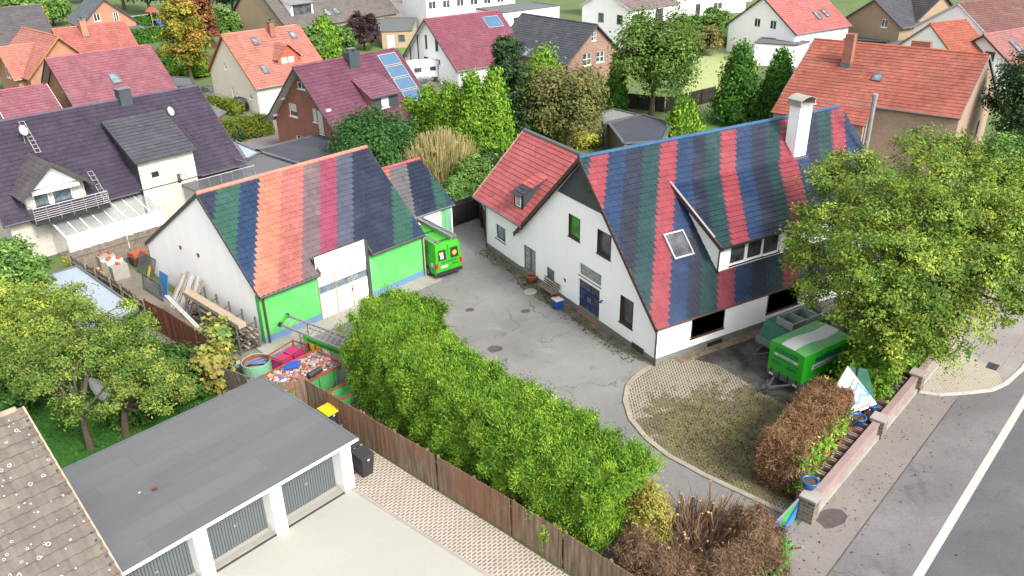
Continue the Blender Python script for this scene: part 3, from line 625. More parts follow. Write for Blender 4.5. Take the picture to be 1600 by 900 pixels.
# paved front area with its curved kerb
arc = [(23.5, 27.15), (22.4, 26.9), (21.4, 26.4), (20.4, 25.3), (19.75, 24.0), (19.45, 22.5), (19.5, 21.0), (19.95, 19.2), (20.5, 17.6), (21.05, 15.9)]
ground('front_paving', arc + [(22.3, 15.6), (30, 18.2), (40, 21.4), (40, 27.25), (23.7, 27.25)], 0.012, 'g_pavers_moss')
kb = MB()
for i in range(len(arc)-1): kb.beam((*arc[i], .02), (*arc[i+1], .02), 0.24, 0.09, 'g_kerb')
o = kb.build('yard_kerb'); o['kind'] = 'structure'
ground('damp_strip', gpx((1085, 562), (1140, 535), (1195, 511), (1290, 470)) + [(40, 25.6), (40, 21.6), (30, 19.4)] + gpx((1225, 632), (1185, 610), (1150, 588), (1120, 570)), 0.016, 'g_damp')
ground('gravel_strip', [(24.6, 27.2), (45, 27.2), (45, 26.55), (25.0, 26.6)], 0.020, 'g_gravel')
ground('moss_strip', [(23.7, 27.4), (23.7, 45.3), (23.1, 45.0), (22.9, 40.5), (22.4, 38.5), (22.5, 36.8), (22.9, 35), (22.9, 31), (23.3, 28)], 0.006, 'g_mossline')
for x, y, rx in ((821, 486, .32), (734, 484, .28), (773, 545, .45)):
    p_ = at(x, y); ground('asphalt_patch', blob2(p_.x, p_.y, rx, rx*.8, 12), 0.006, 'g_patch')
p_ = at(829, 456); kb = MB(); kb.lathe([(0, .05), (.38, .05), (.42, .0)], (0, 0, 0), 'concrete', seg=20); 
for v_ in range(len(kb.v)): kb.v[v_] = (kb.v[v_][0]+p_.x, kb.v[v_][1]+p_.y, kb.v[v_][2])
solid('manhole_cover', kb, 'round pale concrete manhole cover in the moss near the bench', 'manhole cover', loc=(p_.x, p_.y, 0))
# neighbourhood surfaces
ground('garden_lawn', [(-30, 28), (-1, 27), (5.3, 33), (4.2, 38), (1, 48), (-3, 56), (-30, 50)], 0.0, 'g_dark_lawn')
ground('meadow', gpx((1075, 165), (1060, 120), (1090, 85), (1140, 60), (1190, 90), (1180, 120), (1120, 150)), 0.0, 'g_dry_lawn')
ground('meadow_path', gpx((1085, 85), (1120, 60), (1150, 60), (1150, 95), (1110, 100)), -0.01, 'g_lawn')
ground('back_lawn', gpx((1070, 215), (1060, 190), (1120, 165), (1200, 180), (1200, 200)), 0.0, 'g_lawn')
ground('neighbour_drive', gpx((600, 110), (800, 95), (860, 130), (700, 190), (620, 180)), 0.0, 'g_dark_asphalt')
ground('neighbour_yard', gpx((330, 160), (440, 165), (470, 230), (480, 260), (380, 260), (370, 215), (430, 205)), 0.0, 'g_walk')
ground('side_street', gpx((500, -10), (760, -20), (800, 15), (640, 95), (560, 95), (640, 50)), -0.005, 'g_walk')
ground('side_lawn', gpx((520, 75), (640, 68), (650, 82), (540, 100)), 0.0, 'g_lawn')
ground('gap_yard', gpx((690, 360), (740, 330), (770, 320), (790, 400), (740, 400)), -0.006, 'g_dirt')
ground('far_lawn', gpx((1370, 70), (1450, 40), (1450, 60), (1400, 85)), 0.0, 'g_lawn')
# ================================================================= main house with the striped roof
RED, BLU, NAV, TEA = c(205, 82, 98, .46), c(44, 84, 138, .40), c(52, 62, 92, .40), c(42, 96, 102, .40)
def stripes(u, sl, i):
    t = (u + 23.4 + 0.6*sl - 24.15) % 4.65
    return RED if t < 1.22 else BLU if t < 2.38 else NAV if t < 3.5 else TEA
H = House('workshop_house', 'large white house with red, blue, navy and teal striped tile roof above the yard', (23.4, 34.03), 0, 20.3, 7.15, 7.1, 2.35, 2.6, 9.35, og=.33, oe=.35,
    wall='white', roof=BLU, rmat='tiles_glazed', trim='brown_wood', colfn=stripes, tw=.3, th=.34, ridgecol=c(70, 115, 160, .5), plinth='grey_plinth', depth=.16, shear=.6, shear0=.15, skew=0.05, trimh=.3, gutter='brown_wood',
    wins=[('L', (889, 333), (906, 378), 'green'), ('L', (934, 357), (954, 407), 'brown'), ('L', (970, 460), (988, 515), 'brown'), ('L', (853, 415), (866, 444), 'grey'),
          ('L', (879.5, 433), (884, 444), dict(fr='grey_plinth', pane='glass', sill=None, mull=0, shut=0)), ('L', -1.85, .05, 2.1, 2.1, dict(fr='blue_door', pane='glass', sill=None, mull=1, shut=0, name='double_door')),
          ('L', -1.95, 2.4, 2.15, .75, dict(fr='concrete', pane='glass_block', sill='concrete', mull=0, shut=0)),
          ('L', (817, 380), (837, 432), dict(fr='dark_trim', pane='glass_block', sill='concrete', mull=1, shut=0, name='entrance_door')),
          ('F', (1083, 483), (1130, 512), 'brownw'), ('F', (1203, 445), (1246, 474), 'brownw')])
# gable cladding, attic window, door bars, corner pipe, cellar window
mb = MB(); x0 = .33-.03
mb.prism([(x0, -2.45, 6.72), (x0, 2.45, 6.72), (x0, 0, 9.1)], (-.04, 0, 0), 'slate_clad'); cl = H.T.part('gable_cladding', mb)
mb = MB(); mb.prism([(.26, -.85, 7.55), (.26, -.15, 7.55), (.26, -.15, 8.35), (.26, -.85, 8.35)], (-.05, 0, 0), 'brown_wood'); o = H.T.part('attic_window', mb)
mb = MB(); mb.quad((.205, -.74, 7.66), (.205, -.26, 7.66), (.205, -.26, 8.26), (.205, -.74, 8.26), 'glass'); H.T.part('pane', mb, o)
dd = [o for o in H.o.children if o.name.startswith('double_door')][0]
mb = MB()
for z in (.75, 1.45): mb.box((.40, -1.78, z-.06), (.46, .18, z+.06), 'blue_door')
for y in (-1.5, .0): pass
mb.box((.34, -.95, .95), (.38, -.9, 1.3), 'aluminium'); mb.box((.34, -.75, .95), (.38, -.7, 1.3), 'aluminium'); H.T.part('door_handle', mb, dd)
mb = MB(); mb.tube([(.25, -2.25, 1.75), (.12, -2.25, 1.78), (.1, -2.25, 1.68)], [.04, .05, .1], 'dark_metal'); H.T.part('wall_lamp', mb)
mb = MB(); mb.tube([(.22, -7.1, 2.3), (.25, -6.9, 2.1), (.25, -6.9, 0)], .05, 'brown_wood'); H.T.part('downpipe', mb)
mb = MB(); mb.box((.305, -5.9, .1), (.35, -4.9, .45), 'brown_wood'); H.T.part('cellar_window', mb)
mb = MB(); mb.box((.2, -1.95, 0.01), (.33, .2, .06), 'terracotta'); H.T.part('doorstep', mb); mb = MB(); mb.box((3.9, -6.9, .0), (4.9, -6.8, .22), 'dark_wood'); H.T.part('cellar_window', mb)
for sd_, p1, p2 in (('F', (1083, 483), (1130, 512)), ('F', (1203, 445), (1246, 474)), ('L', (889, 333), (906, 378)), ('L', (934, 357), (954, 407)), ('L', (970, 460), (988, 515))):
    u1, z1 = H.px(sd_, *p1); u2, z2 = H.px(sd_, *p2); a0, a1, b0, b1 = min(u1, u2), max(u1, u2), min(z1, z2), max(z1, z2); mb = MB()
    def Q(u, z, k): return (u, H.yF-.015+k, z) if sd_ == 'F' else (.33-.015+k, u, z)
    for (u0_, z0_, u1_, z1_) in ((a0, b0, a1, b0+.06), (a0, b0+.06, a0+.05, b1), (a1-.05, b0+.06, a1, b1)) + (((a0+.05, b1-.05, a1-.05, b1),) if sd_ == 'F' else ()):
        mb.prism([Q(u0_, z0_, 0), Q(u1_, z0_, 0), Q(u1_, z1_, 0), Q(u0_, z1_, 0)], (0, .12, 0) if sd_ == 'F' else (.12, 0, 0), 'brown_wood')
    H.T.part('window_surround', mb)
# skylight, chimney, shed dormer
q = H.front_pt(1034, 368); kk = math.atan(H.kf); H.skylight(q.x, -q.y/math.cos(kk), 1.35, 1.5, fr='aluminium', pane='glass')
mb = MB(); zc = 6.6; mb.box((14.25, -1.95, zc), (15.25, -1.15, 10.55), 'white_worn'); mb.box((14.15, -2.1, 7.1), (15.35, -1.0, 7.45), 'zinc'); ch = H.T.part('chimney', mb, H.roof)
mb = MB(); mb.box((14.1, -2.1, 10.55), (15.4, -1.0, 10.63), 'concrete')
N_ = 8; pr_ = [(14.1+1.3*k/N_, 10.85+.22*math.sin(math.pi*k/N_)) for k in range(N_+1)]
for k in range(N_): mb.prism([(pr_[k][0], -2.1, pr_[k][1]), (pr_[k+1][0], -2.1, pr_[k+1][1]), (pr_[k+1][0], -2.1, pr_[k+1][1]+.03), (pr_[k][0], -2.1, pr_[k][1]+.03)], (0, 1.1, 0), 'concrete')
for x in (14.15, 15.3): mb.box((x-.03, -2.05, 10.6), (x+.03, -1.05, 10.9), 'concrete')
H.T.part('chimney_cap', mb, ch)
DX0, DX1, DY0, DZ0, DY1, DZ1 = 4.85, 14.2, -6.15, 5.28, -1.85, 7.53
dv = Vector((0, DY1-DY0, DZ1-DZ0)); dl = dv.length; dv.normalize()
slj = math.hypot(1.85, 9.35-7.53)
def dstr(u, sl, i): return stripes(u+DX0, sl+slj, i)
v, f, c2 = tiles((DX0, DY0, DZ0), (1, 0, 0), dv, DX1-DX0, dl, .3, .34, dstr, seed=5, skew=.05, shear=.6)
mb = MB(); wy = -5.8; zlow = 9.35-.979*5.8-.1
zt = DZ0+(wy-DY0)*(DZ1-DZ0)/(DY1-DY0)-.12
dn = [((1143, 385), (1165, 408)), ((1170, 376), (1191, 400)), ((1195, 370), (1217, 393)), ((1230, 362), (1252, 384))]
hl = []
P0 = H.T.M @ Vector((0, wy, 0))
for a_, b_ in dn:
    qa = H.T.inv @ onplane(*a_, P0, (0, 1, 0)); qb = H.T.inv @ onplane(*b_, P0, (0, 1, 0)); hl.append((qa.x, max(qb.z, zlow+.25), qb.x-qa.x, min(qa.z, zt-.08)-max(qb.z, zlow+.25)))
fnD = lambda u, z: (u, wy, z)
mb.wall(fnD, [(DX0+.25, zlow), (DX1-.25, zlow), (DX1-.25, zt), (DX0+.25, zt)], hl, .12, (0, -1, 0), 'white')
for xx in (DX0+.25, DX1-.25): mb.add([(xx, wy, zlow), (xx, wy, zt), (xx, DY1+.1, DZ1-.05)], [(0, 1, 2)], 'white')
dm = H.T.part('dormer', mb)
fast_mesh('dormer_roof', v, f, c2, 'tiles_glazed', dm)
for r_ in hl: make_window(H.T, fnD, (0, -1, 0), r_, dict(fr='plastic_white', pane='glass', sill='dark_wood', mull=0, shut=0), .12, dm)
mb = MB()
for xx in (DX0, DX1): mb.prism([(xx-.04, DY0-.02, DZ0+.06), (xx-.04, DY1+.2, DZ1+.14), (xx-.04, DY1+.2, DZ1-.12), (xx-.04, DY0-.02, DZ0-.2)], (.08, 0, 0), 'brown_wood')
mb.beam((DX0, DY0-.06, DZ0-.03), (DX1, DY0-.06, DZ0-.03), .12, .12, 'dark_wood'); mb.box((DX0+.2, wy-.12, zlow-.1), (DX1-.2, wy+.02, zlow+.03), 'dark_wood')
mb.quad((DX0, DY0, DZ0-.05), (DX1, DY0, DZ0-.05), (DX1, DY1, DZ1-.05), (DX0, DY1, DZ1-.05), 'dark_wood')
mb.prism([(DX0-.02, DY0+.6, DZ0+.36+.02), (DX0-.02, DY1+.25, DZ1+.19), (DX0+.1, DY1+.25, DZ1+.19), (DX0+.1, DY0+.6, DZ0+.38)], (0, 0, .03), 'aluminium')
mb.tube([(DX0+.1, DY0-.05, DZ0-.1), (DX0+.2, wy-.06, DZ0-.35), (DX0+.2, wy-.06, zlow+.05)], .045, 'dark_wood', seg=6); H.T.part('dormer_trim', mb, dm)
mb = MB(); mb.tube([(19.9, -2.6, 4), (19.9, -2.6, 10.4)], .14, 'aluminium', seg=10); mb.tube([(19.9, -2.6, 10.4), (19.9, -2.6, 10.7)], .17, 'aluminium', seg=10); H.T.part('flue_pipe', mb)
# red roofed annex, a wing of the same house (part of it)
AX, AZ_, RX, RZ = -.12, 3.42, 4.0, 7.45; av = Vector((RX-AX, 0, RZ-AZ_)); al = av.length; av.normalize(); REDA = c(228, 112, 112, .62)
Y0a, Y1a = 4.4, 12.4
def keepA(u, sl):
    # u runs from far end (Y1a) towards the gable
    y = Y1a-u; x = RX-sl*av.x; z = RZ-sl*av.z
    return z > 9.35-H.kb*y-.05 and not (x < .45 and y < 5.7)
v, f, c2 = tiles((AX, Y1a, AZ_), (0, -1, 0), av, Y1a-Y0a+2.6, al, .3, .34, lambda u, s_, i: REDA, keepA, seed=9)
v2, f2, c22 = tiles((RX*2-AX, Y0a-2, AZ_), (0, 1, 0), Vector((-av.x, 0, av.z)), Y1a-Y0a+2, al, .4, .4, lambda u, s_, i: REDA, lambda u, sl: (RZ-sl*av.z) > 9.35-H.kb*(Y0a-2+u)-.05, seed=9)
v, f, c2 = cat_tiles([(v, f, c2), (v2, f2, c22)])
mb = MB(); fnA = lambda u, z: (.33, u, z); yA0, yA1 = H.yB, 11.45
aw = []
for a_, b_ in (((774, 348), (790, 381)),):
    u1, z1 = H.px('L', *a_); u2, z2 = H.px('L', *b_); aw.append((min(u1, u2), max(.05, min(z1, z2)), abs(u1-u2), abs(z1-z2)))
mb.wall(fnA, [(yA0, 0), (yA1, 0), (yA1, 3.75), (yA0, 3.75)], aw, .16, (-1, 0, 0), 'white')
mb.wall(lambda u, z: (u, yA1, z), [(.33, 0), (7.7, 0), (7.7, 3.6), (RX, 7.3), (.33, 3.75)], [], .1, (0, 1, 0), 'white')
mb.quad((7.7, yA0, 0), (7.7, yA1, 0), (7.7, yA1, 3.6), (7.7, yA0, 3.6), 'white')
mb.box((.28, yA0, 0), (.34, yA1+.03, .3), 'grey_plinth')
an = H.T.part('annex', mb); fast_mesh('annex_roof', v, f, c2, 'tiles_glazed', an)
make_window(H.T, fnA, (-1, 0, 0), aw[0], 'grey', .16, an)
mb = MB(); mb.tube([(AX-.06, Y1a, AZ_), (AX-.06, 5.9, AZ_)], .06, 'zinc', seg=6)
mb.prism([(AX, Y1a+.02, AZ_+.1), (RX, Y1a+.02, RZ+.1), (RX, Y1a+.02, RZ-.12), (AX, Y1a+.02, AZ_-.12)], (0, .05, 0), 'pale_wood')
mb.tube([(RX, Y1a, RZ+.03), (RX, 1.9, RZ+.03)], .12, 'zinc', seg=8); mb.quad((AX, 5.75, AZ_-.05), (AX, Y1a, AZ_-.05), (.4, Y1a, AZ_+.45), (.4, 5.75, AZ_+.45), 'brown_wood')
mb.tube([(.0, 11.5, 3.4), (.24, 11.35, 3.1), (.24, 11.35, 0)], .045, 'brown_wood', seg=6); H.T.part('annex_trim', mb, an)
# little dormer on the annex
mb = MB(); yd0, yd1 = 6.75, 8.0; xs = .55; zf_ = AZ_+(xs-AX)*av.z/av.x
mb.prism([(xs, yd0+.1, zf_), (xs, yd0+.1, zf_+.95), (2.3, yd0+.1, zf_+1.75)], (0, .04, 0), 'slate_clad'); mb.prism([(xs, yd1-.14, zf_), (xs, yd1-.14, zf_+.95), (2.3, yd1-.14, zf_+1.75)], (0, .04, 0), 'slate_clad')
mb.box((xs, yd0+.1, zf_), (xs+.05, yd1-.1, zf_+.95), 'slate_clad'); sdm = H.T.part('small_dormer', mb)
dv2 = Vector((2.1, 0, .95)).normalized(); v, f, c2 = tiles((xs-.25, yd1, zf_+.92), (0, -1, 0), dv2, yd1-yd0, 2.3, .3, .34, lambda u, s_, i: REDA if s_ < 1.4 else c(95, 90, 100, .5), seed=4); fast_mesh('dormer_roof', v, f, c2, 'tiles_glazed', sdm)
mb = MB(); mb.box((xs-.03, yd0+.3, zf_+.12), (xs-.005, yd1-.3, zf_+.85), 'plastic_white'); wq = H.T.part('window', mb, sdm); mb = MB(); mb.quad((xs-.035, yd0+.37, zf_+.19), (xs-.035, yd1-.37, zf_+.19), (xs-.035, yd1-.37, zf_+.78), (xs-.035, yd0+.37, zf_+.78), 'glass'); H.T.part('pane', mb, wq)

# ================================================================= barn
bc = dict(navy=c(58, 66, 96, .5), green=c(62, 122, 106, .46), blue=c(44, 80, 128, .44), orange=c(242, 152, 122, .50), salmon=c(228, 132, 122, .48), brown=c(150, 125, 130, .48), pink=c(200, 86, 124, .44), slate=c(105, 110, 135, .5), dark=c(48, 62, 90, .5))
edges = [(1.3, 'navy'), (2.72, 'green'), (3.95, 'blue'), (5.27, 'orange'), (6.78, 'salmon'), (8.02, 'brown'), (9.36, 'pink'), (10.49, 'slate'), (13.3, 'dark'), (14.97, 'green'), (99, 'blue')]
def bstr(u, sl, i):
    t = u + 0.62*sl
    for e_, k in edges:
        if t < e_: return bc[k]
def keepB(u, sl): return not (3.85 < u < 7.5 and sl*math.cos(math.atan(.911)) > 4.28)
B = House('barn', 'green fronted barn with multicoloured striped tile roof and cream double door', (5.51, 44.54), 17.2, 11.65, 5.05, 8.7, 3.0, 2.3, 7.6, og=.08, oe=.22, wall='green_wall', roof=bc['orange'], rmat='tiles_glazed',
    trim='dark_trim', cat='barn', colfn=bstr, keep=keepB, tw=.3, th=.345, shear=.62, skew=.08, ridgecol=c(240, 150, 130, .55), skipwalls='FL', gutter='dark_trim')
yF = B.yF; mb = MB(); fnF = lambda u, z: (u, yF, z); tz = 3.08
mb.wall(fnF, [(.08, .42), (3.75, .42), (3.75, tz), (.08, tz)], [], .1, (0, -1, 0), 'green_wall')
B.T.part('front_wall', mb); mb = MB(); mb.wall(fnF, [(7.42, .42), (11.57, .42), (11.57, tz), (7.42, tz)], [], .1, (0, -1, 0), 'green_wall')
mb.wall(lambda u, z: (u, yF-.02, z), [(.06, 0), (3.75, 0), (3.75, .44), (.06, .44)], [], .1, (0, -1, 0), 'blue_plinth')
mb.wall(lambda u, z: (u, yF-.02, z), [(7.42, 0), (11.59, 0), (11.59, .44), (7.42, .44)], [], .1, (0, -1, 0), 'blue_plinth')
mb.wall(lambda u, z: (.08, u, z), [(yF, 0), (8.5, 0), (8.5, 2.3), (0, 7.45), (yF, 3.0)], [], .1, (-1, 0, 0), 'white_worn')
mb.box((.06, yF, 0), (.1, yF+.35, 2.9), 'green_wall'); B.T.part('side_wall', mb)
mb = MB(); yd = yF-.015
mb.quad((3.75, yd, 2.55), (7.2, yd, 2.55), (7.2, yd, 3.95), (3.75, yd, 3.95), 'cream'); mb.quad((3.75, yF, 2.5), (3.75, -4.25, 2.5), (3.75, -4.25, 3.95), (3.75, yF, 3.1), 'green_wall')
mb.box((7.2, yF-.06, 0), (7.42, yF+.1, 3.9), 'dark_trim'); dp = B.T.part('door_panel', mb)
mb = MB()
for k in range(3):
    xa = 3.78+k*1.14; mb.box((xa+.02, yF-.03, .06), (xa+1.1, yF+.01, 1.62), 'cream'); mb.box((xa+.02, yF-.03, 2.08), (xa+1.1, yF+.01, 2.55), 'cream')
    mb.box((xa-.03, yF-.045, .02), (xa+.03, yF+.0, 2.55), 'pale_wood')
    mb.quad((xa+.03, yF-.012, 1.62), (xa+1.1, yF-.012, 1.62), (xa+1.1, yF-.012, 2.08), (xa+.03, yF-.012, 2.08), 'glass_pale')
mb.box((3.72, yF-.05, 0), (7.2, yF-.0, .06), 'concrete'); gd = B.T.part('barn_door', mb)
mb = MB(); mb.box((6.0, yF-.09, 1.05), (6.05, yF-.05, 1.25), 'dark_metal'); mb.box((5.9, yF-.09, 1.2), (6.05, yF-.06, 1.23), 'dark_metal'); B.T.part('door_handle', mb, gd)
mb = MB(); ang = math.cos(math.atan(.911)); zn = 7.6-.911*4.28
mb.beam((3.85, -4.3, zn-.1), (7.5, -4.3, zn-.1), .08, .3, 'dark_trim'); mb.beam((3.85, -5.05, 2.95), (3.85, -4.28, zn-.02), .08, .3, 'dark_trim'); mb.beam((7.5, -5.05, 2.95), (7.5, -4.28, zn-.02), .08, .3, 'dark_trim')
mb.tube([(0, -5.1, 2.92), (3.85, -5.1, 2.92)], .08, 'dark_trim', seg=6); mb.tube([(7.5, -5.1, 2.92), (11.65, -5.1, 2.92)], .08, 'dark_trim', seg=6)
mb.tube([(.3, -5.05, 2.9), (.25, -4.95, 2.6), (.25, -4.95, 0)], .06, 'brown_wood', seg=6)
mb.tube([(11.5, -5.1, 2.9), (11.62, -4.95, 2.6), (11.62, -4.95, 0)], .06, 'pale_wood', seg=6); B.T.part('roof_edge_trim', mb)
for o_ in list(B.o.children):
    if o_.name.startswith('gutter'): bpy.data.objects.remove(o_)
mb = MB()
for px_, py_ in ((404-.0, 0),): pass
for y_, z_ in ((3.6, 3.4), (1.4, 3.55)):
    mb.box((.03, y_-.1, z_-.12), (.09, y_+.12, z_+.1), 'rust')
B.T.part('wall_patch', mb)
mb = MB(); mb.box((-.6, yF-1.3, 0), (12.0, yF-.02, .05), 'concrete')
o = solid('doorstep_slab', mb, 'long pale concrete strip at the foot of the green barn front', 'concrete strip'); o.matrix_world = B.T.M @ Matrix.Translation(o.location)
# small garage behind the barn
sgs = [(.75, c(235, 140, 110, .5)), (2.3, c(140, 135, 140, .5)), (3.9, bc['dark']), (4.9, bc['green']), (99, bc['blue'])]
def sgc(u, sl, i):
    t = u-.6 + .5*sl
    for e_, k in sgs:
        if t < e_: return k
G = House('small_garage', 'small white garage with striped tile roof behind the green van', (17.9, 50.7), 14.5, 4.0, 3.6, 3.6, 2.45, 2.45, 5.0, og=.1, oe=.15, wall='white', roof=bc['dark'], rmat='tiles_glazed', cat='garage', colfn=sgc, tw=.3, th=.345, shear=.5, skew=.06, ridgecol=c(200, 110, 120, .5))
mb = MB(); mb.box((3.2, G.yF-.06, 0), (3.75, G.yF-.01, 2.35), 'mint'); mb.box((2.9, G.yF-.05, 0), (3.18, G.yF-.01, 2.35), 'green_wall'); G.T.part('corner_panel', mb)

# ================================================================= purple roofed white brick house, left
PUR = c(98, 84, 110, .42)
W_ = House('brick_house', 'long white brick house with dark purple tile roof and gabled balcony dormer', (-6.4, 64.35), 17.1, 17.6, 5.69, 5.6, 3.0, 3.0, 8.4, og=.4, oe=.5, wall='brick_white', roof=PUR, rmat='tiles_glazed', tw=.3, th=.36, trim='dark_trim', ridgecol=c(110, 95, 120, .5),
    wins=[('F', (10, 380), (38, 400), 'white_closed'), ('F', (221, 322), (257, 345), 'white_shut'), ('F', (277, 322), (297, 345), 'white_shut')])
def on_front(h, x, y, yl):
    P = h.T.M @ Vector((0, yl, 0)); n_ = h.T.M.to_3x3() @ Vector((0, 1, 0)); return h.T.inv @ onplane(x, y, P, n_)
# flat projecting bay with shutters (under the grey roofed wide dormer)
yb = -5.7; a = on_front(W_, 213, 252, yb); b_ = on_front(W_, 300, 233, yb); 
bx0, bx1 = a.x, b_.x; bz = (a.z+b_.z)/2
mb = MB(); fnb = lambda u, z: (u, yb, z)
def rectpx(h, yl, p, q): A_ = on_front(h, *p, yl); B_ = on_front(h, *q, yl); return (min(A_.x, B_.x), min(A_.z, B_.z), abs(A_.x-B_.x), abs(A_.z-B_.z))
hw = [rectpx(W_, yb, (231, 254), (252, 277)), rectpx(W_, yb, (270, 248), (286, 287))]
mb.wall(fnb, [(bx0, 0), (bx1, 0), (bx1, bz), (bx0, bz)], hw, .12, (0, -1, 0), 'brick_white')
for xx in (bx0, bx1): mb.add([(xx, yb, 0), (xx, yb, bz), (xx, -2.0, bz+1.9), (xx, -2.0, 0)], [(0, 1, 2, 3)], 'slate_clad' if xx == bx0 else 'brick_white')
bay = W_.T.part('bay', mb); make_window(W_.T, fnb, (0, -1, 0), hw[0], 'white_shut', .12, bay); make_window(W_.T, fnb, (0, -1, 0), hw[1], 'white_shut', .12, bay)
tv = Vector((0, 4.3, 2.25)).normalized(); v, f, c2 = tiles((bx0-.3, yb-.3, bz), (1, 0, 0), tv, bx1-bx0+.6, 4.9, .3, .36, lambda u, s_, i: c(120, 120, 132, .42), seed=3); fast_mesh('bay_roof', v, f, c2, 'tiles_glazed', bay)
mb = MB()
for xx in (bx0-.3, bx1+.3): mb.beam((xx, yb-.3, bz+.03), (xx, yb-.3+4.9*tv.y, bz+4.9*tv.z), .06, .22, 'dark_trim')
mb.beam((bx0-.3, yb-.35, bz-.02), (bx1+.3, yb-.35, bz-.02), .1, .1, 'dark_trim'); W_.T.part('bay_trim', mb, bay)
# gabled balcony dormer
yg = -5.2; P_a = on_front(W_, 76, 256, yg-.9); e1 = on_front(W_, 33, 315, yg-.9); e2 = on_front(W_, 148, 285, yg-.9)
mid = P_a.x; gl = mid-e1.x; gr_ = e2.x-mid; gw = (gl+gr_)/2; gz0 = (e1.z+e2.z)/2; gz1 = P_a.z; mid = (e1.x+e2.x)/2
mb = MB(); ww = gw-.45; hz0, hz1 = 2.9, gz1-.25-(gz1-gz0)*ww/gw
dw = [(mid-ww+.5, 3.1, 1.0, 1.95), (mid-ww+1.7, 3.1, 1.3, 1.95)]
mb.wall(lambda u, z: (u, yg, z), [(mid-ww, hz0-.3), (mid+ww, hz0-.3), (mid+ww, hz1), (mid, gz1-.2), (mid-ww, hz1)], dw, .1, (0, -1, 0), 'brick_white')
for xx in (mid-ww, mid+ww): mb.quad((xx, yg, hz0-.3), (xx, 0, hz0-.3), (xx, 0, hz1), (xx, yg, hz1), 'brick_white')
gdm = W_.T.part('gabled_dormer', mb)
for r_ in dw: make_window(W_.T, lambda u, z: (u, yg, z), (0, -1, 0), r_, dict(fr='plastic_white', pane='glass_pale', sill=None, mull=0, shut=0, name='balcony_door'), .1, gdm)
L_ = []
for sg in (-1, 1):
    ev = Vector((-sg*gw, 0, gz1-gz0)); el = ev.length; ev.normalize(); dep = 5.2+abs(yg)*.0
    kf = W_.kf
    def kp(u, sl, sg=sg): # keep above main roof
        return True
    U_ = (0, 1, 0)
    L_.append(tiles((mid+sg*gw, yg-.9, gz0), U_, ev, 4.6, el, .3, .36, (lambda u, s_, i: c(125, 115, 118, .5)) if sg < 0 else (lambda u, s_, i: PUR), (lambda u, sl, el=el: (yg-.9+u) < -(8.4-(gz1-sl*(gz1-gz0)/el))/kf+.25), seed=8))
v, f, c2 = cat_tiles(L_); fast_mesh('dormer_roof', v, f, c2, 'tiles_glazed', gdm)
mb = MB()
for sg in (-1, 1):
    mb.prism([(mid+sg*gw, yg-.95, gz0+.1), (mid, yg-.95, gz1+.1), (mid, yg-.95, gz1-.2), (mid+sg*gw, yg-.95, gz0-.2)], (0, .06, 0), 'dark_trim')
    mb.quad((mid+sg*gw, yg-.9, gz0-.03), (mid, yg-.9, gz1-.03), (mid, yg+.1, gz1-.03), (mid+sg*gw, yg+.1, gz0-.03), 'white')
mb.prism([(mid-ww*.75, yg-.3, hz1+.2), (mid+ww*.75, yg-.3, hz1+.2), (mid, yg-.3, gz1-.35)], (0, .05, 0), 'plastic_white'); mb.box((mid-ww*.8, yg-.5, hz1-.15), (mid+ww*.8, yg-.25, hz1+.15), 'shade_white'); W_.T.part('dormer_trim', mb, gdm)
mb = MB(); bl0, bl1, byf = mid-ww-.1, mid+ww+.9, yg-1.5; mb.box((bl0, byf, 2.75), (bl1, yg, 2.95), 'dark_metal')
bal = W_.T.part('balcony', mb, gdm) if False else W_.T.part('balcony', mb)
mb = MB()
for z in (3.15, 3.3, 3.45, 3.6, 3.75, 3.95): mb.tube([(bl0, yg-.1, z), (bl0, byf, z), (bl1, byf, z), (bl1, yg-.1, z)], .018 if z < 3.9 else .03, 'aluminium', seg=5)
for k in range(7): x = bl0+(bl1-bl0)*k/6; mb.tube([(x, byf, 2.9), (x, byf, 3.95)], .025, 'aluminium', seg=5)
W_.T.part('railing', mb, bal)
# conservatory
mb = MB(); c0 = on_front(W_, 75, 365, yb-.4); cx0, cx1 = mid-ww+1.0, bx0+.2; cyb, cyf = yg+.02, yg-2.9
for x in (cx0, cx1):
    mb.beam((x, cyb, 2.65), (x, cyf, 2.0), .08, .1, 'plastic_white'); mb.beam((x, cyf, 0), (x, cyf, 2.0), .08, .08, 'plastic_white')
n8 = 8
for k in range(n8+1):
    x = cx0+(cx1-cx0)*k/n8; mb.beam((x, cyb, 2.68), (x, cyf, 2.03), .05, .06, 'plastic_white')
    if k % 2 == 0: mb.beam((x, cyf, 0), (x, cyf, 2.0), .08, .08, 'plastic_white')
mb.beam((cx0, cyf, 2.0), (cx1, cyf, 2.0), .12, .14, 'plastic_white'); mb.beam((cx0, cyf, 1.0), (cx1, cyf, 1.0), .1, .1, 'plastic_white'); mb.beam((cx0, cyb, 2.66), (cx1, cyb, 2.66), .1, .12, 'zinc')
cv = W_.T.part('conservatory', mb)
mb = MB(); mb.quad((cx0, cyb, 2.66), (cx1, cyb, 2.66), (cx1, cyf, 2.02), (cx0, cyf, 2.02), 'clear_glass'); mb.quad((cx0, cyf, 0), (cx1, cyf, 0), (cx1, cyf, 1.95), (cx0, cyf, 1.95), 'shade_white')
for x in (cx0, cx1): mb.quad((x, cyb, 0), (x, cyf, 0), (x, cyf, 1.95), (x, cyb, 2.6), 'clear_glass')
mb.quad((cx0, cyf+.1, .05), (cx1, cyf+.1, .05), (cx1, cyb, .05), (cx0, cyb, .05), 'grey_wood'); W_.T.part('glazing', mb, cv)
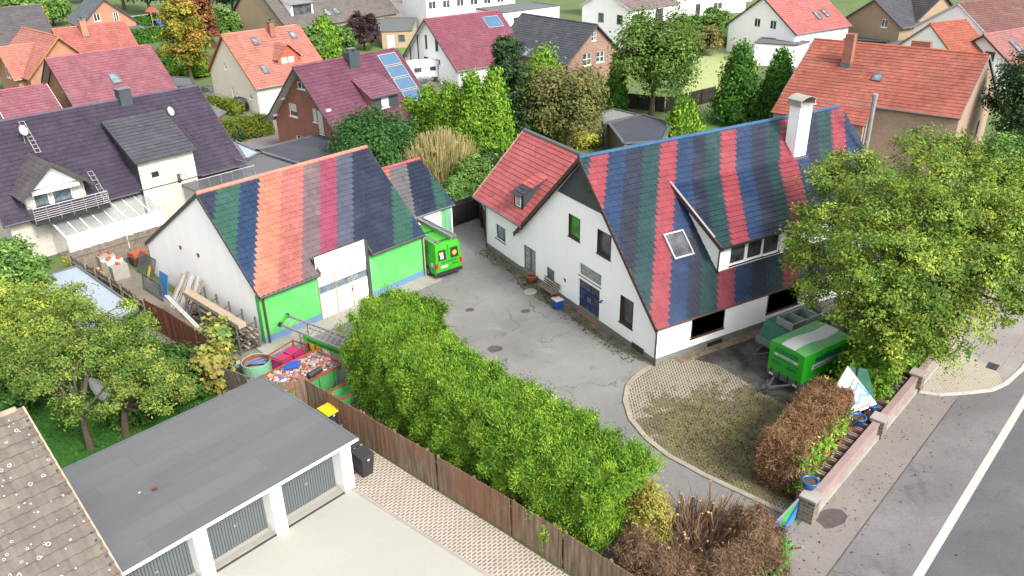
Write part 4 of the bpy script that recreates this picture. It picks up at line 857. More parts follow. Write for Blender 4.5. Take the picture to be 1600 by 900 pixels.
# right low wing with its roof terrace
a = on_front(W_, 265, 296, -6.6); b_ = on_front(W_, 372, 264, -6.6)
mb = MB(); tx0, tx1 = 12.2, 16.9; mb.box((tx0, -8.3, 0), (tx1, -5.2, 2.6), 'brick_white'); mb.box((tx0-.1, -8.4, 2.6), (tx1+.1, -5.1, 2.75), 'zinc'); tr = W_.T.part('terrace_wing', mb)
mb = MB(); mb.tube([(tx0, -5.3, 3.55), (tx0, -8.2, 3.55), (tx1, -8.2, 3.55), (tx1, -5.3, 3.55)], .03, 'aluminium', seg=5)
for k in range(6): x = tx0+(tx1-tx0)*k/5; mb.tube([(x, -8.2, 2.7), (x, -8.2, 3.55)], .02, 'aluminium', seg=5)
W_.T.part('railing', mb, tr)
# chimney, dishes, snow ladders on the roof
q = W_.front_pt(195, 160); mb = MB(); mb.box((q.x-.4, q.y-.3, q.z-.6), (q.x+.5, q.y+.5, q.z+1.0), 'slate_clad'); o = W_.T.part('chimney', mb, W_.roof); mb = MB(); mb.box((q.x-.45, q.y-.35, q.z+1.0), (q.x+.55, q.y+.55, q.z+1.06), 'zinc'); W_.T.part('chimney_cap', mb, o)
def dish(h, x, y, r_=.4):
    q = h.front_pt(x, y); mb = MB(); mb.tube([q+Vector((0, 0, -.1)), q+Vector((0, 0, .9))], .03, 'aluminium', seg=5); V0 = q+Vector((0, -.1, .95)); n_ = Vector((.5, -.8, .35)).normalized(); a_ = n_.cross(Vector((0, 0, 1))).normalized(); b2 = n_.cross(a_)
    rim = [V0+n_*.12+(a_*math.cos(t)+b2*math.sin(t))*r_ for t in [6.2832*k/14 for k in range(14)]]; mb.add([V0]+rim, [(0, 1+k, 1+(k+1) % 14) for k in range(14)], 'shade_white'); mb.tube([V0, V0+n_*.4+Vector((0, 0, -.1))], .015, 'aluminium', seg=4)
    return h.T.part('satellite_dish', mb, h.roof)
for o_ in list(W_.o.children):
    if o_.name.startswith('gutter'): bpy.data.objects.remove(o_)
for x0_, x1_ in ((0, bx0-.3), (bx1+.3, 17.6)):
    mb = MB(); mb.tube([(x0_, -5.74, 2.97), (x1_, -5.74, 2.97)], .065, 'dark_trim', seg=6); W_.T.part('gutter', mb)
dish(W_, 40, 225, .36); dish(W_, 268, 193, .35)
for (x1, y1), (x2, y2) in (((33, 190), (60, 238)), ((140, 268), (172, 322))):
    A_ = W_.front_pt(x1, y1, .15); B_ = W_.front_pt(x2, y2, .15); mb = MB(); d_ = Vector((.16, 0, 0))
    mb.beam(A_-d_, B_-d_, .04, .04, 'aluminium'); mb.beam(A_+d_, B_+d_, .04, .04, 'aluminium')
    for k in range(9): p_ = A_.lerp(B_, k/8); mb.beam(p_-d_*1.3, p_+d_*1.3, .14, .04, 'aluminium')
    W_.T.part('roof_ladder', mb, W_.roof)

# ================================================================= garage row
GT = Thing('garage_row', 'row of white garages with grey ribbed doors under one flat felt roof', 'garage', (7.3, 25.9, 0), 17.7)
Lg, Dg = 11.6, 6.85
mb = MB(); mb.box((-Lg, -.05, 2.42), (.0, Dg, 2.56), 'felt'); gr2 = GT.part('roof', mb)
mb = MB()
mb.beam((-Lg, -.1, 2.52), (.05, -.1, 2.53), .08, .08, 'plastic_white'); mb.beam((0.05, -.1, 2.52), (0.05, Dg, 2.52), .1, .11, 'felt'); mb.beam((-Lg, Dg, 2.53), (.05, Dg, 2.53), .1, .11, 'zinc'); GT.part('roof_edge', mb, gr2)
mb = MB(); bays = [(-3.35, -.62), (-6.4, -3.85), (-9.4, -6.9)]
yd = .62
mb.box((-Lg+.1, .95, 0), (-.2, Dg-.1, 2.42), 'white')
for a_, b2 in ((-.62, -.15), (-3.85, -3.35), (-6.9, -6.4), (-9.9, -9.4)): mb.box((a_, .25, 0), (b2, 1.0, 2.42), 'white')
mb.box((-.35, .25, 0), (-.12, .7, 2.42), 'white'); GT.part('wall', mb)
for a_, b2 in bays:
    mb = MB(); k = int((b2-a_)/.11)
    for i in range(k):
        x = a_+(b2-a_)*i/k; ww_ = (b2-a_)/k; mb.box((x+.008, yd+.25, .08), (x+ww_-.012, yd+.29, 2.38), 'garage_door')
    mb.box((a_, yd+.28, .05), (b2, yd+.31, 2.4), 'dark_metal'); g_ = GT.part('garage_door', mb)
    mb = MB(); mb.box(((a_+b2)/2-.06, yd+.2, 1.0), ((a_+b2)/2+.06, yd+.25, 1.05), 'aluminium'); GT.part('handle', mb, g_)
o = solid('leaf_litter', MB().box((0, 0, 0), (.22, .14, .02), 'rust').box((-.4, .05, 0), (-.32, .1, .015), 'shade_white').box((.05, -.1, .0), (.25, .02, .03), 'brown_wood'), 'small heap of brown litter on the grey garage roof', 'litter'); o.location = at(233, 766, 2.57)
# ================================================================= old tiled roof, bottom left
OLD = c(165, 155, 145, .5)
Hb = House('tiled_outbuilding', 'low outbuilding under an old brown tile roof with white lichen rings', (-11.0, 25.95), 16.3, 8.0, 8.4, 5.5, 1.9, 2.9, 6.4, og=.1, oe=.4, wall='white', roof=OLD, rmat='tiles_old', tw=.36, th=.40, trim='pale_wood', cat='outbuilding', ridgecol=c(190, 175, 155, .52), depth=.1, hs=None) if False else None
def lump(h, u, sl, r_, col, k=.03):
    kk = math.atan(h.kf); q = Vector((u, -sl*math.cos(kk), h.zr-sl*math.sin(kk))); n_ = Vector((0, -math.sin(kk), math.cos(kk))); return q + n_*.11, n_
Hb = House('tiled_outbuilding', 'low outbuilding under an old brown tile roof with white lichen rings', (-10.9, 26.2), 16.3, 7.85, 8.4, 5.5, 1.9, 2.9, 6.4, og=.1, oe=.4, wall='white', roof=OLD, rmat='tiles_old', tw=.34, th=.42, trim='pale_wood', cat='outbuilding', ridgecol=c(190, 175, 155, .52), prof=(0.0, .02, .045, .055, .045, .02), tileh=.035)
# lichen rings, thin discs grown on the tiles
mb = MB(); kk = math.atan(Hb.kf)
for i in range(170):
    u, sl = rnd.uniform(3.5, 7.7), rnd.uniform(.1, 8.5); q, n_ = lump(Hb, u, sl, 1, 1); q = q - n_*.015; a_ = Vector((1, 0, 0)); b2 = n_.cross(a_); r_ = rnd.choice([.02, .02, .03, .03, .04, .05, .07]); r0 = r_*.6 if r_ > .045 else 0.001; s_ = 9
    V = [q+(a_*math.cos(6.2832*k/s_)+b2*math.sin(6.2832*k/s_))*rr*rnd.uniform(.8, 1.15)+n_*.012 for rr in (r0, r_) for k in range(s_)]
    mb.add(V, [(k, (k+1) % s_, s_+(k+1) % s_, s_+k) for k in range(s_)], 'matt_painted', c(225, 220, 210, .55))
Hb.T.part('lichen', mb, Hb.roof)
mb = MB()
for i in range(26):
    sl = .3+i*.32; q, n_ = lump(Hb, 7.85-.12+rnd.uniform(-.06, .03), sl, 1, 1); mb.box((-.04, -.03, -.03), (.04, .03, .005), 'soil' if i % 3 else 'rust', None, Matrix.Translation(q) @ Matrix.Rotation(rnd.random()*3, 4, n_))
Hb.T.part('moss_tufts', mb, Hb.roof)

# ================================================================= background houses
PURP = c(150, 88, 115, .45)
h = House('brick_house', 'red brick house with purple tile roof, blue solar panels and hipped dormer', (18.82, 71.6), 18.4, 11.94, 5.63, 6.0, 3.0, 2.9, 8.6, og=.9, oe=.6, wall='brick_red', roof=PURP, rmat='tiles_glazed', tw=.3, th=.36, trim='dark_trim', ridgecol=PURP,
    wins=[('L', (450, 160), (465, 184), 'white_shut'), ('L', (487, 169), (496, 192), 'white_closed'), ('L', (494, 172), (507, 211), 'white_closed'), ('L', (463, 127), (477, 141), 'white'), ('L', (462, 210), (476, 221), 'white')])
hB = h
q1 = h.front_pt(588, 88); q2 = h.front_pt(622, 88); kk = math.atan(h.kf)
mb = MB(); 
for k in range(5):
    o = h.skylight(q1.x, -q1.y/math.cos(kk)+k*1.42, 2.2, 1.34, fr='aluminium', pane='solar', name='solar_panel')
mb = MB(); q = h.front_pt(551, 100); mb.box((q.x-.6, q.y-.4, q.z-.5), (q.x+.6, q.y+.6, q.z+1.1), 'slate_clad'); ch = h.T.part('chimney', mb, h.roof); mb = MB(); mb.box((q.x-.4, q.y-.2, q.z+1.35), (q.x+.4, q.y+.4, q.z+1.42), 'zinc')
for sx in (-.35, .3): mb.box((q.x+sx, q.y-.1, q.z+1.1), (q.x+sx+.05, q.y+.3, q.z+1.36), 'zinc')
h.T.part('chimney_cap', mb, ch)
# dormer on that house
def shed_dormer(h, x0, x1, yf, zf, zb, wallm, roofc, wins=(), cheek=None, name='dormer', st='white_closed', oh=.25):
    kf = h.kf; zl = h.zr+kf*yf-.1; yb_ = -(h.zr-zb)/kf; mb = MB(); fn = lambda u, z: (u, yf, z)
    mb.wall(fn, [(x0, zl), (x1, zl), (x1, zf), (x0, zf)], list(wins), .1, (0, -1, 0), wallm)
    for xx in (x0, x1): mb.add([(xx, yf, zl), (xx, yf, zf), (xx, yb_, zb)], [(0, 1, 2)], cheek or wallm)
    d = h.T.part(name, mb); v_ = Vector((0, yb_-yf+oh, zb-zf+.02)); l_ = v_.length; v_.normalize()
    v, f, c2 = tiles((x0-oh, yf-oh, zf-oh*v_.z), (1, 0, 0), v_, x1-x0+2*oh, l_, .32, .36, lambda u, s_, i: roofc, seed=2); fast_mesh('dormer_roof', v, f, c2, h.rmat, d)
    for w_ in wins: make_window(h.T, fn, (0, -1, 0), w_, st, .1, d)
    mb = MB(); mb.beam((x0-oh, yf-oh-.03, zf-.1), (x1+oh, yf-oh-.03, zf-.1), .08, .12, 'dark_trim'); h.T.part('dormer_trim', mb, d); return d
qa = h.front_pt(575, 165); 
dx = h.front_pt(560, 175).x
A_ = on_front(h, 583, 170, -4.3); B_ = on_front(h, 618, 155, -4.3)
shed_dormer(h, A_.x, B_.x+.3, -4.3, 5.7, 7.3, 'slate_clad', c(170, 110, 135, .5), [(A_.x+1.0, 4.5, .9, 1.1)], cheek='brick_red')
mb = MB()
for s_ in (1, -1):
    pass
for z_, y_ in ((5.2, -3.4*0+-3.2), (3.4, -5.1)):
    mb.box((.45, y_-.35, z_-.1), (.95, y_+.0, z_+.12), 'shade_white')
mb.box((.45, 3.3, 5.2), (.95, 3.7, 5.4), 'shade_white'); mb.box((.45, 5.0, 3.4), (.95, 5.4, 3.6), 'shade_white'); h.T.part('roof_bracket', mb)
for s_, D, ze in ((-1, h.Df, h.zef), (1, h.Db, h.zeb)):
    mb = MB(); mb.quad((.03, s_*D, ze-.08), (.95, s_*D, ze-.08), (.95, 0, h.zr-.08), (.03, 0, h.zr-.08), 'shade_white'); h.T.part('soffit', mb)
MAU = c(188, 112, 128, .5)
h = House('brick_house', 'brick house with wide mauve tile roof and one skylight, upper left', (.2, 101.4), 16.2, 11.56, 5.0, 5.0, 2.5, 2.5, 6.8, og=.8, oe=.5, wall='brick_orange', roof=MAU, trim='dark_wood', ridgecol=MAU, wins=[('L', -1.2, 3.3, .8, 1.2, 'white'), ('L', -3.2, 1.2, .8, 1.2, 'white')])
q = h.front_pt(168, 117); h.skylight(q.x, -q.y/math.cos(math.atan(h.kf)), 1.0, 1.4)
mb = MB(); mb.quad((.05, h.Db, 2.4), (.7, h.Db, 2.4), (.7, 0, 6.7), (.05, 0, 6.7), 'shade_white'); h.T.part('soffit', mb)
h = House('porch_wing', 'low mauve roofed brick wing beside the wide mauve roof house', (-5.6, 97.8), 16.2, 5.6, 3.6, 3.6, 1.9, 1.9, 4.6, og=.3, oe=.3, wall='brick_orange', roof=MAU, trim='shade_white', wins=[('L', -1.0, .6, .8, 1.3, 'white')], cat='house')
SAL = c(238, 150, 130, .5)
h = House('brick_house', 'orange brick house with salmon roof and wide orange trimmed gable', (2.28, 114.2), 107.6, 12.1, 4.28, 4.6, 3.0, 3.0, 7.35, og=.5, oe=.4, wall='brick_orange', roof=SAL, trim='orange_wood', ridgecol=SAL, wins=[('L', -1.6, .9, 1.2, 1.3, 'white')])
h2 = House('brick_house', 'low brick wing with salmon roof and tall orange chimney', (2.0, 127.5), 12, 9.5, 4.5, 4.5, 3.0, 3.0, 6.6, og=.3, oe=.4, wall='brick_orange', roof=c(228, 130, 120, .5), trim='orange_wood', wins=[('F', 6.5, .8, 1.2, 1.1, 'white')])
h2.chimney(3.2, -1.6, .8, .8, 7.6, 'brick_orange')
h = House('brick_house', 'small salmon gabled wing with triangular loft window, far left edge', (-4.6, 117.5), 17, 6.0, 3.6, 3.6, 2.8, 2.8, 6.2, og=.5, oe=.4, wall='brick_orange', roof=SAL, trim='orange_wood', wins=[('L', -.9, 2.6, 1.6, 1.6, 'white')])
h = House('garden_house', 'grey tiled roof house at the far left corner behind the salmon roofs', (-22, 140), 10, 24, 7, 7, 3, 3, 8.2, roof=c(128, 122, 124, .5), wall='beige')
GRY = c(128, 136, 146, .5)
h = House('brick_house', 'orange brick gable house with blue grey roof and glazed terrace', (11.27, 157.7), 95.4, 12, 4.73, 4.73, 3.0, 3.0, 7.15, og=.4, oe=.4, wall='brick_orange', roof=GRY, trim='slate_clad', ridgecol=GRY, th=.4,
    wins=[('L', (145, 22), (158, 33), 'white'), ('L', (176, 19), (188, 38), 'white'), ('L', (155, 46), (171, 55), 'white')])
mb = MB(); mb.box((-3.2, -4.8, 2.3), (.4, 1.0, 2.4), 'zinc')
for y_ in (-4.6, -1.9, .8): mb.box((-3.1, y_-.06, 0), (-2.98, y_+.06, 2.3), 'shade_white')
mb.box((-3.1, -4.8, 0), (-3.0, -2.2, 2.2), 'brick_orange'); h.T.part('terrace_canopy', mb)
h = House('plaster_house', 'cream house with salmon tile roof, orange dormer and black car in front', (18.02, 97.58), 14.4, 9.98, 6.38, 5.4, 3.0, 3.4, 8.15, og=.3, oe=.4, wall='cream', roof=SAL, trim='terracotta', ridgecol=SAL,
    wins=[('L', (349, 97), (354, 109), 'white_shut'), ('L', (361, 136), (368, 158), dict(fr='plastic_white', pane='shade_white', sill=None, mull=0, shut=0, name='door')), ('L', (370, 146), (373, 151), 'white'), ('L', (389, 146), (395, 156), 'white_shut'), ('F', 4.6, .3, 2.4, 2.2, 'white_closed')])
kk = math.atan(h.kf)
for x, y in ((390, 60), (449, 50), (405, 104)): q = h.front_pt(x, y); h.skylight(q.x, -q.y/math.cos(kk), .7, 1.2)
q = h.front_pt(425, 55); h.chimney(q.x-.3, q.y-.3, .6, .6, q.z+1.5, 'brick_red')
def gable_dormer(h, x0, x1, yf, zf, zr_, wallm, roofc, wins=(), st='white_closed'):
    kf = h.kf; zl = h.zr+kf*yf-.1; xm = (x0+x1)/2; mb = MB(); fn = lambda u, z: (u, yf, z)
    mb.wall(fn, [(x0, zl), (x1, zl), (x1, zf), (xm, zr_-.1), (x0, zf)], list(wins), .1, (0, -1, 0), wallm)
    for xx in (x0, x1): mb.add([(xx, yf, zl), (xx, yf, zf), (xx, -(h.zr-zf)/kf, zf)], [(0, 1, 2)], wallm)
    d = h.T.part('dormer', mb); L2 = []; hw_ = (x1-x0)/2+.3; dz = (zr_-zf)*hw_/((x1-x0)/2); zz = zr_-dz
    for sg in (-1, 1):
        ev = Vector((-sg*hw_, 0, dz)); el = ev.length; ev.normalize(); ln = -(yf-.3) - (h.zr-zr_)/kf + .4
        L2.append(tiles((xm+sg*hw_, yf-.3, zz), (0, 1, 0), ev, ln, el, .32, .36, lambda u, s_, i: roofc, lambda u, sl, el=el: (yf-.3+u) < -(h.zr-(zr_-sl*dz/el))/kf+.3, seed=8))
    v, f, c2 = cat_tiles(L2); fast_mesh('dormer_roof', v, f, c2, h.rmat, d)
    for w_ in wins: make_window(h.T, fn, (0, -1, 0), w_, st, .1, d)
    return d
A_ = on_front(h, 434, 95, -4.2); B_ = on_front(h, 467, 90, -4.2)
gable_dormer(h, A_.x, B_.x, -4.2, 5.6, 6.9, 'terracotta', SAL, [(A_.x+.45, 4.1, .9, 1.4), (B_.x-1.5, 4.1, .9, 1.4)])
h = House('plaster_house', 'white house with pink purple roof and glazed gable behind the caravan', (43.65, 99.15), 8.1, 12.2, 7.07, 6.3, 2.0, 2.0, 7.6, og=.6, oe=.5, wall='white', roof=c(178, 95, 118, .48), trim='dark_trim', ridgecol=c(195, 100, 130, .5),
    wins=[('L', (663, 54), (668, 76), 'dark'), ('L', (679, 58), (685, 80), 'dark'), ('L', (662, 88), (670, 97), 'dark'), ('L', (680, 92), (688, 101), 'dark')])
q = h.front_pt(752, 28); h.skylight(q.x, -q.y/math.cos(math.atan(h.kf)), 2.6, 2.0, fr='aluminium', pane='solar', name='solar_panel')
mb = MB(); mb.quad((.06, h.Db, 1.9), (.7, h.Db, 1.9), (.7, 0, 7.5), (.06, 0, 7.5), 'shade_white')
for y_ in (2.2, 4.2, 6.0): mb.beam((.2, y_, .0), (.2, y_, 7.4-.9*y_), .12, .12, 'dark_wood')
h.T.part('gable_frame', mb)
h = House('brick_house', 'mixed brick house with dark grey tile roof and white cross windows', (60.54, 84.49), 98.5, 14.98, 4.8, 5.01, 3.0, 3.0, 7.15, og=.35, oe=.4, wall='brick_mixed', roof=c(105, 108, 118, .5), trim='dark_trim', ridgecol=c(110, 112, 120, .5), hs=None) if False else House('brick_house', 'mixed brick house with dark grey tile roof and white cross windows', (60.54, 84.49), 98.5, 14.98, 5.0, 5.01, 3.0, 3.0, 7.15, og=.35, oe=.4, wall='brick_mixed', roof=c(105, 108, 118, .5), trim='dark_trim', ridgecol=c(110, 112, 120, .5),
    wins=[('L', (925, 51), (932, 63), 'cross'), ('L', (911, 84), (924, 101), 'cross'), ('L', (932, 81), (944, 96), 'cross')])
for x, y in ((813, 73), (832, 77)):
    n_ = h.T.M.to_3x3() @ Vector((0, h.kb, 1)); P = h.T.M @ Vector((0, 0, h.zr)); q = h.T.inv @ onplane(x, y, P, n_); h.skylight(q.x, q.y/math.cos(math.atan(h.kb)), .8, 1.3, side='B')
h = House('plaster_house', 'wide beige house with weathered grey brown roof and glazed roof recess', (31.5, 139.5), 20.5, 24, 8.5, 8.5, 3.2, 3.2, 10.4, og=.4, oe=.4, wall='beige', roof=c(145, 138, 132, .5), trim='dark_trim', wins=[('L', -5.5, 1.0, 1, 1.5, 'brown'), ('L', -3.5, 1.0, 1, 1.5, 'brown'), ('L', -1.5, 1.0, 1, 1.5, 'brown')])
kk = math.atan(h.kf)
for x, y in ((505, 17), (518, 14)): q = h.front_pt(x, y); h.skylight(q.x, -q.y/math.cos(kk), 1.0, 1.2)
A_ = on_front(h, 458, 38, -6.6); B_ = on_front(h, 491, 30, -6.6); shed_dormer(h, A_.x, B_.x, -6.6, 6.6, 7.3, 'plastic_white', c(205, 205, 205), [(A_.x+.3, 4.8, B_.x-A_.x-.6, 1.6)], st='dark')
def flat(name, label, pts, h_, wallm, roofm='felt', par=.25, cat='building', wins=(), group=None):
    """flat roofed building on a footprint given counter-clockwise; wins: (edge, u, z, w, h, style)"""
    P = [Vector((p[0], p[1], 0)) for p in pts]; T = Thing(name, label, cat, (P[0].x, P[0].y, 0), 0, group); P = [p-P[0] for p in P]; mb = MB(); k = len(P); W = []
    ar = sum(P[i].x*P[(i+1) % k].y-P[(i+1) % k].x*P[i].y for i in range(k)); sg = 1 if ar > 0 else -1
    for i in range(k):
        a_, b2 = P[i], P[(i+1) % k]; d_ = (b2-a_); L = d_.length; d_.normalize(); n_ = Vector((d_.y, -d_.x, 0))*sg; fn = lambda u, z, a_=a_, d_=d_: a_+d_*u+Vector((0, 0, z)); hs_ = [w_[1:5] for w_ in wins if w_[0] == i]
        mb.wall(fn, [(0, 0), (L, 0), (L, h_), (0, h_)], hs_, .1, n_, wallm)
        for w_ in wins:
            if w_[0] == i: W.append((fn, n_, w_[1:5], w_[5]))
    T.part('wall', mb); mb = MB(); mb.prism([p+Vector((0, 0, h_-.12)) for p in P], (0, 0, .1), roofm); r_ = T.part('roof', mb); mb = MB()
    for i in range(k): mb.beam(P[i]+Vector((0, 0, h_+.02)), P[(i+1) % k]+Vector((0, 0, h_+.02)), par, .14, 'zinc')
    T.part('roof_edge', mb, r_)
    for fn, n_, rc_, st in W: make_window(T, fn, n_, rc_, st, .1, T.o)
    return T
flat('brick_garage', 'low garage with wide black felt roof beside the red brick house', [at(480, 262, 2.6), at(400, 237, 2.6), at(500, 211, 2.6), at(545, 222, 2.6), at(530, 262, 2.6)], 2.7, 'brick_red', 'felt_dark', cat='garage')
flat('carport', 'flat roofed carport with blue grey deck next to the purple roofed house', [at(388, 290, 2.5), at(372, 256, 2.5), at(415, 244, 2.5), at(485, 262, 2.5), at(440, 300, 2.5)], 2.6, 'white', 'felt', cat='carport')
T = flat('glass_canopy', 'pale glass canopy roof between the purple roof and the carport', [at(385, 252, 2.6), at(365, 222, 2.6), at(408, 240, 2.6)], 2.7, 'white', 'sheet_blue', cat='canopy')
flat('garage_extension', 'small beige flat roofed garage with a grey door near the dark purple tree', [at(598, 76), at(645, 74), at(652, 52), at(590, 52)], 2.6, 'beige', 'felt', cat='garage', wins=[(0, .8, .05, 1.2, 2.0, 'white_closed'), (0, 2.6, 1.0, 1.0, 1.0, 'dark')])
def bldg(name, label, x, y, rot, L, D, ze, zr, wallm, roofc, wins, **k): return House(name, label, (x, y), rot, L, D/2, D/2, ze, ze, zr, wall=wallm, roof=roofc, wins=wins, **k)
p_ = at(745, 45); bldg('plaster_house', 'tall bright white house above the parked cars at the top edge', p_.x-11, p_.y+3, 4, 19, 10, 7.5, 11.5, 'white', c(150, 135, 135, .5), [('F', .8+2.8*k, zz, 1.5, 1.3, 'white') for k in range(6) for zz in (1.0, 4.2)])
h = House('plaster_house', 'white house with brown roof and wooden balcony behind the walnut tree', (76, 104.5), 12, 12, 5.2, 5.2, 6.0, 6.0, 8.6, og=.3, oe=.3, wall='white', roof=c(175, 150, 150, .5), trim='shade_white', wins=[('F', 1.0, 3.9, 2.4, 1.5, 'brown2'), ('F', 6.2, 3.7, 2.0, 1.9, 'brown2'), ('F', 6.2, .9, 1.8, 1.4, 'brown2'), ('L', -3.5, 3.9, 1.2, 1.3, 'brown2'), ('L', .3, 3.9, 1.2, 1.3, 'brown2')])
mb = MB(); mb.box((4.6, h.yF-1.5, 3.0), (10.5, h.yF, 3.15), 'concrete'); bl = h.T.part('balcony', mb); mb = MB(); mb.box((4.6, h.yF-1.5, 3.2), (10.5, h.yF-1.42, 4.1), 'ochre_plaster')
for k in range(20): mb.box((4.6+k*.3, h.yF-1.54, 3.2), (4.63+k*.3, h.yF-1.5, 4.1), 'brown_wood')
h.T.part('railing', mb, bl)
flat('flat_house', 'white flat roofed extension left of the wooden balcony house', [(62.5, 112), (74, 114), (73, 121), (61.5, 119)], 5.6, 'white', 'felt', wins=[(0, 2, 3.4, 1.4, 1.3, 'brown2'), (0, 6.5, 3.2, 1.6, 1.2, 'grey')])
p_ = at(1050, 27); flat('white_bungalow', 'long white bungalow with brown door beyond the garden shrubs', [(p_.x, p_.y), (p_.x+16, p_.y-3), (p_.x+17, p_.y+5), (p_.x+1, p_.y+8)], 3.2, 'white', 'felt', wins=[(0, 5, .05, 1.1, 2.1, 'brown'), (0, 9, 1, 2, 1.2, 'white'), (0, .8, 1.2, 1.0, 1.0, 'white')])
p_ = at(1110, 12); bldg('plaster_house', 'white house with terrace door beyond the bungalow at the top edge', p_.x+1, p_.y+7, 0, 14, 9, 4.5, 8, 'white', c(110, 112, 120, .5), [('F', 3, .3, 2.4, 2.0, 'dark'), ('F', 7.5, 3, 1.6, 1.2, 'dark')])
h = House('plaster_house', 'white gable house with salmon tile roof and two skylights', (89.3, 85.4), 4.5, 12.5, 6.39, 6.3, 4.0, 4.0, 8.35, og=.3, oe=.4, wall='white', roof=c(238, 135, 130, .5), trim='brown_wood', wins=[('L', -2.6, 4.2, 1.1, 1.2, 'white'), ('L', .2, 4.2, 1.1, 1.2, 'white'), ('F', 2.2, .9, 2.5, 1.5, 'white'), ('F', 6.0, 1.0, 1.2, 1.3, 'white'), ('L', -3.8, 1.0, 1.0, 1.2, 'white')])
kk = math.atan(h.kf)
for x, y in ((1269, 20), (1281, 16)): q = h.front_pt(x, y); h.skylight(q.x, -q.y/math.cos(kk), .9, 1.5)
flat('flat_garage', 'white flat roofed garage in front of the salmon roofed gable house', [at(1180, 68, 2.9), at(1246, 72, 2.9), at(1265, 66, 2.9), at(1190, 60, 2.9)], 3.0, 'white', 'felt', cat='garage')
TAN = c(218, 118, 95, .5)
def tancol(u, sl, i): return tuple(v*(1+.10*math.sin(u*.7+sl*.5)+rnd.uniform(-.08, .08)) for v in TAN)
h = House('brick_house', 'big tan brick house with weathered orange tile roof', (64.05, 54.18), -69, 15.0, 6.51, 7.6, 5.0, 4.9, 9.05, og=.12, oe=.35, wall='brick_tan', roof=TAN, colfn=tancol, trim='grey_plinth', ridgecol=c(215, 120, 95, .5), th=.4, tw=.36,
    wins=[('R', 1.0, 5.4, .5, 1.3, 'white'), ('R', -2.4, 1.0, 1.0, 1.7, 'grey'), ('R', 2.6, 1.2, .9, 1.6, 'grey')]) 
hT = h
kT = h.kf; ev = Vector((0, 2.0, 2.0*kT)); el_ = ev.length; ev.normalize(); v, f, c2 = tiles((0, -8.5, 5.0-2.0*kT), (1, 0, 0), ev, 8.3, el_, .36, .4, lambda u, s_, i: tancol(u, s_+7, i), seed=6); fast_mesh('lower_roof', v, f, c2, 'tiles_matt', h.roof)
mb = MB(); mb.box((.15, -8.2, 0), (8.1, -6.0, 3.9), 'brick_tan'); mb.add([(8.1, -8.2, 3.9), (8.1, -6.0, 3.9), (8.1, -6.0, 5.1)], [(0, 1, 2)], 'brick_tan'); mb.tube([(8.35, -8.5, 3.7), (8.35, -6.5, 4.9), (15, -6.55, 4.95)], .07, 'zinc', seg=6); mb.tube([(8.3, -8.3, 3.7), (8.25, -8.25, 0)], .05, 'zinc', seg=6); h.T.part('side_wing', mb)
q = h.front_pt(1324, 100); mb = MB(); mb.box((q.x-.45, q.y-.4, q.z-.6), (q.x+.35, q.y+.4, 10.2), 'brick_red'); mb.box((q.x-.5, q.y-.5, q.z-.3), (q.x+.4, q.y+.45, q.z+.15), 'zinc'); h.T.part('chimney', mb, h.roof)
q = h.front_pt(1367, 116); h.skylight(q.x, -q.y/math.cos(math.atan(h.kf)), .8, .9)
q = h.front_pt(1438, 74); mb = MB(); mb.box((q.x-.9, .5, 8.0), (q.x+.7, 1.3, 9.6), 'brick_red'); h.T.part('chimney', mb, h.roof)
p1 = at(1290, 50); h = House('plaster_house', 'ochre plaster house with dark grey cross gabled roof and low front extension', (104, 78.5), 4, 13.5, 5, 5, 4.2, 4.2, 7.6, wall='ochre_plaster', roof=c(105, 105, 115, .5), trim='dark_trim', wins=[('F', 1.2, 1.0, 1.3, 1.2, 'white'), ('F', 4.8, 1.0, 1.6, 1.2, 'white'), ('L', -2.5, 4, 1.0, 1.1, 'white')])
flat('porch', 'low ochre extension with grey roof before the ochre plaster house', [(101.5, 70.8), (110, 71.6), (109.8, 74), (101.3, 73.2)], 2.5, 'ochre_plaster', 'felt', wins=[(0, 1.2, .05, 1.0, 2.0, 'white_closed'), (0, 3.0, .9, .9, 1.1, 'dark'), (0, 6.9, .2, 1.2, 1.9, 'brown')])
h = House('plaster_house', 'ochre house wing with dark arched porch opening', (112.5, 73.5), 80, 10, 4.5, 4.5, 4.5, 4.5, 8.2, wall='ochre_plaster', roof=c(100, 95, 102, .5), trim='dark_trim', wins=[('L', -3.6, .3, 1.3, 3.0, 'dark')])
flat('black_shed', 'low black roofed shed on the lawn behind the orange tile roof', [at(1320, 62, 2.2), at(1385, 66, 2.2), at(1392, 58, 2.2), at(1325, 52, 2.2)], 2.3, 'black', 'felt_dark', cat='shed')
h = House('plaster_house', 'white house with brown tile roof and shuttered windows, upper right', (98.5, 62.5), -4, 20, 5.5, 6, 5.4, 5.4, 9.0, og=.2, oe=.3, wall='white', roof=c(160, 105, 98, .5), trim='shade_white', wins=[('F', 2.6, 2.9, 1.5, 1.5, 'white_shut'), ('F', 8.2, 2.9, 1.4, 1.4, 'white_shut'), ('F', 1.0, .6, .7, 1.2, 'white')])
mb = MB(); q = Vector((8.9, h.yF-.25, 3.8)); mb.lathe([(0, 0), (.45, .12)], q, 'rust', seg=14); 
h.T.part('satellite_dish', mb)
h = House('roofed_wing', 'narrow white wing with steep orange tile roof beside the brown roofed house', (91.3, 60.8), -5, 6.2, 5, 5, 3.6, 3.6, 7.4, og=.15, oe=.3, wall='white', roof=c(220, 115, 85, .46), trim='terracotta', cat='house')
h = House('plaster_house', 'house with dusty pink roof and triangular gable window at the right edge', (95.3, 56.5), 1.8, 14, 5.2, 5.2, 2.6, 2.6, 6.3, og=.5, oe=.4, wall='white', roof=c(205, 135, 128, .5), trim='brown_wood', wins=[('L', -1.6, 3.5, 1.2, 1.0, 'dark'), ('L', .4, 3.5, 1.2, 1.0, 'dark')])
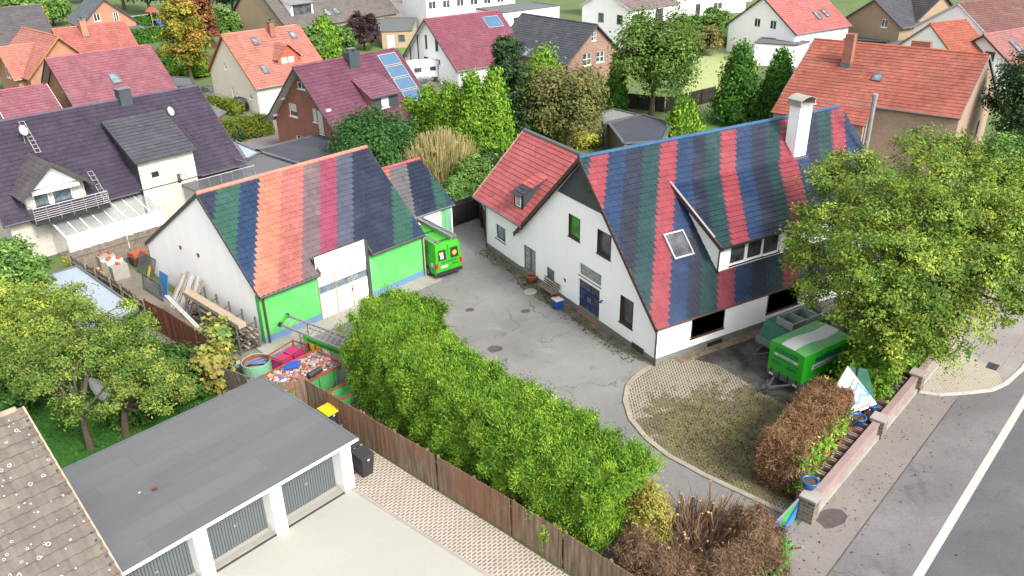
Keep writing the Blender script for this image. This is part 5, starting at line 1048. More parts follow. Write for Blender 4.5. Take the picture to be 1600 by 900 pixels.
q = Vector((3.4, -1.5, 0)); h.skylight(3.2, 1.6, .9, 3.0)
h = House('plaster_house', 'white house with blue panels at the top edge of the street', (96, 135), -8, 12, 5, 5, 5.5, 5.5, 9, wall='white', roof=c(140, 130, 130, .5), wins=[('F', 2, 3, 1.4, 1.3, 'white'), ('F', 6, 3, 1.4, 1.3, 'white')])
flat('pool_shed', 'low grey roofed shed beside the orange maple', [at(272, 135, 2.2), at(305, 133, 2.2), at(300, 122, 2.2), at(268, 120, 2.2)], 2.2, 'orange_wood', 'felt', cat='shed')
h = House('garden_shed', 'small brown wooden shed with grey green roof near the black car', (11.6, 85.5), 60, 4.6, 1.9, 1.9, 1.7, 1.7, 2.7, og=.3, oe=.2, wall='orange_wood', roof=c(150, 160, 155, .5), rmat='tiles_old', cat='shed', trim='dark_wood')
flat('felt_shed', 'wide shed with black felt roof and a pale patch behind the striped roof', [at(975, 225, 2.3), at(950, 192, 2.3), at(1003, 180, 2.3), at(1048, 193, 2.3), at(1035, 222, 2.3)], 2.35, 'grey_wood', 'felt_dark', cat='shed')
flat('plank_shed', 'small shed with grey plank roof next to the black felt roof', [at(945, 195, 2.3), at(940, 176, 2.3), at(960, 171, 2.3), at(998, 180, 2.3), at(960, 192, 2.3)], 2.3, 'grey_wood', 'grey_plinth', cat='shed')
T = flat('tin_shed', 'shed with pale blue sheet metal roof behind the fruit tree', [at(140, 532, 2.1), at(40, 440, 2.3), at(120, 414, 2.4), at(217, 487, 2.2)], 2.3, 'dark_wood', 'sheet_blue', .1, cat='shed')
# ================================================================= fences, street wall, gate
def fence(name, label, pts, h_, m, plank=.14, gap=.01, post=2.0, wob=.02, cat='fence', rail=True, railside=-1, postm=None, lean=0.0):
    P = [Vector((p[0], p[1], 0)) for p in pts]; T = Thing(name, label, cat, (P[0].x, P[0].y, 0)); P = [p-P[0] for p in P]; mb = MB(); pm = MB(); posts = []
    for i in range(len(P)-1):
        a, b = P[i], P[i+1]; L = (b-a).length; d = (b-a)/L; n_ = Vector((-d.y, d.x, 0)); k = int(L/(plank+gap))
        for j in range(k):
            q = a+d*(j*(plank+gap)); hh_ = h_+rnd.uniform(-wob, wob); w_ = plank; off = n_*rnd.uniform(-.008, .008) + n_*lean*0
            mb.prism([q+off, q+off+d*w_, q+off+d*w_+Vector((0, 0, hh_))+n_*lean, q+off+Vector((0, 0, hh_))+n_*lean], n_*.025, m)
        if rail:
            for z in (.35, h_-.35): mb.beam(a+n_*.05*railside+Vector((0, 0, z)), b+n_*.05*railside+Vector((0, 0, z)), .05, .09, m)
        for j in range(int(L/post)+1): posts.append((a+d*min(L, j*post)+n_*.06*railside))
    T.part('plank_panel', mb)
    for q in posts:
        m2 = MB(); m2.box((q.x-.05, q.y-.05, 0), (q.x+.05, q.y+.05, h_+.04), postm or m); T.part('post', m2)
    return T
m, n, b = newmat('fence_weathered'); v = texco(n); mp = node(n, 'ShaderNodeMapping'); mp.inputs['Scale'].default_value = (6, 6, .5); n.links.new(v, mp.inputs[0])
o_ = mix(n, ramp(n, noise(n, mp.outputs[0], 1.2, 6), .35, .65), c(118, 98, 80), c(178, 155, 128)); o_ = mix(n, ramp(n, noise(n, v, .25, 4), .45, .6), o_, mix(n, .55, o_, c(165, 105, 75))); n.links.new(o_, b.inputs['Base Color']); b.inputs['Roughness'].default_value = .9; bump(n, b, noise(n, mp.outputs[0], 4, 4), .4)
m, n, b = newmat('fence_brown'); v = texco(n); mp = node(n, 'ShaderNodeMapping'); mp.inputs['Scale'].default_value = (6, 6, .4); n.links.new(v, mp.inputs[0])
n.links.new(mix(n, ramp(n, noise(n, mp.outputs[0], 1.5, 6), .3, .7), c(115, 62, 45), c(168, 102, 76)), b.inputs['Base Color']); b.inputs['Roughness'].default_value = .8
fence('plank_fence', 'long weathered brown plank fence below the tall thuja hedge', [(7.15, 32.5), (8.5, 28.5), (10.0, 24.1), (11.3, 20.3), (12.05, 17.9), (13.1, 14.4), (13.9, 11.5)], 1.75, 'fence_weathered', railside=1)
fence('plank_fence', 'short weathered plank fence closing the gap to the flat garage roof', [(7.1, 32.55), (5.6, 33.0)], 1.75, 'fence_weathered', railside=-1)
fence('plank_fence', 'old grey wooden gate leaning in front of the rusty drum', [(5.1, 34.9), (3.9, 36.9)], 1.5, 'grey_wood', lean=.25)
fence('plank_fence', 'red brown plank fence between the fruit trees and the lumber yard', [(1.75, 45.4), (2.6, 43.3), (3.6, 40.2), (4.2, 38.2)], 1.8, 'fence_brown', railside=1)
fence('plank_fence', 'crooked grey brown plank fence behind the pale blue sheet roof', [(-1.4, 54.6), (-.2, 51.6), (.9, 48.4), (1.7, 45.5)], 1.7, 'grey_wood', wob=.1)
fence('plank_fence', 'grey plank fence behind the brick pile below the white conservatory', [(-1.5, 55.0), (2.2, 56.2), (6.0, 57.4)], 1.8, 'grey_wood', plank=.18, wob=.05)
fence('plank_fence', 'dark brown fence and gate between the small garage and the white annex', [at(700, 358).to_tuple()[:2], at(748, 340).to_tuple()[:2]], 1.9, 'dark_wood')
fence('plank_fence', 'dark plank fence panel against the far end of the annex', [at(748, 340).to_tuple()[:2], (24.2, 46.2)], 1.7, 'dark_wood')
fence('garden_fence', 'dark brown panel fence at the edge of the dry meadow', [at(968, 168).to_tuple()[:2], at(1040, 176).to_tuple()[:2], at(1075, 168).to_tuple()[:2], at(1117, 158).to_tuple()[:2]], 1.7, 'dark_wood', plank=.3, post=2.2)
fence('garden_fence', 'low grey garden fence behind the wooden balcony house', [at(940, 150).to_tuple()[:2], at(968, 168).to_tuple()[:2]], 1.5, 'dark_wood', plank=.3)
fence('picket_fence', 'white picket fence to the right of the caravan', [at(697, 126).to_tuple()[:2], at(722, 126).to_tuple()[:2], at(772, 120).to_tuple()[:2]], 1.3, 'plastic_white', plank=.18, gap=.14)
fence('wire_fence', 'dark mesh fence behind the long orange tile roof', [at(1400, 75).to_tuple()[:2], at(1450, 55).to_tuple()[:2]], 1.2, 'dark_metal', plank=.04, gap=.3)
# street wall
T = Thing('street_wall', 'low pink rendered street wall with stone pillars and planting stones', 'wall', S(0, 0), 17.5)
mb = MB(); mb.box((.45, -.02, 0), (31, .18, .78), 'pink_plaster'); mb.box((.4, -.06, .78), (31, .24, .86), 'pink_plaster'); mb.box((.45, -.14, 0), (31, -.02, .22), 'concrete'); T.part('wall_panel', mb)
for x in (.2, 7.3, 12.2, 20, 28):
    mb = MB(); w_ = .28; mb.box((x-w_, -.22, 0), (x+w_, .36, 1.08 if x < 1 else .9), 'stone'); mb.box((x-w_-.05, -.27, 1.08 if x < 1 else .9), (x+w_+.05, .41, 1.16 if x < 1 else .98), 'concrete'); T.part('pillar', mb)
mb = None
for i in range(44):
    x = .9+i*.56
    if abs(x-7.3) < .5 or abs(x-12.2) < .5: continue
    mb = MB(); z = .72
    mb.box((x-.24, .26, .1), (x+.24, .34, z), 'brown_wood'); mb.box((x-.24, .78, .1), (x+.24, .86, z), 'terracotta' if i % 2 else 'brown_wood'); mb.box((x-.24, .34, .1), (x-.18, .78, z), 'pink_plaster'); mb.box((x+.18, .34, .1), (x+.24, .78, z), 'pink_plaster'); mb.box((x-.18, .34, .1), (x+.18, .78, z-.2), 'soil'); T.part('planting_stone', mb)
def pot(x, y, z, r_, m_, label, plant=None):
    T = Thing('flower_pot', label, 'flower pot', at(x, y, z)); mb = MB(); mb.lathe([(0, 0), (r_*.65, 0), (r_*.95, r_*.75), (r_*1.05, r_*1.1), (r_*1.12, r_*1.15), (r_*1.1, r_*1.25), (r_*.92, r_*1.25), (r_*.88, r_*1.0)], (0, 0, 0), m_); T.part('bowl', mb, smooth=True)
    mb = MB(); mb.lathe([(0, r_*1.08), (r_*.5, r_*1.08), (r_*.9, r_*1.0)], (0, 0, 0), 'soil'); T.part('soil', mb); return T
pot(1264, 762, 1.16, .3, 'pot_blue', 'blue bowl with dry plants on the stone pillar at the gate')
pot(1340, 662, .9, .3, 'pot_blue', 'large blue bowl on the wall below the triangular sign')
pot(1361, 640, .9, .24, 'pot_blue', 'small blue pot half hidden behind the sign corner')
pot(1334, 650, .9, .22, 'sky_blue', 'light blue pot just behind the large blue bowl')
pot(1418, 566, .9, .26, 'mint', 'turquoise bowl further along the street wall under the tree')
pot(831, 440, 0, .36, 'terracotta', 'white and terracotta planter next to the grey bench')
T = Thing('mailbox', 'small grey metal mailbox hanging on the pink street wall', 'mailbox', at(1364, 668, .45), 17.5); mb = MB(); mb.box((-.14, -.12, 0), (.14, .12, .38), 'dark_metal'); T.part('box', mb); mb = MB(); mb.box((-.16, -.14, .38), (.16, .14, .42), 'aluminium'); T.part('lid', mb)
# gate panel with blue and green bands
ga, gb = at(1192, 866), at(1243, 812); gd_ = gb-ga; gl_ = gd_.length; T = Thing('yard_gate', 'yard gate panel painted with blue and bright green diagonal bands', 'gate', ga, math.degrees(math.atan2(gd_.y, gd_.x)))
mb = MB(); mb.prism([(0, 0, .08), (gl_, 0, .08), (gl_, 0, 1.0), (0, 0, 1.0)], (0, .04, 0), 'sky_blue'); T.part('panel', mb)
for P_, m_ in ((((.15, .1), (.75, .1), (gl_-.1, .98), (gl_*.6, .98)), 'green_paint'), (((0, .08), (.3, .08), (.1, .3), (0, .32)), 'green_paint'), (((.95, .1), (1.4, .1), (gl_, .7), (gl_, .98)), 'blue_plastic'), (((.0, .45), (.12, .42), (1.0, .98), (.8, .98)), 'blue_plastic')):
    mb = MB(); mb.prism([(x, -.004, z) for x, z in P_], (0, -.004, 0), m_); T.part('band', mb)
mb = MB(); mb.beam((0, .02, 1.02), (gl_, .02, 1.02), .06, .05, 'aluminium'); mb.box((gl_-.03, -.02, 0), (gl_+.03, .05, 1.05), 'dark_metal'); mb.box((-.03, -.02, 0), (.03, .05, 1.05), 'dark_metal'); T.part('frame', mb)
# triangular roof shaped sign
def fr(p): return Vector(p)
SA, SB, SC_, SD_ = at(1325, 572, 2.95), at(1305, 606, 2.1), at(1330, 648, 1.05), at(1371, 632, 1.15)
# flatten white face on a plane through SA, SC_, SD_
nn_ = (SC_-SA).cross(SD_-SA).normalized(); SB = onplane(1305, 606, SA, nn_)
T = Thing('advert_sign', 'white roof shaped advertising sign with blue zigzag logo on the street wall', 'sign', (SC_.x, SC_.y, 0)); V_ = [T.inv @ p for p in (SA, SB, SC_, SD_)]
nl = (V_[2]-V_[0]).cross(V_[3]-V_[0]).normalized(); 
if nl.dot(Vector((0, 0, CAMH))-SA) < 0: nl = -nl
mb = MB(); mb.prism(V_, -nl*.06, 'shade_white'); T.part('white_face', mb)
Ub = (V_[3]-V_[2]).normalized(); Vb = nl.cross(Ub)
def lp(a, b, k=.012): return V_[2] + Ub*a + Vb*b + nl*k
W2 = (V_[3]-V_[2]).length
mb = MB(); zz = [(.15, 1.0), (.55, 1.0), (.75, 1.25), (.95, .95), (1.2, .55)]; zz2 = [(.25, .4), (.55, .4), (.72, .7), (.9, .62), (1.2, .55)]
for Z_ in (zz, zz2):
    for i in range(4): mb.beam(lp(*Z_[i]), lp(*Z_[i+1]), .07, .012, 'sky_blue', upv=nl)
T.part('logo', mb); text('lettering', 'Tecmodex', T.o, lp(.75, .1), Ub, Vb, .15, 'red_light', fit=.95)
text('lettering', 'Dach und Gerüst', T.o, lp(.28, 1.15), (V_[0]-V_[1]), nl.cross((V_[0]-V_[1]).normalized()), .13, 'dark_metal', fit=.9)
SE = T.inv @ at(1356, 577, 2.8); mb = MB(); mb.prism([V_[0]-nl*.07, SE, V_[3]-nl*.07], (0, 0, -.05), 'net_green'); T.part('dark_face', mb)
mb = MB(); mb.beam((V_[0]+SE)/2, ((V_[0]+SE)/2).xy.to_3d(), .08, .08, 'dark_metal'); mb.beam((V_[3]+V_[2])/2, ((V_[3]+V_[2])/2).xy.to_3d(), .08, .08, 'dark_metal'); T.part('leg', mb)

# ================================================================= vehicles
def wheel(T, x, y, r_, w_=.2, rim='aluminium', parent=None):
    mb = MB(); mb.tube([(x, y-w_/2, r_), (x, y+w_/2, r_)], r_, 'rubber', seg=20); o = T.part('wheel', mb, parent); mb = MB(); mb.tube([(x, y-w_/2-.012, r_), (x, y+w_/2+.012, r_)], r_*.58, rim, seg=14); T.part('rim', mb, o); return o
def car(name, label, loc, rot, paint, L=4.3, Wd=1.75, Hh=1.45, cat='car', group=None, roofm=None):
    T = Thing(name, label, cat, loc, rot, group); x = lambda k: (k-.5)*L
    prof = [(0, .28), (0.0, .62), (.03, .82), (.17, .92), (.30, .97), (.78, .98), (.94, .95), (.995, .8), (1, .3)]
    mb = MB(); V = []; n_ = len(prof)
    for sy, k in ((-1, .93), (-1, 1), (1, 1), (1, .93)): V += [(x(p[0]*.985+.0075) if k < 1 else x(p[0]), sy*Wd/2*(k if p[1] > .7 else 1), p[1]*Hh/1.45) for p in prof]
    F = [[(j*n_)+i, (j*n_)+i+1, ((j+1)*n_)+i+1, ((j+1)*n_)+i] for j in range(3) for i in range(n_-1)] + [list(range(n_-1, -1, -1)), [3*n_+i for i in range(n_)]]
    F += [[j*n_+n_-1, j*n_, (j+1)*n_, (j+1)*n_+n_-1] for j in range(3)]; mb.add(V, F, paint); body = T.part('body', mb)
    gp = [(.24, .95), (.40, Hh-.02), (.50, Hh), (.80, Hh-.03), (.95, .96)]; wb, wt = Wd/2*.92, Wd/2*.76
    mb = MB(); V = []
    for sy in (-1, 1): V += [(x(p[0]), sy*(wb if p[1] < 1 else wt), p[1]) for p in gp]
    mb.add(V, [(0, 1, 6, 5), (3, 4, 9, 8), (0, 4, 3, 2, 1), (5, 6, 7, 8, 9)], 'glass'); T.part('windows', mb, body)
    mb = MB(); mb.add([(V[i][0], V[i][1]*1.01, V[i][2]+.015) for i in (1, 2, 3, 6, 7, 8)], [(0, 1, 4, 3), (1, 2, 5, 4)], roofm or paint)
    for s_ in (0, 5):
        for i_, j_ in ((0, 1), (3, 4)): mb.beam(V[s_+i_], V[s_+j_], .07, .05, roofm or paint)
        mb.beam((x(.6), V[s_][1], .96), (x(.6), V[s_+2][1], Hh-.01), .07, .04, paint)
    T.part('car_roof', mb, body)
    for wx in (.19, .81):
        for sy in (-1, 1): wheel(T, x(wx), sy*(Wd/2-.09), .31)
    for sy in (-1, 1):
        mb = MB(); mb.box((x(0)-.01, sy*Wd*.36-.16, .62), (x(0)+.12, sy*Wd*.36+.16, .76), 'glass_pale'); T.part('headlight', mb)
        mb = MB(); mb.box((x(1)-.1, sy*Wd*.38-.13, .66), (x(1)+.012, sy*Wd*.38+.13, .88), 'red_light'); T.part('tail_light', mb)
        mb = MB(); mb.box((x(.3), sy*(Wd/2+.1)-.08, .93), (x(.3)+.12, sy*(Wd/2+.1)+.08, 1.05), paint); T.part('mirror', mb)
    mb = MB(); mb.box((x(0)-.015, -.26, .4), (x(0)+.01, .26, .5), 'plastic_white'); T.part('number_plate', mb)
    return T
car('parked_car', 'silver hatchback parked nose out in front of the white caravan', at(663, 138), 250, 'silver_paint')
car('parked_car', 'black car parked beside the cream house with salmon roof', at(386, 172), -28+180, 'black_paint', roofm='dark_metal')
car('parked_car', 'pale silver car at the left corner of the cream house', at(325, 154), 150, 'silver_paint')
car('parked_car', 'white car at the top edge beside the flat garage', at(599, 24), 195, 'plastic_white')
car('parked_car', 'dark car in the open carport at the top edge', at(583, 22), 200, 'navy_paint')
# caravan
T = Thing('caravan', 'white touring caravan parked on the neighbour drive', 'caravan', (at(641, 126)+at(697, 124))/2, -8); L = 6.0
prof = [(-3, .55), (-3.05, 1.2), (-2.7, 2.3), (-2.3, 2.55), (2.5, 2.6), (2.85, 2.4), (3.05, 1.4), (3, .55)]
mb = MB(); mb.prism([(x, -1.1, z) for x, z in prof], (0, 2.2, 0), 'plastic_white'); bd = T.part('body', mb)
for x0_, x1_, z0_, z1_ in ((-2.1, -1.1, 1.3, 1.9), (.0, .8, 1.4, 1.9), (1.5, 2.2, 1.4, 1.9)): mb = MB(); mb.box((x0_, -1.13, z0_), (x1_, -1.09, z1_), 'glass'); T.part('window', mb, bd)
mb = MB(); mb.box((1.0, -1.12, .65), (1.4, -1.1, 2.2), 'shade_white'); mb.box((1.1, -1.13, 1.5), (1.3, -1.115, 2.0), 'glass'); T.part('door', mb, bd)
mb = MB(); mb.box((-.9, -.4, 2.58), (-.3, .3, 2.72), 'shade_white'); mb.box((.8, -.3, 2.58), (1.3, .3, 2.7), 'shade_white'); T.part('roof_vent', mb, bd)
wheel(T, .3, -1.0, .32); wheel(T, .3, 1.0, .32); mb = MB(); mb.beam((3, 0, .5), (4.0, 0, .5), .08, .08, 'dark_metal'); T.part('drawbar', mb)
# green van
T = Thing('delivery_van', 'bright green panel van with roof racks parked behind the barn', 'van', (19.35, 42.4), 98); Lv, Wv, Hv = 5.2, 1.95, 2.35
prof = [(0, .35), (-.02, .9), (.06, 2.0), (.14, 2.28), (.3, Hv), (3.6, Hv), (3.95, 2.2), (4.5, 1.35), (5.1, 1.1), (5.2, .8), (5.2, .35)]; k = len(prof); V = []
for sy, sc_ in ((-1, .88), (-1, 1.0), (1, 1.0), (1, .88)):
    for x, z in prof: V.append((x, sy*Wv/2*((sc_-.04) if z > 2.2 else (.97 if z > 1.5 else 1)), z if not (sc_ < 1 and z >= 2.2) else z))
mb = MB(); F = [[j*k+i, j*k+i+1, (j+1)*k+i+1, (j+1)*k+i] for j in range(3) for i in range(k-1)] + [list(range(k-1, -1, -1)), [3*k+i for i in range(k)]]
# simple shell: wide sides, rounded shoulder to a narrower roof
V = []; ws = [(0, 1.0), (1, 1.0)]
def vw(z): return Wv/2*(1.0 if z < 1.3 else 1-.07*(z-1.3) if z < 2.1 else .93-.08*(z-2.1)/.25)
for sy in (-1, 1): V += [(x, sy*vw(z), z) for x, z in prof]
F = [[i, i+1, k+i+1, k+i] for i in range(k-1)]; mb.add(V, F, 'green_paint')
low = [i for i in range(k)]
tri = tessellate_polygon([[Vector((x, 0, z)) for x, z in prof]]); mb.add(V[:k], [tuple(t) for t in tri], 'green_paint'); mb.add(V[k:], [tuple(t) for t in tri], 'green_paint')
body = T.part('body', mb)
for sy in (-1, 1):
    xr = lambda z: -.02+.08*(z-.9)/1.1
    mb = MB(); mb.prism([(xr(z)-.02, y, z) for y, z in ((sy*.46-.29, 1.28), (sy*.46+.29, 1.28), (sy*.46+.26, 1.95), (sy*.46-.26, 1.95))], (.03, 0, 0), 'black'); T.part('rear_window', mb, body)
mb = MB(); mb.prism([(xr(z)-.024, y, z) for y, z in ((.36, 1.38), (.62, 1.38), (.58, 1.72), (.38, 1.84))], (-.004, 0, 0), 'shade_white'); mb.prism([(xr(z)-.03, y, z) for y, z in ((.48, 1.66), (.66, 1.66), (.66, 1.84), (.48, 1.84))], (-.004, 0, 0), 'yellow')
# side that shows is the left one (+y in van frame)
T.part('window_sticker', mb, body)
mb = MB(); mb.lathe([(0, .01), (.17, .01), (.17, 0)], (0, 0, 0), 'orange_gas', seg=18); Mx = Matrix.Translation((xr(1.6)-.028, -.46, 1.6)) @ Matrix.Rotation(R(-86), 4, 'Y'); mb.v = [tuple(Mx @ Vector(v_)) for v_ in mb.v]; T.part('window_sticker', mb, body)
mb = MB(); mb.box((-.03, -.008, .5), (.02, .008, 2.2), 'dark_metal', None, Matrix.Rotation(R(2.0), 4, 'Y')); T.part('door_seam', mb, body)
for sy in (-1, 1): mb = MB(); mb.box((-.04, sy*.9-.08, .8), (.08, sy*.9+.085, 1.15), 'red_light'); T.part('tail_light', mb, body)
mb = MB(); mb.box((-.1, -.95, .32), (.15, .95, .52), 'black'); T.part('bumper', mb); mb = MB(); mb.box((-.045, .1, .78), (-.02, .6, .9), 'plastic_white'); T.part('number_plate', mb, body)
for x in (1.05, 4.25):
    for sy in (-1, 1):
        w_ = wheel(T, x, sy*.88, .34, .24); mb = MB(); mb.tube([(x, sy*.985, .36), (x, sy*.992, .36)], .42, 'black', seg=18); T.part('wheel_arch', mb, body)
for yy, n2 in ((.7, 1), (-.55, 3)):
    mb = MB()
    for q in range(n2):
        z = Hv+.12+q*.09
        for dy in (-.2, .2): mb.beam((.15, yy+dy, z), (4.2, yy+dy, z), .05, .07, 'aluminium')
        for j in range(15): mb.beam((.25+j*.28, yy-.2, z), (.25+j*.28, yy+.2, z), .03, .03, 'aluminium')
    o = solid('roof_ladder', mb, 'single aluminium ladder along the left edge of the van roof' if n2 == 1 else 'stack of aluminium ladders along the right edge of the van roof', 'ladder'); o.matrix_world = T.M @ Matrix.Translation(o.location)
mb = MB()
for x in (.5, 2.2, 3.6): mb.beam((x, -.85, Hv+.05), (x, .85, Hv+.05), .05, .05, 'dark_metal')
T.part('roof_rack', mb)
mb = MB(); mb.quad((4.02, -.8, 2.1), (4.02, .8, 2.1), (4.55, .85, 1.4), (4.55, -.85, 1.4), 'glass'); T.part('windscreen', mb, body)
yL = .965
text('lettering', 'ALEXANDER', T.o, (2.0, yL+.01, 1.62), (-1, 0, 0), (0, 0, 1), .27, 'text_blue', fit=2.2); text('lettering', 'Bedachungen Bauklempnerei', T.o, (2.1, yL+.02, 1.36), (-1, 0, 0), (0, 0, 1), .14, 'text_blue', fit=2.2)
text('lettering', 'Telefon 05251 38605', T.o, (2.3, yL+.02, 1.1), (-1, 0, 0), (0, 0, 1), .12, 'text_teal', fit=1.5)
mb = MB(); mb.tube([(.45, .965, .95), (.45, .985, .95)], .16, 'shade_white', seg=16); T.part('side_badge', mb, body)
text('lettering', 'ALEXANDER', T.o, (-.045, .0, 1.08), (0, -1, 0), (0, 0, 1), .12, 'text_teal', fit=1.2); text('lettering', 'Dach', T.o, (-.045, -.45, .85), (0, -1, 0), (0, 0, 1), .13, 'text_teal')
# tarp trailer
T = Thing('box_trailer', 'bright green tarp trailer with blue lettering and pale roof stripe', 'trailer', (27.6, 22.25), 4); Lt, wt_ = 3.4, .98
mb = MB(); mb.box((0, -wt_, .45), (Lt, wt_, .78), 'zinc'); 
for y in (-.75, -.25, .25, .75): mb.box((-.03, y-.03, .42), (-.001, y+.03, .85), 'dark_metal')
T.part('deck', mb); nx = 8; mb = MB(); V = []
def rz(x): return 2.35+.08*math.sin(x*1.9)
for i in range(nx+1):
    x = Lt*i/nx; V += [(x, -wt_-.01, .78), (x, -wt_-.02+.02*math.sin(i*2.1), 2.28), (x, -.4, rz(x)), (x, .4, rz(x)), (x, wt_+.02, 2.28), (x, wt_+.01, .78)]
F = [[i*6+j, i*6+j+1, (i+1)*6+j+1, (i+1)*6+j] for i in range(nx) for j in (0, 4)]; mb.add(V, F + [(0, 1, 2, 3, 4, 5), tuple(nx*6+j for j in (5, 4, 3, 2, 1, 0))], 'green_tarp')
mb.add(V, [[i*6+j, i*6+j+1, (i+1)*6+j+1, (i+1)*6+j] for i in range(nx) for j in (1, 3)], 'tarp_roof'); mb.add(V, [[i*6+2, i*6+3, (i+1)*6+3, (i+1)*6+2] for i in range(nx)], 'shade_white'); T.part('tarpaulin', mb)
text('lettering', 'ALEXANDER', T.o, (-.02, 0.0, 1.86), (0, -1, 0), (0, 0, 1), .25, 'text_blue', fit=1.35); mb = MB(); mb.box((-.018, -.68, 1.66), (-.004, .68, 1.78), 'shade_white'); T.part('white_bar', mb); text('lettering', 'BEDACHUNGEN', T.o, (-.024, 0, 1.69), (0, -1, 0), (0, 0, 1), .06, 'text_blue', fit=.9)
text('lettering', 'Meisterbetrieb der Innung', T.o, (-.02, 0, 1.5), (0, -1, 0), (0, 0, 1), .1, 'text_teal', fit=1.4); text('lettering', '05251 - 38605', T.o, (-.02, 0.05, 1.2), (0, -1, 0), (0, 0, 1), .17, 'text_blue', fit=1.45)
mb = MB(); mb.prism([(.6, -wt_-.03, 1.35), (2.8, -wt_-.03, 1.35), (2.9, -wt_-.03, 1.6), (.7, -wt_-.03, 1.6)], (0, -.01, 0), 'shade_white'); T.part('white_bar', mb); text('lettering', 'BEDACHUNGEN', T.o, (1.75, -wt_-.05, 1.4), (1, 0, 0), (0, 0, 1), .15, 'text_blue', fit=1.9); text('lettering', 'ALEXANDER', T.o, (1.8, -wt_-.05, 1.7), (1, 0, 0), (0, 0, 1), .3, 'text_blue', fit=2)
for sy in (-1, 1): wheel(T, 1.8, sy*.95, .3)
mb = MB(); mb.beam((0, -.5, .5), (-1.1, 0, .5), .08, .08, 'zinc'); mb.beam((0, .5, .5), (-1.1, 0, .5), .08, .08, 'zinc'); mb.beam((-1.0, 0, .5), (-1.55, 0, .52), .09, .09, 'dark_metal'); mb.tube([(-1.0, .12, .1), (-1.0, .12, .85)], .03, 'zinc'); mb.tube([(-1.0, .07, .09), (-1.0, .17, .09)], .09, 'rubber'); T.part('drawbar', mb)
for y in (-.7, .7): mb = MB(); mb.box((-.05, y-.12, .5), (-.031, y+.12, .62), 'shade_white'); T.part('reflector', mb)
# flat trailer with net and scaffold frames
T = Thing('flat_trailer', 'grey drop side trailer parked against the white house wall', 'trailer', (29.2, 24.75), 2); mb = MB(); mb.box((0, -.95, .5), (3.8, .95, .6), 'zinc')
for a_, b2 in (((0, -.95, .6), (.05, .95, .95)), ((0, -.95, .6), (3.8, -.9, .95)), ((0, .9, .6), (3.8, .95, .95)), ((3.75, -.95, .6), (3.8, .95, .95))): mb.box(a_, b2, 'grey_plinth')
T.part('deck', mb)
for sy in (-1, 1): wheel(T, 2.0, sy*.9, .3)
mb = MB(); mb.beam((0, -.4, .5), (-1.2, 0, .5), .08, .08, 'zinc'); mb.beam((0, .4, .5), (-1.2, 0, .5), .08, .08, 'zinc'); mb.tube([(-1.0, .1, .0), (-1.0, .1, .8)], .035, 'zinc'); T.part('drawbar', mb)
mb = MB(); mb.add([(.05, -.85, .9), (.05, .85, .9), (.5, .8, 1.75), (.5, -.8, 1.6), (3.6, .8, 1.8), (3.6, -.8, 1.7), (3.75, .85, .9), (3.75, -.85, .9)], [(0, 1, 2, 3), (3, 2, 4, 5), (5, 4, 6, 7), (1, 6, 4, 2), (0, 3, 5, 7)], 'net_green')
o = solid('scaffold_load', mb, 'green netting over the load of the grey drop side trailer', 'netting'); o.matrix_world = T.M @ Matrix.Translation(o.location)
for k in range(6):
    mb = MB(); z = 1.72+k*.07; 
    for y in (-.75, .3): mb.beam((.7, y, z), (3.5, y, z), .05, .05, 'aluminium')
    for x in (.7, 1.6, 2.6, 3.5): mb.beam((x, -.75, z), (x, .3, z), .05, .05, 'aluminium')
    o = solid('scaffold_section', mb, 'aluminium scaffold frame in the flat stack on the grey drop side trailer', 'scaffold frame', 'scaffold frames stacked on the trailer'); o.matrix_world = T.M @ Matrix.Translation(o.location)
# ladder lift on wheels
T = Thing('ladder_lift', 'tilted aluminium ladder lift with green lettered board and small wheels', 'ladder lift', (at(455, 530).x, at(455, 530).y, 0)); mb = MB(); A0, A1 = T.inv @ at(438, 507, 1.8), T.inv @ at(548, 552, 1.35); C0, C1 = T.inv @ at(449, 493, 1.8), T.inv @ at(560, 534, 1.35)
up_ = Vector((0, 0, 1))
for a_, b2 in ((A0, A1), (C0, C1)): mb.beam(a_, b2, .06, .12, 'aluminium'); mb.beam(a_.lerp(b2, .3)-up_*.28, b2-up_*.28, .05, .06, 'aluminium')
for k in range(14): mb.beam(A0.lerp(A1, .08+k*.068), C0.lerp(C1, .08+k*.068), .04, .05, 'aluminium')
T.part('ladder', mb); mb = MB(); a_, b2 = A0.lerp(A1, .34), A1; dd_ = (b2-a_).normalized(); out_ = dd_.cross(up_).normalized()
if out_.dot(Vector((0, -1, 0))) < 0: out_ = -out_
mb.prism([a_-up_*.02+out_*.05, b2-up_*.02+out_*.05, b2-up_*.34+out_*.05, a_-up_*.34+out_*.05], out_*.02, 'green_paint'); T.part('sign_board', mb); text('lettering', 'alexander-bedachungen.de', T.o, a_.lerp(b2, .42)+out_*.09-up_*.24, dd_, up_, .17, 'text_blue', fit=(b2-a_).length*.66)
mb = MB(); mb.beam(A0+Vector((0, 0, .02)), C0+Vector((0, 0, .02)), .12, .14, 'green_paint')
T.part('head_board', mb)
for p_ in (A0, C0): 
    mb = MB(); d_ = (C0-A0).normalized(); mb.tube([p_-d_*.06, p_+d_*.06], .13, 'rubber', seg=14); T.part('wheel', mb)
for k_, s_ in ((A0.lerp(A1, .28), -1), (C0.lerp(C1, .28), 1)):
    mb = MB(); g_ = Vector((k_.x, k_.y, .22)); mb.beam(k_, g_, .05, .05, 'zinc'); T.part('strut', mb); mb = MB(); mb.tube([g_-d_*.07, g_+d_*.07], .22, 'rubber', seg=16); T.part('wheel', mb)
mb = MB(); e_ = A1.lerp(C1, .5); mb.beam(e_, (e_.x, e_.y, 0), .08, .08, 'zinc'); T.part('strut', mb)
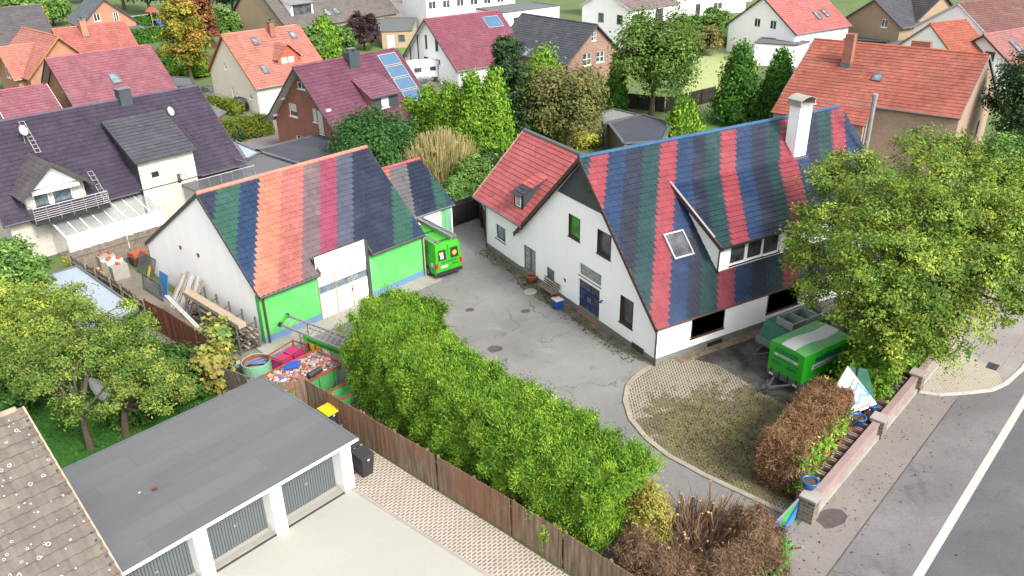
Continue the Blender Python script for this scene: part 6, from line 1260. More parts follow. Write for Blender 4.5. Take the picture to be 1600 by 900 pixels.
# skips and rubble
def skip(name, label, P1, P2, P3, h_, rub=True):
    P1, P2, P3 = Vector(P1), Vector(P2), Vector(P3); lx = (P2-P1); L = lx.length; lx.normalize(); wy_ = (P3-P2) - lx*(P3-P2).dot(lx); Wd = wy_.length; wy_.normalize()
    T = Thing(name, label, 'skip', (P1.x, P1.y, 0), math.degrees(math.atan2(lx.y, lx.x))); s_ = -1 if lx.cross(wy_).z < 0 else 1
    mb = MB(); V = [(0, 0, h_), (L, 0, h_), (L, s_*Wd, h_), (0, s_*Wd, h_), (.35, .12*s_, .12), (L-.75, .12*s_, .12), (L-.75, s_*(Wd-.12), .12), (.35, s_*(Wd-.12), .12)]
    mb.add(V, [(0, 1, 5, 4), (1, 2, 6, 5), (2, 3, 7, 6), (3, 0, 4, 7), (4, 5, 6, 7)], 'green_skip')
    for x in (.9, 1.9, 2.8):
        if x < L-.4: mb.box((x, s_*Wd-.04, .3), (x+.08, s_*Wd+.05, h_-.05), 'green_skip')
    T.part('tub', mb); mb = MB()
    for i in range(4): mb.beam(V[i], V[(i+1) % 4], .1, .08, 'rust')
    T.part('rim', mb); 
    if rub:
        cs = [c(225, 120, 90), c(205, 95, 75), c(235, 225, 215, .6), c(190, 190, 195), c(215, 150, 120), c(170, 100, 85), c(235, 200, 175), c(110, 125, 175), c(180, 160, 150)]; mb = MB()
        mb.add([(0.05, .05*s_, h_-.15), (L-.05, .05*s_, h_-.15), (L-.05, s_*(Wd-.05), h_-.15), (.05, s_*(Wd-.05), h_-.15), (L*.5, s_*Wd*.5, h_+.12)], [(0, 1, 4), (1, 2, 4), (2, 3, 4), (3, 0, 4)], 'matt_painted', c(150, 110, 95))
        for i in range(900):
            x, y = rnd.uniform(.06, L-.06), rnd.uniform(.06, Wd-.06); z = h_-.12+.28*(1-abs(x/L-.5)*1.6)*(1-abs(y/Wd-.5)*1.6)+rnd.uniform(-.03, .06); r_ = rnd.uniform(.02, .085) if i % 9 else rnd.uniform(.08, .17)
            Mx = Matrix.Translation((x, s_*y, z)) @ Matrix.Rotation(rnd.random()*6, 4, 'Z') @ Matrix.Rotation(rnd.uniform(-.7, .7), 4, 'X'); mb.box((-r_, -r_*.6, -r_*.25), (r_, r_*.6, r_*.25), 'matt_painted', rnd.choice(cs), Mx)
        ro = mb.build('rubble'); ro.location = T.M.translation; ro.rotation_euler = (0, 0, math.atan2(lx.y, lx.x)); tag(ro, 'broken tiles, bricks and plastic heaped in the green skip', 'rubble', None, 'stuff')
    return T
SK = skip('waste_skip', 'long green skip with rusty rim full of broken tiles', at(405, 590, 1.35), at(494, 547, 1.35), at(533, 570, 1.35), 1.35)
skip('waste_skip', 'second smaller green skip half hidden under the hedge', at(512, 612, .9), at(545, 596, .9), at(560, 610, .9), .9, False)
for (x, y), m_, lb in (((455, 573), 'blue_plastic', 'blue plastic piece lying on the rubble in the skip'), ((492, 583), 'dark_metal', 'grey cylinder lying on the rubble in the skip')):
    mb = MB(); p_ = at(x, y, 1.6)
    if m_ == 'blue_plastic': mb.prism([p_+Vector(q) for q in ((-.4, -.2, 0), (.35, -.3, .05), (.5, .1, .12), (.1, .25, .1), (-.3, .2, .02))], (0, 0, .04), m_)
    else: mb.tube([p_+Vector((-.35, -.12, 0)), p_+Vector((.35, .15, .05))], .15, m_, seg=12)
    solid('plastic_sheet' if m_ == 'blue_plastic' else 'metal_drum', mb, lb, 'debris')
p_ = at(403, 583); T = Thing('round_tub', 'round mint green tub with rusty orange inside near the skip', 'tub', (p_.x, p_.y, 0)); mb = MB(); mb.lathe([(.0, .12), (.68, .12), (.69, .75), (.72, .76), (.74, .75), (.74, .2), (.72, .0)], (0, 0, 0), 'mint', seg=28); mb.lathe([(.0, .14), (.665, .14), (.675, .74)], (0, 0, 0), 'rust', seg=28); T.part('shell', mb)
mb = MB(); mb.lathe([(0, .3), (.35, .26), (.66, .2)], (0, 0, 0), 'concrete', seg=16); T.part('debris_fill', mb)
for x, y, lb in ((491, 555, 'leftmost of the three yellow gas bottles beside the skip'), (501, 558, 'middle one of the three yellow gas bottles beside the skip'), (511, 562, 'rightmost of the three yellow gas bottles beside the skip')):
    p_ = at(x, y, 0); T = Thing('gas_bottle', lb, 'gas bottle', p_, 0, 'yellow gas bottles beside the skip'); mb = MB(); mb.lathe([(0, 0), (.17, .02), (.19, .1), (.19, .75), (.14, .9), (.05, .95)], (0, 0, 0), 'orange_gas' if x < 505 else 'cream', seg=14); T.part('cylinder', mb, smooth=True); mb = MB(); mb.lathe([(.09, .9), (.09, 1.08), (0, 1.1)], (0, 0, 0), 'red_light', seg=10); T.part('cap', mb)
p_ = at(453, 572); T = Thing('timber_crate', 'open rusty timber frame crate behind the skip', 'crate', p_, 30); mb = MB()
for x in (-.9, .9):
    for y in (-.5, .5): mb.box((x-.04, y-.04, 0), (x+.04, y+.04, 1.0), 'rust')
for z in (.1, .95):
    for y in (-.5, .5): mb.beam((-.9, y, z), (.9, y, z), .05, .06, 'rust')
    for x in (-.9, .9): mb.beam((x, -.5, z), (x, .5, z), .05, .06, 'rust')
T.part('frame', mb)
for dx_, lb in ((-.42, 'bright pink bag in the left half of the timber crate'), (.4, 'bright pink bag in the right half of the timber crate')):
    mb = MB(); mb.box((dx_-.36, -.4, .05), (dx_+.36, .4, .72), 'pink_vivid'); o = solid('storage_bag', mb, lb, 'bag'); o.matrix_world = T.M @ Matrix.Translation(o.location)
for i in range(7):
    p_ = at(352+i*3, 581-i*2, .4); q_ = at(405+i*4, 553+i*2, .5); mb = MB(); mb.beam(p_, q_, .16, .08, 'zinc' if i % 2 else 'blue_plinth'); solid('metal_beam', mb, 'pale blue grey metal beam in the heap left of the round tub', 'beam', 'metal beams heaped beside the tub')
p_ = at(430, 590, .6); mb = MB(); mb.box((-.4, -.3, 0), (.4, .3, .25), 'shade_white'); o = solid('foam_block', mb, 'white block between the round tub and the skip', 'block'); o.location = p_
# ================================================================= lumber yard beside the barn gable
def Bw(x, y, z): return B.T.M @ Vector((x, y, z))
def inB(px_, py_, z): return B.T.inv @ at(px_, py_, z)
r0, r1 = inB(300, 440, 1.7), inB(392, 497, 1.9)
T = Thing('lumber_rack', 'steel rack stacked with grey boards along the white barn gable', 'rack', (0, 0, 0)); T.o.matrix_world = B.T.M; T.M = B.T.M; T.inv = B.T.inv
mb = MB(); ya, yb2 = -4.9, .6; xa, xb2 = -1.5, -.35
for y in np.linspace(ya, yb2, 5):
    for x in (xa, xb2): mb.box((x-.04, y-.04, 0), (x+.04, y+.04, 1.9), 'zinc')
    for z in (.25, .7, 1.15, 1.6): mb.beam((xa, y, z), (xb2, y, z), .06, .06, 'zinc')
T.part('frame', mb)
for lv, z in enumerate((.3, .75, 1.2)):
    for j in range(9):
        x = xa+.08+j*.12; z_ = z+rnd.uniform(0, .2); y0_ = ya+rnd.uniform(-.3, .5); y1_ = yb2+rnd.uniform(-1.2, .3); mb = MB(); mb.beam((x, y0_, z_), (x+rnd.uniform(-.06, .06), y1_, z_+rnd.uniform(0, .05)), .11, .05, rnd.choice(['grey_wood', 'pale_wood', 'grey_wood', 'dark_trim']))
        o = solid('board', mb, ['long grey board on the lowest level of the lumber rack', 'long grey board on the middle level of the lumber rack', 'long grey board on the upper level of the lumber rack'][lv], 'board', ['boards on the lowest rack level', 'boards on the middle rack level', 'boards on the upper rack level'][lv]); o.matrix_world = B.T.M @ Matrix.Translation(o.location)
mb = MB(); mb.box((xa+.05, ya-.2, 1.66), (xa+.5, yb2+.4, 1.9), 'pale_wood'); o = solid('timber_beam', mb, 'thick pale timber beam lying on top of the lumber rack', 'beam'); o.matrix_world = B.T.M @ Matrix.Translation(o.location)
for i in range(12):
    p_ = Vector((-2.7+rnd.uniform(-.4, .6), -5.1+i*.12, .06+i*.02)); mb = MB(); a_ = R(100+rnd.uniform(-25, 25)); mb.beam(p_, p_+Vector((math.cos(a_)*2.0, math.sin(a_)*2.0, .05)), .12, .04, rnd.choice(['grey_wood', 'pale_wood', 'zinc'])); o = solid('loose_board', mb, 'loose grey board in the heap on the ground before the lumber rack', 'board', 'loose boards before the rack'); o.matrix_world = B.T.M @ Matrix.Translation(o.location)
for i in range(10):
    y = 1.1+i*.27; x = -1.35+.05*rnd.random(); l_ = 1.7+rnd.uniform(-.2, .5); mb = MB(); t_ = rnd.uniform(-.35, .1)
    mb.prism([(x, y, .02), (x, y+.24, .02), (x+1.15, y+.24+t_, l_), (x+1.15, y+t_, l_)], (.03, 0, 0.02), 'shade_white' if i % 3 else 'pale_wood'); o = solid('leaning_board', mb, 'white board leaning against the barn gable in a row', 'board', 'white boards leaning on the gable'); o.matrix_world = B.T.M @ Matrix.Translation(o.location)
def lean(name, label, px0, w_, h_, m_, cat, th=.04, tilt=.35, ang=107, z=0.0, grid=False):
    p_ = at(*px0, 0); T = Thing(name, label, cat, p_, ang); mb = MB()
    if not grid: mb.prism([(0, 0, 0), (w_, 0, 0), (w_, -tilt, h_), (0, -tilt, h_)], (0, th, 0), m_)
    else:
        for k in range(int(w_/.12)+1): mb.beam((k*.12, 0, .1), (k*.12, -tilt, h_), .025, .025, m_)
        for q in (0.06, 1): mb.beam((0, -tilt*q, .05+h_*q), (w_, -tilt*q, .05+h_*q), .05, .05, m_)
        mb.beam((0, 0, 0), (0, -tilt, h_), .05, .05, m_); mb.beam((w_, 0, 0), (w_, -tilt, h_), .05, .05, m_)
    T.part('panel', mb); return T
lean('sheet_board', 'bright blue board leaning against the barn gable', (262, 468), 1.1, 1.5, 'blue_board', 'board')
lean('sheet_board', 'grey metal panel standing against the barn gable near the wall corner', (253, 432), .5, 1.9, 'zinc', 'panel')
lean('sheet_board', 'dark brown board leaning next to the grey metal panel', (266, 443), .7, 1.8, 'brown_wood', 'board')
lean('steel_barrier', 'grey steel barrier grid propped upright in the storage yard', (255, 472), 2.6, 1.1, 'zinc', 'barrier', grid=True, tilt=.1)
lean('steel_barrier', 'second steel barrier grid leaning behind the yellow strip', (238, 440), 2.2, 1.3, 'zinc', 'barrier', grid=True, tilt=.5)
lean('yellow_strip', 'narrow yellow plastic strip hanging on the steel barrier', (232, 440), .22, .9, 'yellow', 'strip')
lean('yellow_strip', 'short ochre plastic sheet on top of the steel barrier', (238, 425), .5, .5, 'orange_gas', 'sheet', z=.6)
T = Thing('brick_pallets', 'pale brick stacks with red bricks on top by the grey fence', 'brick stack', at(180, 428), 107)
for i in range(5):
    mb = MB(); mb.box((i*.62-1.2, -.5, 0), (i*.62-.63, .5, .95+.15*(i % 2)), 'cream' if i % 3 else 'concrete'); 
    for j in range(3):
        if (i+j) % 2: mb.box((i*.62-1.15+j*.1, -.4+j*.3, .95+.15*(i % 2)), (i*.62-.8+j*.05, -.2+j*.3, 1.1+.15*(i % 2)), 'terracotta')
    T.part('brick_stack', mb)
for i in range(7):
    mb = MB(); s_ = rnd.uniform(.2, .35); mb.box((-s_, -s_*.7, 0), (s_, s_*.7, s_), rnd.choice(['cream', 'terracotta', 'pale_wood'])); o = solid('stone_block', mb, 'rough block in the loose pile at the corner of the grey fence', 'block', 'loose blocks at the fence corner'); o.location = at(152+rnd.uniform(-10, 12), 425+rnd.uniform(-8, 6)); o.rotation_euler = (0, 0, rnd.random()*3)
for i in range(3):
    mb = MB(); mb.box((-.5, -.35, 0), (.5, .35, .3), 'brown_wood' if i < 2 else 'terracotta'); o = solid('red_crate', mb, ['lowest dark red crate by the barn corner', 'middle dark red crate by the barn corner', 'topmost red crate by the barn corner'][i], 'crate'); q_ = at(219, 412); o.location = (q_.x, q_.y, i*.31); o.rotation_euler = (0, 0, .3+i*.08)
p_ = at(300, 492); mb = MB(); 
for i in range(16): a_ = rnd.random()*6.28; mb.prism([(math.cos(a_)*rnd.uniform(0, .7)+rnd.uniform(-.25, .25), math.sin(a_)*.6+rnd.uniform(-.25, .25), rnd.uniform(.02, .35)) for _ in range(3)], (0, 0, .01), 'black')
o = solid('black_sheeting', mb, 'crumpled black plastic sheeting on the ground in front of the rack', 'plastic sheet'); o.location = (p_.x, p_.y, .02)
# gutter pipes along the fence
mb = MB()
for i in range(4): mb.tube([at(258+i*2, 462, 1.3), at(335+i*2, 540, 1.0)], .05, 'aluminium' if i % 2 else 'shade_white', seg=6)
solid('gutter_pipes', mb, 'white gutter pipes lying along the inside of the red brown fence', 'pipes')
# ================================================================= bins, bench, small things
def wheelie(name, label, p_, rot, bodym, lidm, group=None, s_=1.0):
    T = Thing(name, label, 'bin', p_, rot, group); mb = MB(); V = []
    for z, w_, d_ in ((.06, .22, .26), (.95, .29, .36)): V += [(-w_, -d_, z), (w_, -d_, z), (w_, d_, z), (-w_, d_, z)]
    mb.add([tuple(k*s_ for k in v_) for v_ in V], [(0, 1, 5, 4), (1, 2, 6, 5), (2, 3, 7, 6), (3, 0, 4, 7), (0, 1, 2, 3)], bodym); T.part('body', mb)
    mb = MB(); mb.prism([(-.31*s_, -.4*s_, .95*s_), (-.31*s_, -.38*s_, 1.0*s_), (-.31*s_, .3*s_, 1.08*s_), (-.31*s_, .4*s_, 1.0*s_), (-.31*s_, .4*s_, .95*s_)], (.62*s_, 0, 0), lidm); T.part('lid', mb)
    for sx in (-1, 1): mb = MB(); mb.tube([(sx*.25*s_, .3*s_, .1*s_), (sx*.31*s_, .3*s_, .1*s_)], .1*s_, 'rubber', seg=12); T.part('wheel', mb)
    mb = MB(); mb.tube([(-.25*s_, .44*s_, .97*s_), (.25*s_, .44*s_, .97*s_)], .02, bodym, seg=6); mb.box((-.04, -.37*s_, .8*s_), (.06, -.345*s_, .88*s_), 'shade_white'); T.part('handle', mb)
wheelie('wheelie_bin', 'front one of two black wheelie bins beside the white garage pillar', (7.75, 26.75, 0), 17, 'dark_metal', 'dark_metal', s_=1.08)
wheelie('wheelie_bin', 'rear black wheelie bin standing close to the garage wall', (7.5, 27.75, 0), 17, 'dark_metal', 'dark_metal', s_=1.08)
wheelie('wheelie_bin', 'wheelie bin with yellow lid behind the corner of the felt roof', at(513, 645, 0.9).xy.to_3d(), 20, 'dark_metal', 'yellow', s_=1.1)
T = Thing('bicycle', 'old bicycle leaning against the plank fence behind the garage', 'bicycle', (7.6, 29.6, 0), -72)
for x in (-.5, .5):
    mb = MB(); N2 = 18; P_ = [(x+.33*math.cos(6.2832*k/N2), 0, .34+.33*math.sin(6.2832*k/N2)) for k in range(N2+1)]; mb.tube(P_, .02, 'rubber', seg=5, caps=False)
    for k in range(6): mb.beam((x, 0, .34), P_[k*3], .006, .006, 'aluminium')
    T.part('wheel', mb)
mb = MB()
for a_, b2 in (((-.5, 0, .34), (-.2, 0, .85)), ((-.2, 0, .8), (.35, 0, .85)), ((.5, 0, .34), (.33, 0, 1.0)), ((-.05, 0, .32), (.35, 0, .8)), ((-.5, 0, .34), (-.05, 0, .32)), ((-.05, 0, .32), (-.22, 0, .9))): mb.tube([a_, b2], .018, 'aluminium', seg=6)
T.part('frame', mb); mb = MB(); mb.box((-.35, -.07, .9), (-.1, .07, .95), 'black'); T.part('saddle', mb); mb = MB(); mb.tube([(.33, -.28, 1.02), (.33, .28, 1.02)], .015, 'black', seg=6); T.part('handlebar', mb)
q0, q1 = at(838, 455), at(866, 470); rot_ = 90; T = Thing('garden_bench', 'weathered grey wooden bench against the white gable wall', 'bench', (23.15, 36.9, 0), 90); mb = MB()
for i in range(4): mb.box((-.85, .02-.12*i-.05, .43), (.85, .02-.12*i+.05, .46), 'grey_wood')
T.part('seat', mb); mb = MB()
for i in range(3): mb.box((-.85, -.42-.04*i, .55+.14*i), (.85, -.40-.04*i, .65+.14*i), 'grey_wood')
T.part('backrest', mb)
for x in (-.75, .75):
    for y in (.02, -.38): mb = MB(); mb.box((x-.04, y-.04, 0), (x+.04, y+.04, .43), 'grey_wood'); T.part('leg', mb)
p_ = at(871, 482); T = Thing('paper_bin', 'small bright blue box with red handle standing by the bench', 'box', p_, 0); mb = MB(); mb.add([(-.2, -.22, .04), (.2, -.22, .04), (.2, .22, .04), (-.2, .22, .04), (-.25, -.27, .6), (.25, -.27, .6), (.25, .27, .6), (-.25, .27, .6)], [(0, 1, 5, 4), (1, 2, 6, 5), (2, 3, 7, 6), (3, 0, 4, 7), (0, 1, 2, 3)], 'blue_plastic'); T.part('tub', mb)
mb = MB(); mb.box((-.27, -.29, .6), (.27, .29, .64), 'shade_white'); T.part('rim', mb); mb = MB(); mb.tube([(-.2, 0, .62), (-.2, 0, .78), (.2, 0, .78), (.2, 0, .62)], .02, 'red_light', seg=6); T.part('handle', mb)
# garden things under the fruit trees
p0_, p1_ = at(140, 588, .3), at(190, 632, .3); d_ = p1_-p0_; T = Thing('upturned_boat', 'grey upturned boat lying in the grass under the fruit trees', 'boat', p0_.xy.to_3d(), math.degrees(math.atan2(d_.y, d_.x))); Lb = d_.length; mb = MB(); V = []; NS = 10
for i in range(NS+1):
    t = i/NS; w_ = .42*math.sin(math.pi*min(.97, t*.9+.04))**.6; 
    for k in range(7): a_ = math.pi*k/6; V.append((t*Lb, -w_*math.cos(a_), .05+.38*math.sin(a_)*(.5+.5*math.sin(math.pi*t))))
mb.add(V, [(i*7+k, i*7+k+1, (i+1)*7+k+1, (i+1)*7+k) for i in range(NS) for k in range(6)], 'shade_white'); T.part('hull', mb, smooth=True)
# play tower and pool
p_ = at(243, 42); T = Thing('play_tower', 'wooden play tower with red roof, swing beam and blue slide', 'playground', p_, 20); mb = MB()
for x in (-.8, .8):
    for y in (-.8, .8): mb.box((x-.06, y-.06, 0), (x+.06, y+.06, 2.8), 'pale_wood')
mb.beam((-5, 0, 2.4), (-.8, 0, 2.4), .12, .12, 'pale_wood'); mb.beam((-5, -1, 0), (-5, 0, 2.4), .1, .1, 'pale_wood'); mb.beam((-5, 1, 0), (-5, 0, 2.4), .1, .1, 'pale_wood'); mb.box((-.8, -.8, 1.3), (.8, .8, 1.4), 'pale_wood'); T.part('frame', mb)
mb = MB(); mb.prism([(-1, -1, 2.8), (1, -1, 2.8), (0, -1, 3.6)], (0, 2, 0), 'terracotta'); T.part('roof', mb); mb = MB(); mb.prism([(-.3, -.8, 1.35), (.3, -.8, 1.35), (.3, -3.2, .1), (-.3, -3.2, .1)], (0, 0, .06), 'blue_plastic'); T.part('slide', mb)
p_ = at(235, 50); flat('above_ground_pool', 'dark covered pool with pale rim beside the hedge', [at(203, 50, .9), at(262, 48, .9), at(262, 42, .9), at(210, 43, .9)], 1.0, 'plastic_white', 'felt_dark', .5, cat='pool')
fence('garden_fence', 'pale woven garden panel at the edge of the back lawn', [at(1157, 190).to_tuple()[:2], at(1187, 192).to_tuple()[:2]], 1.6, 'pale_wood', plank=.25)
mb = MB(); p_ = at(1097, 177); 
for k in range(3): mb.tube([p_+Vector((k*.7-.7, 0, 0)), p_+Vector((k*.7-.5, .3, .8)), p_+Vector((k*.7-.1, 0, .0))], .04, 'shade_white', seg=6)
solid('garden_toy', mb, 'bent white frame lying on the back lawn', 'frame')

# ================================================================= vegetation
def zat(x, y, P): d = ray(x, y); t = (P.x*d.x+P.y*d.y)/(d.x*d.x+d.y*d.y); return CAMH+d.z*t
def dep(P): return (P-Vector((0, 0, CAMH))).dot(cF)
def rad(P, wpx): return wpx/2*dep(P)/F_PX
THU = [c(118, 172, 52, .62), c(76, 130, 44, .56), c(165, 198, 66, .66)]
THD = [c(75, 130, 50, .65), c(55, 100, 42, .6), c(105, 155, 60, .7)]
DK = [c(62, 92, 55, .6), c(50, 75, 46, .6), c(88, 118, 70, .6)]
MID = [c(105, 145, 70, .7), c(78, 118, 55, .65), c(140, 175, 88, .7)]
YEL = [c(175, 190, 65, .75), c(140, 165, 60, .7), c(205, 200, 90, .75)]
BRN = [c(135, 132, 80, .65), c(105, 118, 68, .6), c(168, 148, 95, .65), c(110, 130, 70, .6)]
WAL = [c(155, 182, 76, .76), c(98, 140, 58, .66), c(188, 200, 82, .68), c(112, 150, 58, .6), c(76, 112, 50, .55)]
# main hedge
hedge('thuja_hedge', 'tall bright green thuja hedge bending along the yard behind the plank fence', [(14.0, 33.6), (11.0, 33.0), (11.4, 29.5), (12.4, 25.5), (13.3, 21.6), (14.4, 17.9)], 3.2, 3.8, THU, size=.046, dens=32, per=90, crad=.25, bumpy=.45, aspect=2.6, heights=[3.4, 3.9, 3.9, 3.7, 3.8, 3.6, 3.7, 3.4], z0=.5, jitter=.5)
STRAW = [c(205, 195, 95), c(175, 150, 80), c(150, 170, 70)]
DEAD2 = [c(180, 128, 92, .6), c(148, 104, 78), c(196, 156, 118, .6), c(120, 112, 66), c(112, 88, 72)]
DEAD = [c(162, 132, 105), c(128, 100, 80), c(188, 158, 125), c(108, 88, 76), c(150, 108, 78)]
bush('thuja_shrub', 'yellowing straw coloured end of the thuja hedge', (15.2, 17.2), (.75, .9, 1.7), STRAW, 110, 34, .07, cat='shrub')
def twigs(T, ctr, rx, ry, h0, h1, n_, rot=0, cut=.12, ln=.6):
    V = []; F = []; ca, sa = math.cos(rot), math.sin(rot); g = np.random.default_rng(3); mb = MB(); cm = MB()
    for i in range(n_):
        a = g.random()*6.2832; q = math.sqrt(g.random()); x, y = rx*q*math.cos(a), ry*q*math.sin(a); hh_ = h0+(h1-h0)*g.random()**(0.6 if q > .6 else 1.6); lx_, ly_ = g.normal(0, .28)+ln*math.cos(a)*q, g.normal(0, .28)+ln*math.sin(a)*q
        b_ = Vector((ctr[0]+ca*x-sa*y, ctr[1]+sa*x+ca*y, .1+.5*g.random())); e_ = Vector((b_.x+lx_, b_.y+ly_, hh_)); r_ = .008+.018*g.random()**4
        cc = rnd.choice(DEAD); mb.tube([b_, e_], [r_*1.3, r_*.7], 'twig', cc, 4)
        if g.random() < cut: r2 = r_*2.0+.02; e2 = e_*1.0; mb.tube([b_.lerp(e_, .4), e_], r2*.9, 'twig', cc, 6); cm.tube([e2, e2+Vector((0, 0, .015))], r2, 'twig', c(235, 210, 165), 7)
    T.part('branches', mb); T.part('cut_branch_ends', cm)
T = hedge('dead_hedge', 'withered brown hedge stump with sawn branches beside the gate', [(13.9, 16.3), (14.4, 14.6), (16.2, 13.6), (18.2, 14.3), (18.5, 15.6)], 1.0, 1.65, DEAD, size=.022, dens=34, per=90, crad=.26, bumpy=.3, aspect=9.0, rm='twig', jitter=.9, z0=.1, droop=-.3, cat='hedge')
twigs(T, (2.4, -.6), 2.3, 1.6, .5, 1.35, 1500, .2, .1, .8)
v_, f_, c_ = clumps(np.array([(rnd.uniform(2.6, 4.7), 0, rnd.uniform(.3, 1.5)) for _ in range(70)])*np.array([1, 1, 1])+np.array([[0, -2.9+.0*0, 0]]), np.full(70, .3), np.array([[.2, -1, .3]]*70), 22, .11, THD, 2.0, -.5); v_[:, 1] += (v_[:, 0]-3.6)*.35; fast_mesh('green_side', v_, f_, c_, 'leaf', T.o)
T = hedge('dead_hedge', 'brown withered hedge on the street wall with a green street side', [S(.9, -1.75)[:2], S(3.2, -1.8)[:2], S(6.3, -1.9)[:2]], 1.5, 2.25, DEAD2, size=.024, dens=40, per=80, crad=.2, bumpy=.16, aspect=8.0, taper=.95, rm='twig', jitter=.9, z0=.1, droop=-.3)
twigs(T, (2.5, .7), 2.6, .6, 1.5, 2.3, 800, R(17.5), .1, .2)
P_ = []; 
for _ in range(150): s_ = rnd.uniform(0, 4.9); p_ = S(.7+s_, -.95+rnd.uniform(-.1, .1), rnd.uniform(.3, 2.1)) - Vector(T.o.location); P_.append(tuple(p_))
v_, f_, c_ = clumps(np.array(P_), np.full(150, .26), np.array([[.3, -1, .3]]*150), 22, .1, THU, 2.0, -.5); fast_mesh('green_side', v_, f_, c_, 'leaf', T.o)
bush('thuja_shrub', 'yellow green tuft at the far end of the brown hedge', S(6.6, -2.3)[:2], (.9, .9, 1.2), YEL, 70, 22, .1)
hedge('garden_hedge', 'bright green hedge behind the planting stones under the big tree', [S(9.0, -1.7)[:2], S(11, -1.7)[:2], S(15.5, -1.7)[:2]], 1.7, 2.1, THU, size=.15, dens=16, per=18, crad=.35, bumpy=.35, aspect=1.6, z0=.2, droop=0)
hedge('garden_hedge', 'dark shrubs in the shade behind the green tarp trailer', [(31.8, 21.3), (34, 22.0), (38, 23.5)], 1.8, 1.9, THD, size=.14, dens=14, per=16, crad=.35, droop=0, z0=.1)
# the big tree
bl = [(1305, 300, 7.5, 1.8), (1300, 260, 8.5, 1.0), (1345, 265, 8.8, 1.3), (1370, 330, 8, 2.3), (1440, 235, 9.5, 1.5), (1450, 285, 9.2, 2.0), (1495, 235, 9.4, 1.1), (1545, 290, 8.8, 1.8), (1595, 300, 8.5, 1.7), (1300, 385, 6.6, 2.0), (1262, 345, 6.6, 1.0), (1255, 400, 6, 1.2), (1370, 400, 7.5, 2.4), (1440, 350, 8.3, 2.4), (1520, 360, 8, 2.4), (1590, 370, 7.5, 2.2), (1300, 450, 5.2, 1.8), (1375, 470, 5.6, 2.2), (1450, 440, 6.6, 2.5), (1530, 440, 6.4, 2.1), (1600, 440, 6.6, 2.0), (1268, 455, 4.8, .9), (1350, 500, 4.2, 1.3), (1385, 525, 4.0, 1.3), (1430, 520, 4.4, 1.8), (1490, 505, 5, 1.6), (1460, 560, 3.6, .9), (1580, 490, 5.4, .9)]
blobs = [(tuple(at(x, y, z)), (r_, r_, r_*.85)) for x, y, z, r_ in bl]
tree('walnut_tree', 'huge green and yellow leaved tree overhanging the street wall and trailers', (37.0, 23.0), blobs, 3.2, .32, WAL, n_clump=1750, per=60, size=.088, crad=.42, droop=.35, limbs=46, inner=.55)
# fruit trees, lower left
FR = [c(122, 155, 68, .62), c(84, 122, 54, .56), c(172, 182, 85, .66), c(102, 136, 60, .6)]
def pxtree(name, label, base, bl, **k): return tree(name, label, at(*base)[:2], [(tuple(at(x, y, z)), (r_, r_, r_*.75)) for x, y, z, r_ in bl], **k)
pxtree('fruit_tree', 'fruit tree with forked bare trunk standing on the dark lawn', (142, 702), [(95, 565, 3.6, 1.3), (150, 550, 3.9, 1.2), (60, 600, 3.2, 1.0), (190, 585, 3.4, .9), (105, 640, 2.6, .8), (30, 560, 3.6, 1.1), (125, 500, 4.0, 1.2), (170, 640, 2.5, .5)], trunk_h=1.7, trunk_r=.14, cols=FR, n_clump=330, per=56, size=.075, crad=.34, limbs=18, inner=.6)
pxtree('fruit_tree', 'fruit tree with dark trunk between the boat and the garage roof', (197, 680), [(215, 560, 3.4, 1.1), (255, 585, 3.0, 1.0), (200, 610, 2.8, .8), (245, 625, 2.4, .8), (215, 510, 3.6, .9), (290, 610, 2.2, .6), (180, 530, 3.6, .9)], trunk_h=1.4, trunk_r=.15, cols=FR, n_clump=260, per=56, size=.075, crad=.33, limbs=14, inner=.6)
pxtree('fruit_tree', 'yellow green fruit tree in front of the pale blue sheet roof', (90, 620), [(60, 480, 3.6, 1.4), (110, 470, 3.8, 1.0), (25, 510, 3.4, 1.2), (80, 520, 3.4, 1.2), (5, 470, 3.6, 1.2), (200, 475, 3.6, .35), (165, 505, 3.4, .5)], trunk_h=1.8, trunk_r=.14, cols=[c(145, 172, 72, .64), c(98, 138, 56, .6), c(188, 195, 88, .66)], n_clump=440, per=52, size=.08, crad=.42, limbs=9, inner=.6)
pxtree('garden_tree', 'small dark green tree before the white brick wall at the left edge', (20, 500), [(15, 400, 3.4, 1.3), (45, 420, 3.0, 1.0), (0, 440, 3, 1.2), (60, 440, 2.6, .7)], trunk_h=1.2, trunk_r=.12, cols=MID, n_clump=240, per=24, size=.15, crad=.4, limbs=5)
for x, y, r_, h_, lb in ((230, 600, 1.5, .9, 'low leafy shrub beside the red brown fence'), (275, 585, 1.2, .9, 'shrub at the foot of the red brown fence'), (195, 660, .9, .7, 'ground shrub next to the dark trunked fruit tree'), (235, 640, 1.3, .8, 'leafy shrub along the garage roof edge'), (290, 620, 1.1, .8, 'low shrub beside the big leaved vine'), (20, 640, 1.4, .9, 'shrub near the ridge of the old tile roof'), (190, 560, 1.4, 1.0, 'dense shrub behind the grey boat'), (120, 545, 1.3, 1.0, 'dark shrub below the shed front')):
    p_ = at(x, y); bush('garden_shrub', lb, p_[:2], (r_, r_, h_), [c(75, 120, 50), c(50, 90, 38), c(110, 150, 70)], 110, 18, .13)
p_ = at(335, 605); bush('grape_vine', 'big leaved yellow green vine climbing by the old wooden gate', p_[:2], (1.0, 1.2, 1.3), [c(150, 180, 90), c(205, 195, 90), c(110, 150, 80), c(200, 160, 100)], 90, 12, .26, cat='vine', aspect=1.1)
p_ = at(345, 560); bush('grape_vine', 'second clump of the vine hanging over the fence end', p_[:2], (.8, .8, 1.4), [c(160, 190, 100), c(205, 200, 95), c(120, 160, 90)], 60, 12, .24, cat='vine', aspect=1.1)
